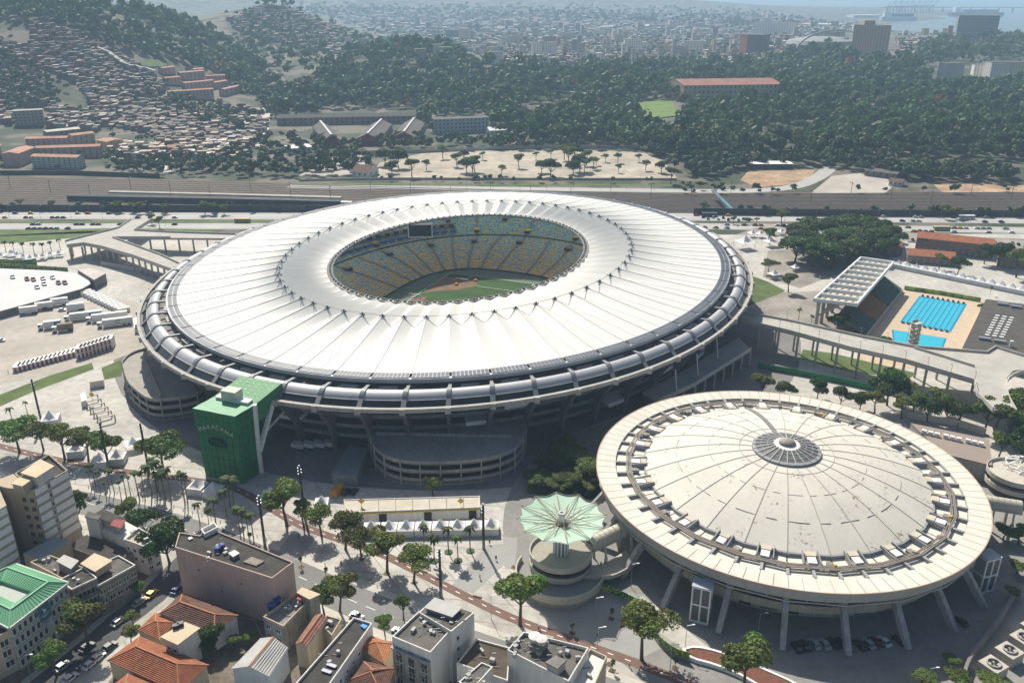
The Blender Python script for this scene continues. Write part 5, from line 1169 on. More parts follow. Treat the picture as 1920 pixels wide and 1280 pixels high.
m=MB(); m.q(onf(.36,8.6),onf(.55,8.6),onf(.55,13.3),onf(.36,13.3)); m.build('banner',teal,t); m=MB(); m.q(onf(.37,6.2),onf(.53,6.2),onf(.53,8.2),onf(.37,8.2)); m.build('banner',M('blue_white_banner',(.35,.46,.52),.7,var=.6,scale=.8),t)
m=MB(); m.q(onf(.42,11.2,.3),onf(.45,10.8,.3),onf(.495,12.4,.3),onf(.46,11.9,.3)); m.q(onf(.43,11.0,.31),onf(.48,10.7,.31),onf(.47,11.5,.31),onf(.44,11.4,.31)); m.build('banner_emblem',white,t)
for z,f0,f1 in ((10.0,.39,.52),(9.5,.41,.50)): m=MB(); m.q(onf(f0,z,.3),onf(f1,z,.3),onf(f1,z+.25,.3),onf(f0,z+.25,.3)); m.build('banner_line',pale_b,t)
facade(OQ[1],OQ[2],4,6)
t,P=building('corner_block','cream balcony building at the lower left corner below the school',[(-70,1226),(17,1181),(-8,1160),(-100,1200)],12.5,creamp,roofdark,.5,None,[(0,3,3,2.0,1.9,2.4,3.2)])
# tiled houses
def hip(name,label,px,h,rise,wm,rm,wins=(),ridge=.5,gable=False,over=.05):
    P=GG(px,h); c=Vector((sum(p[0] for p in P)/4,sum(p[1] for p in P)/4)); t=thing(name,label,'house',(*c,0)); A=sum(P[i][0]*P[(i+1)%4][1]-P[(i+1)%4][0]*P[i][1] for i in range(4))
    W_=[tuple(Vector(p).lerp(c,over)) for p in P]; m=MB(); m.prism(W_,0,h-.05); m.build('wall',wm,t)
    if (Vector(P[0])-Vector(P[1])).length<(Vector(P[1])-Vector(P[2])).length: P=P[1:]+P[:1]
    v=[Vector(p) for p in P]; k=0 if gable else ridge*(v[1]-v[2]).length/(v[0]-v[1]).length
    r0=(v[0]+v[3])/2; r1=(v[1]+v[2])/2; r0,r1=r0.lerp(r1,k),r1.lerp(r0,k)
    F=[((*v[0],h),(*v[1],h),(*r1,h+rise),(*r0,h+rise)),((*v[2],h),(*v[3],h),(*r0,h+rise),(*r1,h+rise))]
    if gable: m=MB(); m.q((*v[1],h-.02),(*v[2],h-.02),(*r1,h+rise-.02)); m.build('gable',wm,t); m=MB(); m.q((*v[3],h-.02),(*v[0],h-.02),(*r0,h+rise-.02)); m.build('gable',wm,t)
    else: F+=[((*v[1],h),(*v[2],h),(*r1,h+rise)),((*v[3],h),(*v[0],h),(*r0,h+rise))]
    for f in F:
        m=MB(); m.q(*f); o=m.build('roof',rm,t)
        # rows of tiles proud of the slope
        a,b=Vector(f[0]),Vector(f[1]); e,g=(Vector(f[3]),Vector(f[2])) if len(f)==4 else (Vector(f[2]),Vector(f[2])); N=max(3,int((e-a).length/.55)); m=MB()
        for q in range(N):
            s=(q+.5)/N; m.bar(a.lerp(e,s)+Vector((0,0,.05)),b.lerp(g,s)+Vector((0,0,.05)),.22,.07)
        m.build('tile_course',rm,t)
    m=MB(); m.bar((*r0,h+rise+.06),(*r1,h+rise+.06),.4,.2)
    if not gable:
        for p,q in ((v[0],r0),(v[3],r0),(v[1],r1),(v[2],r1)): m.bar((*p,h+.06),(*q,h+rise+.06),.32,.16)
    m.build('ridge_tiles',M('ridge_tiles',(.36,.16,.08),.85,var=.2,scale=1),t); return t
hip('tiled_house','house with a red clay tiled hip roof at the bottom beside the street',[(200,1238),(262,1192),(392,1246),(335,1298)],5.6,2.6,creamp,tile)
hip('tiled_house','lower red clay tiled wing at the bottom edge below the hip roofed house',[(190,1300),(240,1262),(330,1300),(270,1345)],5.0,2.2,creamp,tile)
hip('tiled_house','small red tiled house half hidden behind the tan flat roof',[(258,1180),(292,1148),(330,1166),(300,1200)],5.5,1.6,creamp,tile)
hip('tiled_house','house with a dark brown tiled roof in the shadow of the pink block',[(297,1150),(342,1112),(447,1153),(402,1184)],6.5,1.8,whitew,tile_d)
t,P=building('tan_roof_house','white house with a tan flat roof lid and black cooling boxes on top',[(308,1194),(347,1170),(370,1178),(333,1206)],9.5,whitew,lidm,.05,None,[(0,2,3,1.1,1.1,3.4,2.8),(3,2,2,1.1,1.1,3.4,2.8)])
lid(t,[(300,1193),(347,1165),(376,1176),(333,1208)],10,.3,lidm); m=MB()
for k in range(2): c=G(330+k*9,1176-k*4,10); m.box((*c,10.002),(1.5,1.2,1.0),.4)
m.build('cooling_unit',black,t)
t,P=building('tank_house','worn house with an open roof terrace holding two blue tanks',[(493,1155),(531,1173),(582,1121),(556,1110)],8.5,dirtyw,concrete_d,.9,creamp,[(0,2,2,1.3,1.2,2.6,2.8)])
lid(t,[(556,1110),(566,1100),(601,1113),(580,1123)],10.6,.25,lidm,dirtyw,0); clutter(t,(545,1135),8.3,8,2.5,6); lid(t,[(556,1122),(560,1113),(568,1114),(564,1124)],9.8,.1,M('orange_cloth',(.5,.09,.04),.8),None,0,'hanging_cloth')
tank('left of two dark blue tanks on the worn terrace beside the pink block',(510,1141),7.6,1.1,1.7,blue_t); tank('right of two dark blue tanks on the worn terrace beside the pink block',(520,1130),7.6,1.1,1.7,blue_t)
hip('grey_shed','grey sheet metal gabled shed with a pale blue end wall',[(433,1253),(488,1196),(541,1214),(505,1268)],7.5,2.0,pale_b,lidg,(),.5,True)
hip('tiled_house','narrow house with a faded brown tiled roof and cream side wall',[(553,1206),(591,1152),(614,1159),(575,1213)],7.5,1.0,creamp,M('faded_tiles',(.25,.13,.10),.9,var=.3,scale=.8,var2=.2,scale2=4),(),.5,True)
t,P=building('black_roof_annex','low annex with a black roof beside the faded tiled house',[(600,1168),(612,1152),(640,1160),(622,1190)],6.5,creamp,roofdark,.3)
t,P=building('long_block','long narrow block with a dark roof inside a white parapet',[(663,1156),(698,1167),(605,1300),(545,1290)],10,whitew,roofdark,.7,whitew,[(1,2,8,.9,1.0,3.2,3)])
lid(t,[(675,1172),(680,1168),(690,1172),(684,1178)],9.8,.25,M('blue_tarp',(.03,.22,.55),.6),None,0,'tarp'); 
for k in range(2): lid(t,[(615-k*9,1240+k*11),(632-k*9,1246+k*11),(628-k*9,1251+k*11),(611-k*9,1245+k*11)],9.8,.2,M('lilac_sheet',(.42,.42,.52),.6),None,0,'skylight')
hip('tiled_house','house with an orange tiled roof right of the long white block',[(672,1212),(690,1190),(738,1206),(722,1246)],6.5,1.8,creamp,M('orange_tiles',(.36,.16,.075),.85,var=.2,scale=.6,var2=.2,scale2=4))
hip('tiled_house','house with a dull brown roof at the bottom edge right of the long white block',[(650,1275),(680,1238),(742,1252),(720,1310)],6.0,2.2,creamp,tile_d)
t,P=building('dirty_block','white block with a stained window front at the bottom centre',[(735,1192),(785,1145),(844,1181),(807,1222)],15.5,whitew,roofgrey,.7,whitew,[(3,4,3,1.8,1.4,2.2,3.2)])
Q=GG([(785,1145),(813,1119),(889,1146),(846,1181)],16.5); m=MB(); m.prism(Q,0,16.2); m.build('rear_wing',whitew,t); m=MB(); m.prism([tuple(Vector(p).lerp(Vector(Q[0]).lerp(Vector(Q[2]),.5),.07)) for p in Q],16.21,16.3); m.build('rear_roof',roofgrey,t)
m=MB(); a,b=Vector(P[3]),Vector(P[0]); n=-Vector(((b-a).y,-(b-a).x)).normalized()
if n.y>0: n=-n
m.prism([(a+n*.02)[:],(b+n*.02)[:],(b+n*.14)[:],(a+n*.14)[:]],0,11.8); m.build('stained_front',dirtyw,t); m=MB(); m.prism([a[:],b[:],(b+n*.9)[:],(a+n*.9)[:]],12.4,12.8); m.build('cornice',shed_b,t)
for r in range(4):
    for k in range(3): q=b.lerp(a,(k+.5)/3)+n*.16; window(t,(q.x,q.y,1.2+r*2.9),math.atan2((a-b).y,(a-b).x),1.7,1.3,dirtyw)
lid(t,[(795,1138),(815,1119),(868,1137),(848,1156)],17.6,.2,lidg,concrete_d,16.3); clutter(t,(800,1170),15.6,10,3,8); clutter(t,(848,1160),16.9,6,2.5,9)
q=Vector(Q[2]).lerp(Vector(Q[3]),.75)
for r in range(4): dd=Vector(Q[3])-Vector(Q[2]); pn=Vector((dd.y,-dd.x)).normalized(); pn=-pn if pn.x<0 else pn; window(t,(q.x+pn.x*.03,q.y+pn.y*.03,2.2+r*3.3),math.atan2(pn.y,pn.x)+PI/2,1.0,1.2)
t,P=building('dark_flat_block','lower block with a dark brown flat roof between two white blocks',[(856,1242),(893,1196),(956,1213),(952,1275)],10,whitew,M('brown_roof',(.085,.068,.05),.95,var=.25,scale=.3),.5,whitew)
t2,P=building('roof_cabin','small white cabin with stepped brown roof on the dark flat block',[(860,1277),(903,1240),(924,1249),(885,1292)],12.2,whitew,roofgrey,.4,whitew); clutter(t2,(880,1265),12.2,4,1.5,12)
t,P=building('antenna_block','white block crowded with tanks and antennas on a dark roof at the bottom',[(951,1217),(982,1183),(1104,1213),(1066,1276)],14.5,whitew,roofgrey,.9,whitew,[(0,3,2,1.2,1.3,3,3.2)])
lid(t,[(1022,1240),(1042,1228),(1063,1236),(1045,1253)],16.4,.4,concrete_d,lidg,13.7); clutter(t,(985,1215),14.5,12,3,14); clutter(t,(1060,1215),14.5,8,3,15); lid(t,[(990,1210),(1008,1195),(1030,1202),(1012,1216)],15.6,.3,concrete_d,concrete_d,13.7)
tank('left of two white round tanks on the antenna crowded roof',(1003,1199),15.6,1.5,1.3,whitew); tank('right of two white round tanks on the antenna crowded roof',(1015,1204),15.6,1.4,1.3,whitew)
t,P=building('beige_annex','beige annex with a bright white sloping terrace right of the antenna block',[(1068,1278),(1106,1214),(1138,1229),(1108,1300)],12,creamp,whitew,.9,creamp)
ground_w=GG([(150,1040),(330,1120),(470,1180),(560,1190),(650,1200),(860,1240),(1100,1290)],0)
for k,q in enumerate(([(80,1330),(0,1330),(0,1100),(150,1000),(330,1085),(240,1140)],[(150,1345),(345,1100),(600,1165),(900,1290),(900,1345)])): sheet('courtyard_ground',GG(q),.05+.004*k,M('yard_earth',(.15,.125,.10),.95,var=.3,scale=.15,var2=.2,scale2=.8))
for k,(px,py,h) in enumerate([(300,1265,4),(395,1230,5),(440,1215,4),(470,1205,3.5),(360,1235,4),(345,1275,4),(420,1195,4),(250,1170,4)]): tree(px,py,h,'round','leafy garden bush between the tiled houses','garden bushes between the houses',1.3)
ORD='first second third fourth fifth sixth seventh eighth ninth tenth eleventh twelfth thirteenth fourteenth fifteenth'.split()
# ---------------------------------------------------------------- vehicles
carglass=M('car_glass',(.02,.025,.03),.12,0,.1,.5,.6); tyre=M('tyre',(.018,.018,.018),.9)
def car_proto(col,name,L=4.3,Wd=1.8,H=1.5,van=False):
    root=thing('car','x','car',(0,0,0),local=True); pm=M(name,col,.35,.1,var=.05,spec=.5)
    h=H*.52; x0,x1=-L/2,L/2; cab=(-L*.36,L*.22) if not van else (-L*.48,L*.30); S=[(x0,.35),(x0,.78*H*.7),(x0+.15,h),(cab[0],h+.04),(cab[0]+.32,H),(cab[1]-.55,H),(cab[1]+.15,h+.02),(x1-.15,h*.92),(x1,.42),(x1,.3),(x0,.3)]
    def sec(P,w0,w1,z0,z1):
        m=MB(); n=len(P); i=len(m.v)
        for sgn in (-1,1):
            for x,z in P: k=(z-z0)/(z1-z0) if z1>z0 else 0; k=max(0,min(1,k)); m.v.append((x,sgn*(w0+(w1-w0)*k),z))
        for k in range(n): j=(k+1)%n; m.f.append((k,j,n+j,n+k)); m.m.append(0)
        m.f.append(tuple(range(n))[::-1]); m.m.append(0); m.f.append(tuple(range(n,2*n))); m.m.append(0); return m
    sec(S,Wd/2,Wd*.40,h,H).build('body',pm,root)
    G_=[(cab[0]+.08,h+.06),(cab[0]+.33,H-.06),(cab[1]-.56,H-.06),(cab[1]+.06,h+.05)]
    sec(G_,Wd/2+.012,Wd*.40+.015,h,H).build('side_window',carglass,root)
    m=MB(); y=Wd*.41
    m.q((cab[1]+.17,-y*1.05,h+.06),(cab[1]+.17,y*1.05,h+.06),(cab[1]-.52,y*.9,H-.03),(cab[1]-.52,-y*.9,H-.03)); m.build('windscreen',carglass,root)
    m=MB(); m.q((cab[0]-.03,y*1.05,h+.08),(cab[0]-.03,-y*1.05,h+.08),(cab[0]+.29,-y*.9,H-.03),(cab[0]+.29,y*.9,H-.03)); m.build('rear_window',carglass,root)
    for x in (-L*.31,L*.31):
        for s in (-1,1): m=MB(); m.tube((x,s*(Wd/2-.16),.32),(x,s*(Wd/2+.02),.32),.32,.32,10); m.build('wheel',tyre,root)
    return Proto(root)
CARS={}
CC={'white':(.72,.72,.72),'silver':(.40,.42,.43),'black':(.02,.02,.024),'red':(.30,.02,.02),'grey':(.13,.135,.14),'yellow':(.70,.45,.03),'blue':(.03,.06,.18),'maroon':(.12,.015,.02)}
def car(px,py,col,label,group,toward=None,ang=None,h=0,van=False,sc=1.0,xy=None):
    key=(col,van)
    if key not in CARS: CARS[key]=car_proto(CC[col],col+'_car_paint',4.3,1.8,1.5 if not van else 1.9,van)
    c=xy or G(px,py,h)
    if toward: d=G(*toward,h); ang=math.atan2(d[1]-c[1],d[0]-c[0])
    o=CARS[key].put((c[0],c[1],h+.13),ang or 0,label,group,sc); return o
gs_='cars on the side street'
for px,py,col,t,l in [(285,1116,'yellow',(330,1075),'yellow taxi parked on the side street'),(262,1132,'silver',(300,1105),'silver car parked behind the yellow taxi'),(222,1168,'white',(262,1135),'white car driving on the side street below the silver one'),(206,1215,'black',(240,1190),'black car beside the red tiled roof on the side street'),
   (184,1235,'white',(215,1210),'small white van near the red tiled hip roof'),(170,1248,'white',(200,1222),'white car behind the street tree at the bottom left'),(118,1252,'silver',(155,1225),'silver car parked on the left side of the side street'),(132,1274,'white',(165,1248),'white car at the bottom edge of the side street'),(332,1108,'blue',(350,1090),'dark blue car at the top of the side street'),(164,1216,'black',(195,1192),'black car under the thin street tree')]: car(px,py,col,l,gs_,t)
car(669,1158,'white','white car driving alone on the avenue behind the long white block','cars on the avenue',(740,1180)); car(748,1186,'silver','silver car on the avenue by the white dirty fronted block','cars on the avenue',(700,1165))
for k,(px,py,col) in enumerate([(1494,1216,'black'),(1508,1213,'black'),(1527,1210,'silver'),(1545,1210,'silver'),(1561,1208,'black'),(1577,1208,'black'),(1612,1212,'black'),(1627,1209,'silver'),(1640,1206,'maroon'),(1656,1205,'white'),(1685,1203,'black'),(1800,1168,'black')]):
    lab={'white':'white car in the row parked in the arena shade','maroon':'dark red car in the row parked in the arena shade'}.get(col,'%s car in the row parked in the arena shade'%col)
    if px==1800: lab='black car parked alone at the right foot of the arena'
    car(px,py,col,lab,'cars parked under the arena',None,R(100)+.03*k)
for px,py,col in [(24,521,'white'),(51,525,'maroon'),(63,526,'red'),(81,524,'white'),(99,522,'white'),(83,534,'white'),(110,532,'maroon'),(122,532,'maroon'),(70,540,'white')]:
    car(px,py,col,{'white':'white pickup car on the raised white platform','maroon':'dark red car on the raised white platform','red':'bright red car on the raised white platform'}[col],'cars on the raised white platform',None,R(-52),4.0,False,1.15)
car(87,581,'grey','grey car beside the trailers in the truck yard','cars in the truck yard',None,.2); car(117,583,'white','white car beside the trailers in the truck yard','cars in the truck yard',None,.1); car(2,640,'white','white car at the left edge of the truck yard','cars in the truck yard',None,.1)
cr_=random.Random(21); cols=['white','silver','black','red','grey','yellow','white','black','silver','blue']
for line,n,sg in (([(-20,401),(700,402),(1300,404.5),(1940,410)],44,1),([(-20,409),(700,409.5),(1300,411),(1940,418)],40,1),([(-20,422),(460,421.5)],13,-1),([(-20,430),(420,428)],12,-1),([(1300,421.5),(1940,431)],24,-1),([(1300,427.5),(1940,438)],22,-1)):
    L=subdiv(GG(line),4); used=0
    for k in range(n):
        i=cr_.randrange(len(L)-1); p=L[i]; q=L[i+1]; col=cols[cr_.randrange(10)]; pxx=PX(p[0],p[1],0)
        if not(-30<pxx[0]<1950) or (pxx[0]>330 and pxx[0]<1300): continue
        if any(math.hypot(p[0]-u[0],p[1]-u[1])<6 for u in L and [] ): continue
        side='left' if pxx[0]<900 else 'right'
        car(0,0,col,'%s car on the wide highway %s of the stadium'%(col,side),'cars on the highway',None,math.atan2(q[1]-p[1],q[0]-p[0])+(0 if sg>0 else PI),0,False,1.0,p)
for k in range(10): px=1318+k*9.5; car(px,408+k*.3+(k%2)*3,['black','grey','silver','white','black'][k%5],ORD[k]+' car from the stadium roof in the line parked near the highway','cars parked by the highway',None,1.3)
def bus(px,py,ang,label,col,L=11.5):
    c=G(px,py); t=thing('bus',label,'bus',(*c,0),ang,'buses on the highway',local=True); m=MB(); m.box((0,0,.4),(L,2.5,2.7)); m.build('body',col,t); m=MB(); m.box((0,0,1.5),(L+.03,2.53,.95)); m.build('window_band',carglass,t)
    for x in (-L*.3,L*.3):
        m=MB(); m.tube((x,-1.27,.5),(x,1.27,.5),.5,.5,10); m.build('wheel',tyre,t)
bus(455,417,0,'yellow and dark bus on the highway beside the stadium roof edge',M('bus_yellow',(.45,.36,.06),.5)); bus(1812,411,.03,'white bus on the far carriageway of the right highway',white); bus(1330,406,.0,'dark blue bus right of the stadium roof on the highway',M('bus_blue',(.08,.11,.18),.5)); bus(1765,432,-.02,'pale yellow bus on the near carriageway of the right highway',M('bus_cream',(.5,.46,.25),.5))
# trucks, trailers and cabins in the yard
tw_=M('truck_white',(.68,.68,.66),.5,var=.06); tblue=M('truck_blue',(.05,.16,.42),.5); tarp_b=M('truck_brown',(.22,.19,.13),.8)
def truck(px,py,ang,L,label,boxm,stripe=None,cab=True,h=3.0):
    c=G(px,py); t=thing('truck' if cab else 'trailer',label,'truck' if cab else 'trailer',(*c,0),ang,'trucks in the yard left of the stadium',local=True)
    m=MB(); m.box((0,0,1.1),(L,2.5,h)); m.build('cargo_box',boxm,t)
    if stripe: m=MB(); m.box((L*.28,0,1.4),(L*.38,2.54,h-.7)); m.mi=0; m.build('painted_panel',stripe,t); 
    m=MB(); m.box((0,0,.7),(L,2.0,.4)); m.build('chassis',darksteel,t)
    if cab: m=MB(); m.box((-L/2-1.5,0,.6),(2.2,2.4,2.4)); m.build('cab',tw_,t); m=MB(); m.box((-L/2-2.0,0,1.9),(1.3,2.43,.9)); m.build('cab_window',carglass,t)
    for x in ((-L/2-1.6,) if cab else ())+(L*.2,L*.36):
        for s in (-1,1): m=MB(); m.tube((x,s*.9,.5),(x,s*1.26,.5),.5,.5,10); m.build('wheel',tyre,t)
A0=R(22)
truck(100,615,A0,8,'white box truck with a blue flank at the left of the truck yard',tw_,tblue); truck(124,620,A0,7,'truck with a brown canvas cover in the truck yard',tarp_b); truck(163,598,A0,15.5,'long trailer truck with a blue and white side',tw_,tblue); truck(207,600,A0,17,'long white trailer truck behind the one with round emblem',tw_); truck(222,610,A0,14,'white trailer truck with a dark round emblem on its side',tw_)
c=G(222,610); m=MB(); o=Vector((*c,2.7))+Vector((math.sin(A0),-math.cos(A0),0))*1.3; e=Vector((math.cos(A0),math.sin(A0),0))
for k in range(12):
    a,b=2*PI*k/12,2*PI*(k+1)/12; m.bar(o+e*math.cos(a)*.9+Vector((0,0,.9*math.sin(a))),o+e*math.cos(b)*.9+Vector((0,0,.9*math.sin(b))),.45,.06)
em=m.build('round_emblem',black); par(em,[x for x in bpy.data.objects if x.get('label')=='white trailer truck with a dark round emblem on its side'][0]); em.matrix_parent_inverse=Matrix.LocRotScale((*c,0),Matrix.Rotation(A0,3,'Z').to_euler(),(1,1,1)).inverted()
for k,(px,py) in enumerate([(55,588),(84,580),(113,572),(143,582)]): truck(px,py,A0,8.5,['leftmost white parked trailer by the printed fence','second white parked trailer by the printed fence','third white parked trailer by the printed fence','white trailer parked apart in front of the long cabin rows'][k],tw_,None,False)
def cabin(px,py,ang,label,group,storey=1,red=False,n=1):
    c=G(px,py)
    for i in range(n):
        x=c[0]+math.cos(ang)*2.55*i; y=c[1]+math.sin(ang)*2.55*i
        for s in range(storey):
            t=thing('cabin',label,'cabin',(x,y,2.6*s),ang,group,local=True); m=MB(); m.box((0,0,0),(2.45,6,2.58)); m.build('wall',tw_,t); m=MB(); m.box((0,-3.01,.1),(.9,.06,2.0)); m.build('door',M('cabin_red',(.4,.05,.04),.6) if red else lidg,t)
            m=MB(); m.box((0,3.05,1.5),(.8,.5,.6)); m.build('cooling_unit',darksteel,t)
for k in range(12): cabin(162+k*6.4,552+k*3.0,R(-50),'white site cabin in the double row at the right side of the truck yard','cabins right of the truck yard')
for k in range(9): cabin(152+k*7.2,668-k*2.3,R(12),'white two storey site cabin with red door frames','stacked cabins below the truck yard',2,True)
for k in range(14): cabin(34+k*8.3,693-k*2.2,R(12),'white site cabin with red door in the long row below the truck yard','cabins below the truck yard',1,True)
def box(name,label,cat,px,h,mat,mat2=None,group=None,z0=0):
    P=GG(px,h); c=(sum(p[0] for p in P)/len(P),sum(p[1] for p in P)/len(P)); t=thing(name,label,cat,(*c,0),0,group); m=MB(); m.prism(P,z0,h-.25); m.build('wall',mat,t); m=MB(); m.prism([(p[0]+(p[0]-c[0])*.03,p[1]+(p[1]-c[1])*.03) for p in P],h-.25,h); m.build('roof',mat2 or white,t); return t
box('platform','raised white platform with cars parked on it left of the stadium','platform',[(-120,505),(0,504),(100,508),(158,514),(166,532),(150,541),(0,582),(-160,620)],4,concrete_d,M('platform_white',(.52,.53,.54),.8,var=.05,scale=.05))
box('hut','white box hut in front of the raised platform','hut',[(85,543),(114,539),(116,549),(87,554)],3.5,tw_); box('ticket_hall','low grey hall with a slanted roof beside the left ramp','building',[(145,505),(170,502),(198,512),(176,524)],6,concrete_d,concrete_l); box('hut','white container hut at the stadium foot beside the truck yard','hut',[(251,596),(272,588),(278,596),(278,612),(252,614)],3.2,tw_)
box('kiosk','small white kiosk with dark door on the left plaza','kiosk',[(167,700),(192,697),(194,712),(168,716)],3.2,whitew,concrete_l); box('booth','narrow white booth at the end of the slatted shade','booth',[(151,738),(160,736),(163,749),(153,752)],3,tw_)
t=thing('shade_frame','pale slatted shade structure of parallel beams on the left plaza','shade',(*G(180,765),0))
for k in range(6):
    f=k/5; a=G(155+32*f,745+38*f,3);b=G(182+32*f,738+38*f,3); m=MB(); m.bar((*a,2.8),(*b,2.8),.9,.3); m.build('beam',concrete_l,t); m=MB(); m.box((*a,0),(.4,.4,2.7)); m.box((*b,0),(.4,.4,2.7)); m.build('post',concrete,t)
a=G(172,741,4); m=MB(); m.q((a[0]-1.2,a[1],4.4),(a[0],a[1],3.2),(a[0]+1.2,a[1],4.4),(a[0],a[1],5.6)); m.q((a[0]-1.2,a[1]+.05,4.4),(a[0],a[1]+.05,5.6),(a[0]+1.2,a[1]+.05,4.4),(a[0],a[1]+.05,3.2)); o=m.build('warning_sign',yellow); tag(o,'yellow diamond sign above the slatted shade structure','sign'); m=MB(); m.tube((a[0],a[1]+.1,0),(a[0],a[1]+.1,3.6),.06); p_=m.build('post',steel,o)
# ---------------------------------------------------------------- tents
def tent_proto(s,h,wall=True):
    root=thing('tent','x','tent',(0,0,0),local=True); m=MB(); K=8
    for q in range(4):
        rows=[]
        for j in range(K+1):
            f=j/K; w=s/2*(1-f)+.12*f; z=2.5+(h-2.5)*(f**1.9); a=PI/2*q; rows.append([(math.cos(a)*x-math.sin(a)*y,math.sin(a)*x+math.cos(a)*y,z) for x,y in ((-w,-w),(0,-w),(w,-w))])
        m.grid(rows)
    m.build('canopy',white_t,root)
    if wall:
        m=MB(); m.wall([(-s/2,-s/2),(s/2,-s/2),(s/2,s/2),(-s/2,s/2)],.05,.05,2.45,True); m.build('side_wall',M('tent_wall',(.60,.61,.62),.7),root)
    else:
        for x in (-1,1):
            for y in (-1,1): m=MB(); m.tube((x*s/2*.97,y*s/2*.97,0),(x*s/2*.97,y*s/2*.97,2.5),.06); m.build('pole',steel,root)
    return Proto(root)
T5=tent_proto(5,4.9); T5o=tent_proto(5,4.6,False)
def tent(px,py,label,group,rz=0,s=1,open_=False): return (T5o if open_ else T5).put((*G(px,py),0),rz,label,group,s)
for k,px in enumerate((697,730,762,794,826,858,889,920)): tent(px,1000-k*.6,ORD[k]+' from the left of eight white peaked tents behind the planted palms','row of white peaked tents',R(1),1.02)
m=MB(); a,b=G(680,1007),G(936,1003); m.wall([a,b],.15,2.0,2.7); tag(m.build('yellow_band',yellow),'thin yellow strip along the front of the white tent row','trim')
tent(97,795,'tall pointed white tent on the left plaza','tents on the left plaza',.3,1.25); tent(146,852,'white tent with square roof between the left plaza trees','tents on the left plaza',.2,1.15); tent(190,872,'left half of the long low white tent by the plaza pole','tents on the left plaza',.15,1.1); tent(222,866,'right half of the long low white tent by the plaza pole','tents on the left plaza',.15,1.1); tent(252,842,'flat white pyramid tent behind the plaza pole','tents on the left plaza',.5,1.15,True)
tent(372,922,'left one of two joined white tents at the foot of the green tower','tents by the green tower',-.2,1.1); tent(402,928,'right one of two joined white tents at the foot of the green tower','tents by the green tower',-.2,1.1); tent(508,938,'small white tent in the shade right of the green tower','tents by the green tower',.1,1.1); tent(604,950,'small white tent behind the trees right of the green tower','tents by the green tower',.1,.9)
pa,pb=G(1683,502),G(1935,555)
for k in range(15): f=k/14; T5.put((pa[0]+(pb[0]-pa[0])*f,pa[1]+(pb[1]-pa[1])*f,0),math.atan2(pb[1]-pa[1],pb[0]-pa[0]),ORD[k]+' white peaked tent from the grandstand in the row beyond the pool','poolside tents',1.05)
for px,py,s,l in [(1395,466,2.0,'large star shaped white tent right of the stadium roof'),(1410,444,1.1,'small white tent left of the pair beyond the star shaped tent'),(1425,445,1.1,'small white tent right of the pair beyond the star shaped tent'),(1443,462,1.5,'pale tent behind the lamp pole right of the star shaped tent'),(1450,441,1.0,'white tent at the left edge of the dark trees'),(1464,440,1.0,'white tent tucked against the dark trees'),(1490,508,1.0,'white tent under the edge of the dark tree clump'),(1450,522,1.2,'white tent beside the stadium lawn')]: tent(px,py,l,'tents right of the stadium',.4,s,True)
for px,py in [(4,486),(22,481),(34,484),(46,488),(58,490),(70,488),(82,487),(96,483),(112,481)]: tent(px,py,'small white peaked tent in the cluster left of the forked walkway','tents left of the forked walkway',.2,1.0,True)
# ticket building with yellow signs
t,P=building('ticket_building','long low ticket building with a pale roof and yellow diamond signs',[(645,936),(899,929),(900,950),(646,960)],4.2,whitew,M('ticket_roof',(.50,.46,.38),.9,var=.1,scale=.3,var2=.08),.25)
a,b=Vector(P[3]),Vector(P[2])
for k in range(9):
    if k in (0,2,5,8): q=a.lerp(b,(k+.5)/9); m=MB(); m.box((q.x,q.y-.1,0),(2.4,.5,3.3)); m.build('doorway',dark,t)
for k in range(9): q=a.lerp(b,k/8); r_=Vector(P[0]).lerp(Vector(P[1]),k/8); m=MB(); m.bar((*q,4.3),(*r_,4.3),.2,.25); m.build('roof_rib',concrete,t)
m=MB(); m.wall([a+Vector((0,-.3)),b+Vector((0,-.3))],.1,3.3,3.7); m.build('yellow_strip',yellow,t)
for k,px in enumerate((678,864)):
    c=G(px,948,4.2); o=MB(); o.q((c[0]-1.1,c[1],6.1),(c[0],c[1],5.0),(c[0]+1.1,c[1],6.1),(c[0],c[1],7.2)); o.q((c[0]-1.1,c[1]+.06,6.1),(c[0],c[1]+.06,7.2),(c[0]+1.1,c[1]+.06,6.1),(c[0],c[1]+.06,5.0)); s=o.build('warning_sign',yellow); tag(s,['left','right'][k]+' one of two yellow diamond signs on the ticket building roof','sign','yellow diamond signs'); m=MB(); m.tube((c[0],c[1]+.1,4.2),(c[0],c[1]+.1,6),.06); m.build('post',steel,s)
box('container_row','long dark grey container shed in the stadium shade','shed',[(622,886),(655,835),(688,842),(668,892)],4.5,steel,M('shed_roof',(.20,.22,.235),.6,var=.1,scale=.5))
for k in range(4): truck(560+k*20,842-k*1,R(-20),5,'white machine trailer parked in the stadium shade','x' and tw_,None,False,1.6)
m=MB(); c=G(633,925); m.box((*c,.3),(2.4,5.5,2.4),-.3); tag(m.build('lorry_body',M('orange_lorry',(.45,.22,.03),.6)),'orange lorry body parked behind the ticket building','lorry')
car(650,924,'black','left black car behind the ticket building','cars behind the ticket building',None,1.3); car(664,924,'black','right black car behind the ticket building','cars behind the ticket building',None,1.3)
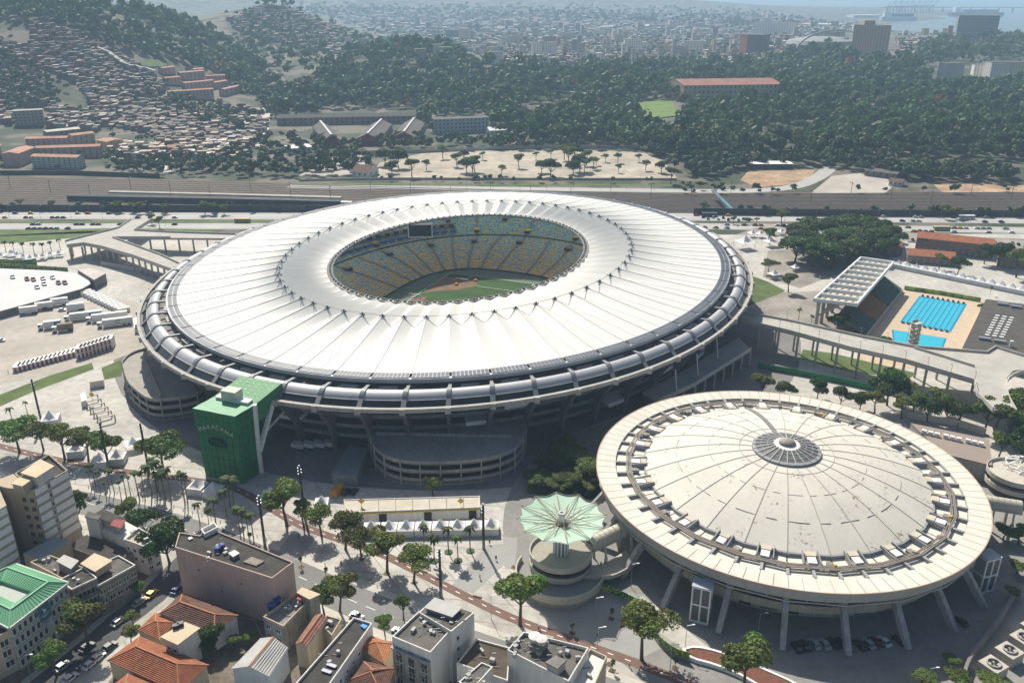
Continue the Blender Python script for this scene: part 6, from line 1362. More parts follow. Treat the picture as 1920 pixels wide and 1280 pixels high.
# gates, poles, lamps, fences
polem=M('pole_black',(.03,.03,.033),.6)
def pole(px,py,h,label,lamps=True):
    c=G(px,py); t=thing('light_pole',label,'pole',(*c,0),0,'tall dark poles on the plaza'); m=MB(); m.tube((*c,0),(*c,h),.42,.34,10); m.build('mast',polem,t); m=MB(); m.tube((*c,0),(*c,h*.22),.47,.45,10); m.build('sleeve',M('pole_sleeve',(.20,.195,.18),.8),t)
    for k in range(5): m=MB(); m.box((c[0]+.45*(1 if k%2 else -1),c[1],h-.9-k*.55),(.35,.5,.35)); m.build('floodlight',steel,t)
    m=MB(); m.lathe((*c,h),[(.36,0),(.3,.35),(0.01,.5)],10); m.build('cap',white,t)
for px,py,h,l in [(78,792,19,'dark pole at the far left of the plaza near the white pointed tent'),(205,880,19,'dark pole among the trees by the long low tent'),(279,882,19,'dark pole left of the green tower beside the brown crowned tree'),(497,1023,18,'dark pole with white cap beside the palms left of the bike path'),(571,968,19,'dark pole right of the green tower behind the slender tree'),(827,1117,16,'dark pole above the white dirty fronted block'),(907,1028,16,'dark pole at the right end of the tent row casting a long shadow')]: pole(px,py,h,l)
def lampp(px,py,h,label,group,arm=1.6):
    c=G(px,py); t=thing('street_lamp',label,'lamp',(*c,0),0,group); m=MB(); m.tube((*c,0),(*c,h),.10,.06,6); m.bar((*c,h),(c[0]+arm,c[1],h+.35),.08); m.build('post',steel,t); m=MB(); m.box((c[0]+arm,c[1],h+.3),(.8,.3,.14)); m.build('lamp_head',white,t)
for px,py,l in [(1183,1100,'white lamp between the arena wall and the printed barrier'),(1284,1218,'white lamp beside the red earth planter'),(1116,1165,'thin lamp post with a red foot near the spiral pavilion'),(1120,1222,'thin lamp above the beige annex'),(1256,1256,'small lamp post beside the grey ramp wall'),(921,1160,'lamp post with a red collar on the brown bike path'),(1734,1300,'twin lamp at the bottom right by the hedge'),(1420,1195,'lamp post at the arena foot left of the parked cars'),(60,1275,'street lamp at the lower left beside the school'),(1700,640,'lamp on the pool terrace')]: lampp(px,py,8,l,'lamps on the plaza')
for k in range(34):
    px=20+k*58
    if 330<px<1300 and k%1==0: continue
    lampp(px,418+px*.004,13,'tall thin lamp post along the highway','lamps along the highway',2.2)
for k in range(26): px=20+k*75; c=G(px,352+8*(k%3)+px*.008); t=thing('catenary_mast','dark steel mast carrying wires over the railway','mast',(*c,0),0,'masts over the railway'); m=MB(); m.box((*c,0),(.3,.3,11)); m.bar((c[0],c[1]-5,9.5),(c[0],c[1]+6,9.5),.2,.3); m.build('mast',darksteel,t)
for k in range(24): px=700+k*25; c=G(px,348+(k%2)*8); m=MB(); m.tube((*c,0),(*c,11),.12,.07,5); tag(m.build('lamp_post',steel),'thin post along the bright road behind the stadium','post','posts along the road behind the stadium')
gp=M('green_print',(.03,.20,.07),.7,var=.3,scale=.3); 
pr=bpy.data.materials.new('barrier_print'); pr.use_nodes=True; n=pr.node_tree.nodes; l=pr.node_tree.links; g=n.new('ShaderNodeNewGeometry'); wv=n.new('ShaderNodeTexNoise'); wv.inputs['Scale'].default_value=.35; wv.inputs['Detail'].default_value=1; wv.inputs['Distortion'].default_value=2.5; l.new(g.outputs['Position'],wv.inputs['Vector']); cr=n.new('ShaderNodeValToRGB'); cr.color_ramp.interpolation='CONSTANT'; e=cr.color_ramp.elements; e[0].color=(.015,.10,.035,1); e[1].position=.52; e[1].color=(.45,.40,.02,1); k=e.new(.47); k.color=(.05,.22,.04,1); k=e.new(.60); k.color=(.03,.16,.05,1); l.new(wv.outputs['Fac'],cr.inputs[0]); l.new(cr.outputs[0],n['Principled BSDF'].inputs['Base Color'])
def barrier(label,px,h,mat,base=None):
    P=smooth_line(GG(px),1); t=thing('printed_barrier',label,'barrier',(*P[0],0))
    if base: m=MB(); m.wall(P,.5,0,base); m.build('base_wall',concrete_d,t)
    m=MB(); m.wall(P,.2,base or 0,h); m.build('printed_panel',mat,t)
barrier('curved barrier printed yellow and green on a grey wall below the arena',[(1121,1106),(1145,1116),(1175,1128),(1196,1140),(1214,1168),(1228,1200),(1256,1228),(1292,1240)],3.0,pr,1.0)
barrier('green and yellow printed fence behind the truck yard',[(-60,606),(0,592),(60,578),(120,562),(158,548)],2.3,pr); barrier('green and yellow printed fence beyond the raised white platform',[(-60,504),(30,503),(90,508),(128,510)],3.0,pr); barrier('green fence in the shade below the right walkway',[(1420,690),(1500,704),(1580,720),(1660,738)],2.8,gp); barrier('green printed banners by the palms left of the forked walkway',[(0,497),(40,499),(70,497)],4,pr)
pl=smooth_line(GG([(1281,1223),(1302,1217),(1345,1226),(1400,1246),(1500,1290),(1560,1330),(1480,1330),(1400,1275),(1345,1252),(1292,1238),(1281,1223)]),1)[:-1]; t=thing('planter','long curved planter with white edge and bare red earth at the bottom','planter',(*pl[0],0)); m=MB(); m.q(*[(p[0],p[1],1.0) for p in pl]); m.build('earth',M('planter_earth',(.16,.07,.045),.95,var=.2,scale=1),t); m=MB(); m.wall(pl,.6,0,1.25,True); m.build('edge',white,t)
# fan units and hedge at the lower right
for k,(px,py) in enumerate([(1858,1262),(1888,1236),(1915,1212),(1935,1190)]):
    c=G(px,py); t=thing('fan_unit',['first','second','third','fourth'][k]+' pale rooftop fan box from the bottom in the lower right corner','fan unit',(*c,0),.5,'fan boxes at the lower right',local=True); m=MB(); m.box((0,0,0),(5,5,3.2)); m.build('housing',M('fan_tan',(.46,.42,.36),.8,var=.1),t); m=MB(); m.lathe((0,0,3.2),[(1.7,0),(1.7,.5),(1.4,.5),(1.4,.05)],16); m.build('ring',lidg,t)
    for q in range(4): m=MB(); a=PI/2*q; m.bar((.2*math.cos(a),.2*math.sin(a),3.4),(1.35*math.cos(a),1.35*math.sin(a),3.45),.4,.06); m.build('blade',black,t)
lw('boundary_wall','dark low wall curving around the fan boxes at the lower right','wall',smooth_line(GG([(1800,1290),(1815,1240),(1850,1200),(1885,1150),(1905,1110)])),.8,0,2.6,concrete_d)
for k,(px,py,h) in enumerate([(1730,1292,5),(1790,1288,5),(1850,1296,5),(1780,1250,3.5),(1905,1075,4),(1895,1120,3.5),(1880,1010,5),(1910,1020,6),(1860,1300,5)]): tree(px,py,h,'round','low green bush bordering the arena forecourt at the lower right','bushes at the lower right',1.7)
# people as tiny figures
skin=M('skin_brown',(.28,.16,.10),.8)
def person(px,py,label,shirt,pants):
    c=G(px,py); t=thing('person',label,'person',(*c,0.13),rnd.uniform(0,6),'people on the plaza',local=True)
    me=bpy.data.meshes.new('body'); V=[(0,0,.95),(0,0,1.2),(0,0,1.42),(0,0,1.52),(0,0,1.68),(.22,0,1.38),(.28,.05,1.1),(.27,.12,.86),(-.22,0,1.38),(-.28,-.05,1.1),(-.27,.02,.86),(.1,0,.9),(.11,.1,.5),(.11,.02,.08),(-.1,0,.9),(-.11,-.12,.5),(-.11,-.2,.1)]
    E_=[(0,1),(1,2),(2,3),(3,4),(2,5),(5,6),(6,7),(2,8),(8,9),(9,10),(0,11),(11,12),(12,13),(0,14),(14,15),(15,16)]; me.from_pydata(V,E_,[]); o=bpy.data.objects.new('body',me); COL.objects.link(o)
    sk=o.modifiers.new('s','SKIN'); rr=[.15,.15,.15,.06,.11,.06,.05,.04,.06,.05,.04,.09,.07,.05,.09,.07,.05]
    for i,d in enumerate(me.skin_vertices[0].data): d.radius=(rr[i],rr[i]); d.use_root=(i==0)
    dg=bpy.context.evaluated_depsgraph_get(); m2=bpy.data.meshes.new_from_object(o.evaluated_get(dg)); bpy.data.objects.remove(o)
    m2.materials.clear(); [m2.materials.append(x) for x in (shirt,pants,skin)]
    for p in m2.polygons: z=p.center.z; p.material_index=2 if z>1.48 or (abs(p.center.x)>.2 and z<1.2) else 1 if z<.95 else 0
    o=bpy.data.objects.new('body',m2); COL.objects.link(o); par(o,t)
sh=[M('shirt_dark',(.04,.04,.05),.9),M('shirt_white',(.6,.6,.6),.9),M('shirt_red',(.4,.05,.04),.9)]
for i,(px,py,l) in enumerate([(228,952,'person in dark clothes walking on the avenue pavement by the grove'),(252,938,'person in white shirt standing among the plaza palms'),(268,936,'person in dark clothes standing beside the grove palms'),(206,950,'person in dark clothes crossing by the avenue below the grove'),(918,1020,'person standing near the right end of the tent row'),(16,700,'person in dark clothes at the left edge of the truck yard'),(640,1060,'person in dark clothes under the sparse tree by the ticket booth'),(900,1085,'person in white shirt beside the long pole shadow'),(930,1050,'person in dark clothes near the right end of the palms'),(1010,1180,'person in dark clothes at the foot of the spiral pavilion'),(560,1010,'person in white shirt on the bike path right of the green tower'),(120,905,'person in dark clothes on the plaza by the beige block'),(420,1000,'person in white shirt near the palms below the green tower'),(1180,1250,'person in dark clothes on the brown path by the tall barrier tree'),(1120,1195,'person in white shirt on the shaded paving below the pavilion')]): person(px,py,l,sh[i%2],sh[0])

# bollards along the avenue pavement and benches on the plaza
bm=MB(); bm.tube((0,0,0),(0,0,.9),.14,.12,8); bo=bm.build('bollard',concrete_l); tag(bo,'short pale bollard in the row along the plaza edge of the avenue','bollard'); BP=Proto(bo)
for p in subdiv(offs(smooth_line(avenue),8.2),4.0):
    q=PX(p[0],p[1],0)
    if 150<q[0]<760 and q[1]<1200: BP.put((p[0],p[1],.08),0,'short pale bollard in the row along the plaza edge of the avenue','bollards along the avenue')
for k,(px,py) in enumerate([(60,905),(110,925),(600,1035),(690,1085),(740,1108),(820,1068),(895,1118),(1030,1195)]):
    c=G(px,py); m=MB(); m.box((c[0],c[1],.08),(2.4,.6,.45),-.4); tag(m.build('bench',concrete),'low concrete bench on the paved plaza','bench','benches on the plaza')
# ---------------------------------------------------------------- hillside houses, blocks and the far city
brick_m=M('favela_brick',(.34,.18,.12),.95,var=.2,scale=.1,obj_var=.3); fgrey=M('favela_grey',(.36,.34,.31),.95,var=.15,scale=.1,obj_var=.4); fwhite=M('favela_white',(.55,.54,.50),.9,var=.1,obj_var=.3); fblue=M('favela_blue',(.22,.34,.38),.9,obj_var=.3); froof=M('fibre_roof',(.32,.27,.22),.9,var=.45,scale=.12,obj_var=.5); fwr=M('pale_roof',(.50,.47,.42),.85,var=.1,obj_var=.2)
def fhouse(m,x,y,z,w,d,h,rz,wi,ri,r):
    ca,sa=math.cos(rz),math.sin(rz); L=lambda u,v:(x+u*ca-v*sa,y+u*sa+v*ca)
    m.mi=wi; m.prism([L(-w/2,-d/2),L(w/2,-d/2),L(w/2,d/2),L(-w/2,d/2)],z-4,z+h,bottom=False,top=False)
    m.mi=ri; o=.3; t=r.uniform(0,.7); P=[(*L(-w/2-o,-d/2-o),z+h),(*L(w/2+o,-d/2-o),z+h),(*L(w/2+o,d/2+o),z+h+t),(*L(-w/2-o,d/2+o),z+h+t)]; m.q(*P); m.q(*[(p[0],p[1],p[2]-.15) for p in P[::-1]])
    m.mi=6
    for q in range(max(1,int(w/2.6))):
        for s in range(max(1,int(h/2.8))):
            u=-w/2+w*(q+.5)/max(1,int(w/2.6)); zz=z+.9+2.8*s
            a,b=L(u-.5,-d/2-.03),L(u+.5,-d/2-.03); m.q((*a,zz),(*b,zz),(*b,zz+1.1),(*a,zz+1.1))
FM=[brick_m,fgrey,fwhite,fblue,froof,fwr,dark]
fv=random.Random(31)
FAV=[[(-60,36),(40,42),(130,55),(215,98),(330,170),(440,205),(505,215),(498,245),(470,280),(440,300),(330,318),(210,300),(205,250),(70,240),(-60,225)]]
FHOLE=[[(300,125),(425,130),(450,195),(400,205),(310,192)],[(25,200),(90,200),(90,242),(25,242)]]
cand=[]; y=850.0
def blocked(q): return any(inpoly(*q,P) for P in FHOLE)
while y<1560:
    x=-1250.0
    while x<-250:
        X=x+fv.uniform(-2.2,2.2); Y=y+fv.uniform(-2.2,2.2); Z=TH(X,Y); q=PX(X,Y,Z)
        if inpoly(*q,FAV[0]) and not blocked(q): cand.append((X,Y,Z,q))
        x+=5.8 if y<1150 else 6.6
    y+=7.4
fprot=[]
for k in range(10):
    m=MB(); h=fv.choice((2.9,5.6,5.8,8.4)); fhouse(m,0,0,0,fv.uniform(5,8),fv.uniform(4.5,7),h,0,(0,0,1,1,2,3,1,0,2,1)[k],(4,4,4,4,5,4,4,4,4,4)[k],fv); o=m.build('hillside_house',FM); tag(o,'x','house'); fprot.append((Proto(o),('brick','brick','grey','grey','white','pale blue','grey','brick','white','grey')[k]))
green_patch=lambda X,Y: math.sin(X*.021+1.3)*math.sin(Y*.017+.4)+.5*math.sin(X*.05+Y*.043)
cand=[c for c in cand if green_patch(c[0],c[1])<.72]; cand.sort(key=lambda c:c[1]); rest=MB(); n1=0
for i,(X,Y,Z,q) in enumerate(cand):
    if i%7==0 and fv.random()<.5: continue
    if n1<290:
        n1+=1; pr_,kd=fprot[fv.randrange(10)]; pr_.put((X,Y,Z),fv.uniform(-.35,.35)+.2,'small %s flat roofed house low on the crowded hillside %s'%(kd,'behind the left housing blocks' if q[0]<200 else 'beside the yellow housing block' if q[0]<270 else 'above the railway wall' if q[0]<360 else 'near the pale hill road'),'small houses at the foot of the hillside',(fv.uniform(.85,1.2),fv.uniform(.85,1.2),fv.uniform(.85,1.15)))
    else: fhouse(rest,X,Y,Z,fv.uniform(5,8.5),fv.uniform(4.5,7.5),fv.choice((2.9,3.2,5.6,5.9,8.2)),fv.uniform(-.35,.35)+.2,fv.choice((0,0,0,0,0,1,2,3)),fv.choice((4,4,4,4,4,5)),fv)
y=2000.0
while y<2600:
    x=-1000.0
    while x<-150:
        X=x+fv.uniform(-4,4); Y=y+fv.uniform(-4,4); Z=TH(X,Y); q=PX(X,Y,Z)
        if inpoly(*q,[(430,40),(470,18),(560,14),(650,36),(720,75),(640,120),(560,150),(500,135),(460,95)]) and fv.random()<.72: fhouse(rest,X,Y,Z,fv.uniform(8,13),fv.uniform(7,11),fv.choice((3.2,5.9,8.2,8.2)),fv.uniform(-.5,.5),fv.choice((0,1,1,2,3)),fv.choice((4,4,5)),fv)
        x+=13
    y+=13
stuff(rest.build('hillside_houses',FM)); print('FAV',len(cand))
# scattered crowns among the houses, along the railway and in the far city: one mass
acc=[]
def sprinkle(poly,n,s0,s1,nq,ground=True):
    xs=[p[0] for p in poly]; ys=[p[1] for p in poly]; k=0
    while k<n:
        px,py=fv.uniform(min(xs),max(xs)),fv.uniform(min(ys),max(ys))
        if not inpoly(px,py,poly): continue
        k+=1; X,Y,Z=RT(px,py) if py<300 else (*G(px,py),0); s=fv.uniform(s0,s1); V=far_v[fv.randrange(8)][:4*nq]*s; a=fv.uniform(0,6.28); c,sn=math.cos(a),math.sin(a); acc.append(np.stack([V[:,0]*c-V[:,1]*sn+X,V[:,0]*sn+V[:,1]*c+Y,V[:,2]+Z],1))
sprinkle(FAV[0],230,.5,1.0,60)
for P,n,s0,s1 in (([(0,392),(620,396),(620,399),(0,397)],26,.4,.7),([(1300,399),(1920,404),(1920,408),(1300,403)],30,.4,.7),([(600,338),(1280,342),(1280,345),(600,342)],18,.4,.6),([(1280,350),(1560,362),(1900,358),(1900,363),(1280,366)],30,.4,.7),([(1280,300),(1560,305),(1900,330),(1900,345),(1700,340),(1540,312),(1400,316),(1300,345)],160,.7,1.3),([(200,290),(470,285),(480,325),(300,332),(200,326)],90,.6,1.0),([(490,255),(690,275),(700,325),(560,335),(480,325)],80,.7,1.2),([(930,262),(1190,270),(1200,284),(940,280)],60,.7,1.2),([(-20,90),(60,120),(120,190),(20,215),(-20,200)],120,.7,1.2),([(240,150),(330,190),(480,215),(470,260),(380,240),(280,200)],110,.7,1.2),([(490,255),(690,275),(700,325),(560,335),(480,325),(400,322),(330,305),(480,290)],120,.6,1.0),([(700,262),(1000,270),(1010,284),(820,282),(720,285)],90,.7,1.1),([(1180,275),(1260,285),(1265,330),(1240,300)],30,.8,1.2),([(1280,300),(1560,305),(1900,330),(1900,345),(1700,340),(1540,312),(1400,316),(1300,345)],170,.6,1.0),([(200,310),(480,322),(560,330),(520,336),(200,326)],60,.5,.9),([(0,285),(60,300),(180,300),(230,325),(0,325)],14,.6,.9)): sprinkle(P,n,s0,s1,90)
stuff(quadmesh('scattered_trees',np.concatenate(acc),leaf_f)); acc.clear()
# pink and cream housing blocks
def block(label,px,h,rzlen,wm,rm,floors=4,group=None,gable=1.2,cols=6,name='housing_block'):
    """px: left and right ends of the front foot; depth in metres"""
    A=Vector(RT(*px[0])[:2]);B=Vector(RT(*px[1])[:2]); d=(B-A); n=Vector((-d.y,d.x)).normalized(); n=n if n.y>0 else -n
    P=[A,B,B+n*rzlen,A+n*rzlen]; z=min(TH(*p) for p in P); zt=max(TH(*A),TH(*B))+h; c=(P[0]+P[2])/2; t=thing(name,label,'building',(c.x,c.y,z),0,group)
    m=MB(); m.prism([p[:] for p in P],z-3,zt); m.build('wall',wm,t); e=n*.6; f=d.normalized()*.6
    r0,r1=(P[0]+P[3])/2-f,(P[1]+P[2])/2+f
    for q in (((*(P[0]-e-f),zt),(*(P[1]-e+f),zt),(*r1,zt+gable),(*r0,zt+gable)),((*(P[2]+e+f),zt),(*(P[3]+e-f),zt),(*r0,zt+gable),(*r1,zt+gable))): m=MB(); m.q(*q); m.build('roof',rm,t)
    m=MB(); m.q((*P[1],zt),(*P[2],zt),(*r1,zt+gable)); m.build('gable',wm,t); m=MB(); m.q((*P[3],zt),(*P[0],zt),(*r0,zt+gable)); m.build('gable',wm,t)
    fh=h/floors
    for (a,b,cc) in ((P[0],P[1],cols),(P[1],P[2],max(2,cols//2)),(P[3],P[0],max(2,cols//2))):
        dd=b-a; nn=Vector((dd.y,-dd.x)).normalized()*.03; yaw=math.atan2(nn.y,nn.x)+PI/2
        for r in range(floors):
            for k in range(cc): q=a+dd*((k+.5)/cc)+nn; window(t,(q.x,q.y,zt-h+fh*(r+.35)),yaw,min(1.8,dd.length/cc*.55),fh*.45,wm)
    return t
pinkw=M('housing_pink',(.47,.33,.28),.9,var=.08); creamw=M('housing_cream',(.46,.40,.28),.9,var=.08); mintw=M('housing_mint',(.42,.47,.43),.9,var=.06); yelw=M('housing_yellow',(.48,.40,.20),.9,var=.08)
gB='housing blocks beside the railway'
block('pale mint housing block nearest the railway at the left',[(62,316),(148,318)],11,12,mintw,tile_p,5,gB,1.6,9); block('pink housing block behind the pale mint one',[(70,300),(190,296)],11,11,pinkw,tile_p,5,gB,1.6,10); block('narrow pink housing block seen end on at the left',[(8,314),(40,300)],12,16,pinkw,tile_p,5,gB,1.5,4); block('pink housing block at the left picture edge',[(-40,300),(6,296)],11,14,pinkw,tile_p,5,gB,1.5,4); block('cream housing block behind the pink one with sloping roof',[(138,272),(180,268)],10,12,creamw,tile_p,5,gB,1.5,4); block('yellow housing block at the edge of the crowded houses',[(184,282),(204,286)],10,18,yelw,tile_p,5,gB,1.5,3); block('long pink tiled housing block in the middle of the left group',[(50,278),(128,276)],9,11,pinkw,tile_p,4,gB,1.5,8); block('small tan house with pink tiled roof near the pale path',[(318,292),(345,290)],8,11,creamw,tile_p,3,gB,2,3)
gP='pink housing rows on the hillside'
for i,(a,b,l) in enumerate([((312,160),(340,161),'small tall pink block at the left end of the hillside rows'),((318,186),(402,187),'lowest long pink row of hillside housing'),((348,168),(403,168),'middle pink row of hillside housing'),((340,150),(385,150),'upper left pink row of hillside housing'),((365,142),(385,142),'tallest pink block at the top of the hillside rows'),((388,155),(424,160),'upper right pink row of hillside housing'),((404,168),(428,163),'pink row stepping up at the right of the hillside housing'),((422,182),(455,172),'pale pink row at the right end of the hillside housing'),((306,140),(330,139),'pink block on top left of the hillside rows')]): block(l,[a,b],9,9,pinkw,tile_p,3,gP,1.2,max(2,int((b[0]-a[0])/7)))
t=block('white hollow framed concrete building among the trees at the left',[(30,238),(84,236)],17,12,M('bare_frame',(.30,.29,.26),.9),concrete,5,None,.2,7); block('low warehouse with pale roof behind the pink blocks',[(90,256),(152,252)],5,16,concrete_d,concrete_l,1,None,.6,6)
# warehouses, offices and park buildings
redw=M('red_gable',(.28,.045,.045),.85,var=.1); gw='long sheds with red gables behind the railway'
for a,b,l in (((668,273),(712,274),'left long grey shed with a red gable behind the sandy lot'),((736,270),(780,270),'right long grey shed with a red gable behind the sandy lot'),((606,278),(640,276),'dark red shed left of the red gabled ones')):
    A=Vector(RT(*a)[:2]);B=Vector(RT(*b)[:2]); d=B-A; n=Vector((-d.y,d.x)).normalized(); n=n if n.y>0 else -n; z=0; t=thing('long_shed',l,'shed',(*((A+B)/2),0),0,gw); D=110 if '_' not in l else 60; h=7
    m=MB(); m.prism([A[:],B[:],(B+n*D)[:],(A+n*D)[:]],0,h); m.build('wall',brownp,t); M0=(A+B)/2; m=MB(); m.q((*(A-n*.05),0),(*(B-n*.05),0),(*(B-n*.05),h),(*(M0-n*.05),h+6),(*(A-n*.05),h)); m.build('gable',redw,t)
    for k in range(8):
        f0,f1=k/8,(k+1)/8-.006
        for s in (A,B): m=MB(); m.q((*(s+n*D*f0),h),(*(s+n*D*f1),h),(*(M0+n*D*f1),h+6),(*(M0+n*D*f0),h+6)); m.build('roof_sheet',roofgrey,t)
    m=MB(); m.bar((*M0,h+6),(*(M0+n*D),h+6),2.5,1.2); m.build('ridge_vent',lidg,t)
block('long dark warehouse along the edge of the wooded park',[(520,236),(810,232)],9,30,brownp,roofdark,2,None,2.5,30); block('white office block with glass bands between park and sandy lot',[(815,252),(917,248)],17,16,M('office_glass',(.33,.38,.40),.5),roofgrey,4,None,.3,14); block('white vaulted hall right of the white office block',[(918,256),(952,254)],6,18,white,M('white_shed_roof',(.62,.65,.68),.6),1,None,3,4)
block('small red and white building at the right end of the pale wall',[(1096,266),(1127,262)],9,12,redw,lidm,2,None,.3,4); block('small house with an orange roof among the park trees',[(892,203),(915,203)],6,12,creamw,tile_p,2,None,2,3); block('small house with a pink roof above the office block',[(952,193),(972,193)],6,14,creamw,tile_p,2,None,2,3); block('long low brown roofed house in the park trees',[(975,216),(1034,217)],7,16,creamw,tile_d,2,None,2.5,8); block('low white shed at the left side of the road behind the stadium',[(545,290),(585,286)],6,20,white,M('white_shed_roof',(.62,.65,.68),.6),1,None,1,4); block('gabled cottage at the left end of the sandy lot',[(660,333),(690,335)],5,20,whitew,tile_d,1,None,5,3)
block('white roofed pavilion in the red dirt lot',[(1405,318),(1485,318)],5,14,dark,white,1,None,.4,6); block('low grey sheds right of the service yard',[(1620,330),(1680,338)],5,30,concrete_d,roofgrey,1,None,2,5); block('white roofed cabin cluster right of the service yard',[(1665,350),(1690,352)],4,10,whitew,tile_d,1,None,2,3); block('green edged low roof among the park trees',[(1532,272),(1606,272)],5,14,concrete,M('pale_green_roof',(.35,.45,.37),.7),1,None,.5,6)
# palace with red roofs
block('large old palace with red tiled roofs rising from the park trees',[(1280,192),(1464,186)],21,85,M('palace_stone',(.40,.34,.27),.9,var=.08),M('palace_tiles',(.27,.12,.08),.9,var=.2,scale=.05),3,None,5,22,'palace')
for px in ((1300,178),(1345,176),(1410,174)):
    pass
m=MB()
for a,b in (((1040,183),(1112,190)),((1112,190),(1078,191)),((1078,191),(1106,200))):
    A=RT(*a);B=RT(*b); z=TH(A[0],A[1])+10; m.bar((A[0],A[1],z),(B[0],B[1],z),4,1)
tag(m.build('aerial_walkway',M('pale_teal',(.34,.52,.47),.7)),'zigzag pale teal covered walkway showing among the park trees','walkway')
# barracks with red roofs near the pool
for l,px,h,dp in (('front low barracks with a red tiled roof and white windows',[(1700,492),(1790,500)],5,14),('long red roofed barracks behind the front one',[(1715,470),(1860,486)],9,14),('red roofed barracks at the right edge above the tall tree',[(1870,500),(1980,512)],8,14),('small red tiled roof between the dark trees and the barracks',[(1660,478),(1690,480)],6,10)):
    A=Vector(G(*px[0]));B=Vector(G(*px[1])); hip_px=None; d=B-A; n=Vector((-d.y,d.x)).normalized(); t=thing('barracks',l,'building',(*((A+B)/2),0)); m=MB(); m.prism([A[:],B[:],(B+n*dp)[:],(A+n*dp)[:]],0,h); m.build('wall',M('barracks_wall',(.22,.17,.15),.9),t); M0,M1=A+n*dp/2,B+n*dp/2
    for q in (((*(A-n*.6),h),(*(B-n*.6),h),(*M1,h+2.6),(*M0,h+2.6)),((*(B+n*(dp+.6)),h),(*(A+n*(dp+.6)),h),(*M0,h+2.6),(*M1,h+2.6))): m=MB(); m.q(*q); m.build('roof',tile,t)
    N=int(d.length/3.5)
    for k in range(N): q=A+d*((k+.5)/N)-n*.02; window(t,(q.x,q.y,1.4),math.atan2(d.y,d.x),1.2,1.6)
sheet('barracks_yard',GG([(1700,455),(1960,470),(1960,450),(1720,440)]),.06,asphalt)
for k in range(22):
    px=1700+k*11; car(px,447+(k%3)*3+k*.5,['white','red','grey','silver','black'][k%5],'car parked in the yard behind the red roofed barracks','cars behind the barracks',None,1.2)
# towers that stand out in the distance
def tower(label,px,h,depth,wm,rm,floors,cols,name='tower_block',group=None): return block(label,px,h,depth,wm,rm,floors,group,.3,cols,name)
t=tower('tall brown slab tower with many windows above the wooded hill',[(1594,105),(1636,112)],62,40,M('brown_tower',(.55,.40,.30),.9,var=.06),roofgrey,17,9,'slab_tower')
block('right wing of the brown slab tower',[(1636,112),(1660,106)],60,40,M('brown_tower2',(.26,.17,.13),.9),roofgrey,17,7,None) if False else None
A=RT(1625,108); m=MB(); m.box((A[0],A[1]+18,A[2]+62),(22,16,10)); o=m.build('plant_room',M('brown_tower',(.55,.40,.30),.9)); par(o,t)
wt=M('white_tower',(.76,.74,.68),.9,var=.05); gT='white flats at the right behind the park'
tower('white slab block with dark slots on its end wall right of the wooded hill',[(1768,158),(1803,156)],34,16,M('slab_grey',(.5,.5,.48),.9),roofgrey,9,8); tower('left one of the cream balcony flats at the right edge',[(1822,152),(1850,154)],28,20,wt,roofgrey,9,5,group=gT); tower('middle one of the cream balcony flats at the right edge',[(1852,160),(1888,160)],38,22,wt,roofgrey,12,7,group=gT); tower('right one of the cream balcony flats at the right edge',[(1890,160),(1935,160)],38,22,M('cream_tower',(.72,.63,.5),.9),roofgrey,12,8,group=gT)
tower('red brick office tower standing in the far city',[(1384,106),(1398,107)],48,50,M('red_tower',(.45,.15,.10),.9),roofgrey,10,3); tower('dark glazed office block joined to the red tower',[(1398,107),(1425,106)],46,40,M('dark_tower',(.14,.13,.12),.7),roofgrey,10,6)
tower('twin white apartment towers in the middle of the far city',[(1170,110),(1203,110)],44,24,wt,roofgrey,12,8); tower('slim white apartment tower in the far city',[(1000,110),(1015,110)],38,18,wt,roofgrey,10,3); tower('brown factory hall in the far city',[(1017,86),(1052,86)],26,30,M('brown_factory',(.30,.22,.17),.9),roofgrey,5,7); tower('small white block with a pale end wall near the park hill',[(924,122),(943,122)],22,16,wt,roofgrey,6,4); tower('pale block behind the park hill',[(925,96),(942,96)],24,20,wt,roofgrey,5,4); tower('dark office block among the far houses',[(835,72),(860,72)],26,30,M('dark_tower',(.14,.13,.12),.7),roofgrey,5,5)
tower('white housing slab row far behind the red tower',[(1412,70),(1492,71)],48,40,wt,roofgrey,9,16); tower('white block at the left of the red tower',[(1280,106),(1316,105)],34,30,wt,roofgrey,6,6); tower('large grey office block standing by the bay',[(1790,78),(1866,79)],62,70,M('grey_office',(.27,.28,.28),.8),roofgrey,9,16)
mid=random.Random(9); mw=[M('mid_white',(.62,.60,.56),.9),M('mid_cream',(.50,.44,.35),.9),M('mid_grey',(.36,.36,.35),.9)]
for k in range(30):
    px=650+k*31+mid.uniform(-10,10); py=mid.uniform(62,122)
    if 1040<px<1060 or py>100 and (1150<px<1220 or 1370<px<1440): continue
    w=mid.uniform(9,22); nm=('white','cream','grey')[k%3]; side='left of the twin white towers' if px<1160 else 'between the twin towers and the red tower' if px<1380 else 'between the red tower and the brown tower'
    tower('%s mid rise block in the far city %s'%(nm,side),[(px,py),(px+w,py+mid.uniform(-1,1))],mid.uniform(16,36),18,mw[k%3],roofgrey,mid.randint(5,9),max(3,int(w/3)),group='mid rise blocks in the far city')
# arched stadium far away
X,Y,Z=RT(1558,100); t=thing('arched_hall','grey hall with a curved arch in front standing left of the brown tower','hall',(X,Y,Z)); m=MB(); m.lathe((X,Y+60,Z),[(78,0),(80,16),(74,24),(40,30),(0.1,32)],40); m.build('roof',M('hall_grey',(.22,.24,.25),.6),t); m=MB()
for k in range(16):
    a,b=PI*k/16,PI*(k+1)/16; m.bar((X-4-84*math.cos(a),Y-30,Z+2+46*math.sin(a)),(X-4-84*math.cos(b),Y-30,Z+2+46*math.sin(b)),3.2)
m.build('arch',concrete_l,t)
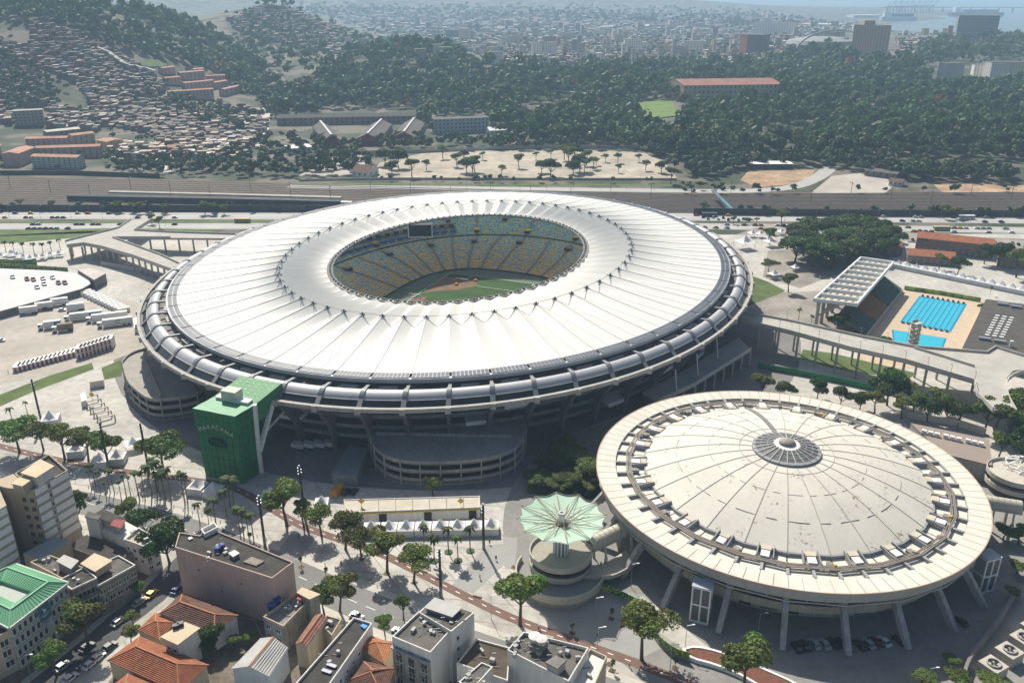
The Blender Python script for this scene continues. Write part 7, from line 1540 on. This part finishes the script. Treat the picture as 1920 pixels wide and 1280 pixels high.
# the far city: the nearest 290 houses one by one, the rest as one mass
CW=[M('city_white',(.56,.54,.50),.9,obj_var=.3),M('city_cream',(.42,.37,.29),.9,obj_var=.3),M('city_grey',(.25,.25,.24),.9,obj_var=.3),M('city_tile',(.32,.16,.11),.9,obj_var=.3),M('city_roof',(.19,.18,.165),.9,obj_var=.4),M('city_pale_roof',(.66,.65,.62),.8),dark]
CP=[[(430,40),(500,24),(600,28),(680,55),(760,75),(860,90),(940,120),(1010,134),(1280,128),(1420,124),(1500,104),(1560,86),(1592,60),(1680,60),(1690,105),(1740,118),(1840,75),(1960,90),(1960,74),(1700,66),(1640,52),(1530,40),(1400,24),(1200,18),(900,14),(500,12)],[(620,190),(520,150),(470,90),(520,110),(620,140)]]
cc=[]; cv=random.Random(77); y=1500.0
while y<5600:
    st=17 if y<2600 else 26 if y<3600 else 42; x=-y*.62
    while x<y*.68:
        X=x+cv.uniform(-.4,.4)*st; Y=y+cv.uniform(-.4,.4)*st; Z=TH(X,Y); q=PX(X,Y,Z)
        if inpoly(*q,CP[0]) and cv.random()<(.6 if Y<3000 else .42): cc.append((X,Y,Z,q,st))
        x+=st
    y+=st
cc.sort(key=lambda c:c[1]); print('CITY',len(cc))
chp=[]
def chouse(m,x,y,z,w,d,h,rz,wi,ri,fine=True):
    ca,sa=math.cos(rz),math.sin(rz); L=lambda u,v:(x+u*ca-v*sa,y+u*sa+v*ca); P=[L(-w/2,-d/2),L(w/2,-d/2),L(w/2,d/2),L(-w/2,d/2)]
    m.mi=wi; m.prism(P,z-3,z+h,bottom=False,top=False); m.mi=ri; m.q(*[(*p,z+h) for p in P])
    m.mi=6
    for s in range(int(h/3.2)): 
        a,b=L(-w/2+.8,-d/2-.05),L(w/2-.8,-d/2-.05); m.q((*a,z+1+3.2*s),(*b,z+1+3.2*s),(*b,z+2.2+3.2*s),(*a,z+2.2+3.2*s))
for k in range(10):
    m=MB(); w,d,h=cv.uniform(8,14),cv.uniform(8,14),cv.choice((4,6.5,7,9,10)); chouse(m,0,0,0,w,d,h,0,(0,0,1,1,2,0,1,3,0,2)[k],(4,5,3,4,4,3,5,4,4,5)[k]); o=m.build('city_house',CW); tag(o,'x','house'); chp.append((Proto(o),('white','white','cream','cream','grey','white','cream','red','white','grey')[k]))
rest=MB()
for i,(X,Y,Z,q,st) in enumerate(cc):
    big=cv.random()
    if i<290: p,kd=chp[cv.randrange(10)]; s=cv.uniform(.8,1.3); p.put((X,Y,Z),cv.uniform(-.4,.4),'%s house in the dense city beyond the park %s'%(kd,'behind the far left hill' if q[0]<640 else 'left of the twin white towers' if q[0]<1150 else 'around the twin white towers' if q[0]<1300 else 'below the red brick tower' if q[0]<1450 else 'near the brown slab tower'),'houses in the city beyond the park',(s,s,cv.uniform(.8,1.3)))
    else:
        w=st*cv.uniform(.4,.85); d=st*cv.uniform(.35,.8); h=cv.choice((4,6,6,8,10,12)) if big<.93 else cv.uniform(18,38) if big<.985 else 7
        if Z>25: h=min(h,10)
        if big>=.985: w*=2.6; d*=1.6
        if h>16: w=min(w,16)
        chouse(rest,X,Y,Z,w,d,h,cv.uniform(-.5,.5),cv.choice((0,0,1,1,2,3)),cv.choice((4,4,4,3,5)) if big<.985 else 5)
stuff(rest.build('far_city',CW))
for P,n,s0,s1,nq in ((CP[0],1500,.8,1.7,34),([(430,14),(900,12),(1400,22),(1560,50),(1500,60),(1000,40),(600,34)],500,1.6,3.2,30),([(420,30),(640,40),(760,80),(640,120),(500,140),(440,90)],260,.8,1.4,40),([(1700,100),(1960,80),(1960,120),(1740,128)],90,.9,1.4,50)): sprinkle(P,n,s0,s1,nq)
stuff(quadmesh('city_trees',np.concatenate(acc),leaf_f))
# bridge, cranes and ship on the bay
t=thing('long_bridge','long low bridge on piers crossing the bay in the haze','bridge',(3400,6300,0)); m=MB(); L=[(2550,6350),(3000,6350),(3600,6330),(4400,6300),(5200,6270)]
for a,b in zip(L,L[1:]): m.bar((*a,34),(*b,34),14,5)
m.build('deck',concrete,t)
for k in range(27): m=MB(); x=2600+k*95; m.box((x,6345-(x-2550)*.03,0),(9,10,33)); m.build('pier',concrete,t)
cm=M('crane_steel',(.16,.22,.27),.7)
for k,px in enumerate((1665,1677,1688,1699,1711,1722,1733,1745)):
    X,Y,_=RT(px,26-k*.2); t=thing('harbour_crane',ORD[k]+' from the left of the blue grey harbour cranes at the terminal','crane',(X,Y,0),0,'cranes at the harbour terminal'); m=MB()
    for sx in (-12,12):
        for sy in (-8,8): m.bar((X+sx,Y+sy,0),(X+sx*.8,Y+sy*.8,48),3)
    m.build('leg',cm,t); m=MB(); m.bar((X-20,Y,46),(X+20,Y,46),5,5); m.build('girder',cm,t); m=MB(); m.bar((X+12,Y,48),(X+44,Y-6,92),3.5); m.bar((X,Y,46),(X,Y,72),3); m.bar((X,Y,72),(X+30,Y-4,74),1.5); m.build('boom',cm,t)
X,Y,_=G(1692,37)+(0,); 
def ship(label,px,L,h,col,ang):
    X,Y=G(*px); t=thing('cargo_ship',label,'ship',(X,Y,1),ang,'ships on the bay',local=True); m=MB(); w=L*.07; m.prism([(-L/2,-w),(L*.42,-w),(L/2,0),(L*.42,w),(-L/2,w)],0,h); m.build('hull',col,t); m=MB(); m.box((-L*.38,0,h),(L*.10,w*1.6,h*1.3)); m.build('bridge_house',white,t); m=MB(); m.box((L*.05,0,h),(L*.62,w*1.5,h*.7)); m.build('cargo',M('ship_cargo',(.15,.18,.20),.8),t)
ship('long dark barge ship lying on the bay below the bridge',(1831,31),330,22,M('hull_dark',(.08,.10,.12),.7),0.0); ship('white ship moored at the harbour terminal',(1685,39),210,20,white,.15)
block('flat pale warehouse on the harbour terminal',[(1600,34),(1655,34)],14,120,wt,M('pale_roof',(.6,.6,.58),.8),1,None,1,4); block('long pale warehouse roofs near the bay',[(1500,50),(1570,52)],12,120,wt,M('pale_roof',(.6,.6,.58),.8),1,None,1,4)
# viaduct climbing the green hill, paths, lawns
m=MB(); L=smooth_line([(185,97),(205,105),(225,120),(245,130),(270,133),(293,140)]); Q=[]
for q in L: X,Y,Z=RT(q[0],q[1]+6); Q.append((X,Y,Z+9))
t=thing('hill_viaduct','pale concrete viaduct curving down the green hillside','viaduct',Q[0])
for a,b in zip(Q,Q[1:]): m.bar(a,b,6,1.6)
m.build('deck',concrete_l,t)
for a in Q[::4]: m=MB(); m.box((a[0],a[1],a[2]-14),(1.6,1.6,13.5)); m.build('pier',concrete,t)
def tline(name,px,w,mat,zz=.5):
    P=subdiv([RT(*q)[:2] for q in px],14); a,b=offs(P,w/2),offs(P,-w/2); m=MB()
    for i in range(len(P)-1): m.q(*[(*p,TH(*p)+zz) for p in (b[i],b[i+1],a[i+1],a[i])])
    structure(m.build(name,mat))
tline('hill_road',[(500,195),(497,225),(494,255),(488,275)],12,concrete_l); tline('hill_road',[(308,290),(312,308),(314,325)],7,concrete_l); tline('park_path',[(1695,189),(1800,190),(1990,190)],7,sand,7)
m=MB()
for k in range(26):
    a=2*PI*k/26; m.v.append(RT(290+26*math.cos(a),122+7*math.sin(a))[:2]); 
lawnp=m.v; sheet('hill_lawn',[p for p in lawnp],0,grass); o=bpy.data.objects['hill_lawn']
for v in o.data.vertices: v.co.z=TH(v.co.x,v.co.y)+1.5

t=thing('footbridge','teal steel footbridge stair beside the railway right of the stadium roof','footbridge',(*G(1362,385),0)); m=MB(); a=G(1352,372,7);b=G(1372,392,3); m.bar((*a,7),(*b,3),3.0,.6); m.build('stair',M('teal_steel',(.07,.24,.30),.6),t)
for q,z in (((1352,378),7),((1371,398),3)): c=G(*q); m=MB(); m.box((*c,0),(.6,.6,z)); m.build('post',darksteel,t)
m=MB(); c=G(1352,372,7); m.box((c[0],c[1]+14,6.6),(3.2,30,.6)); m.build('span',darksteel,t)
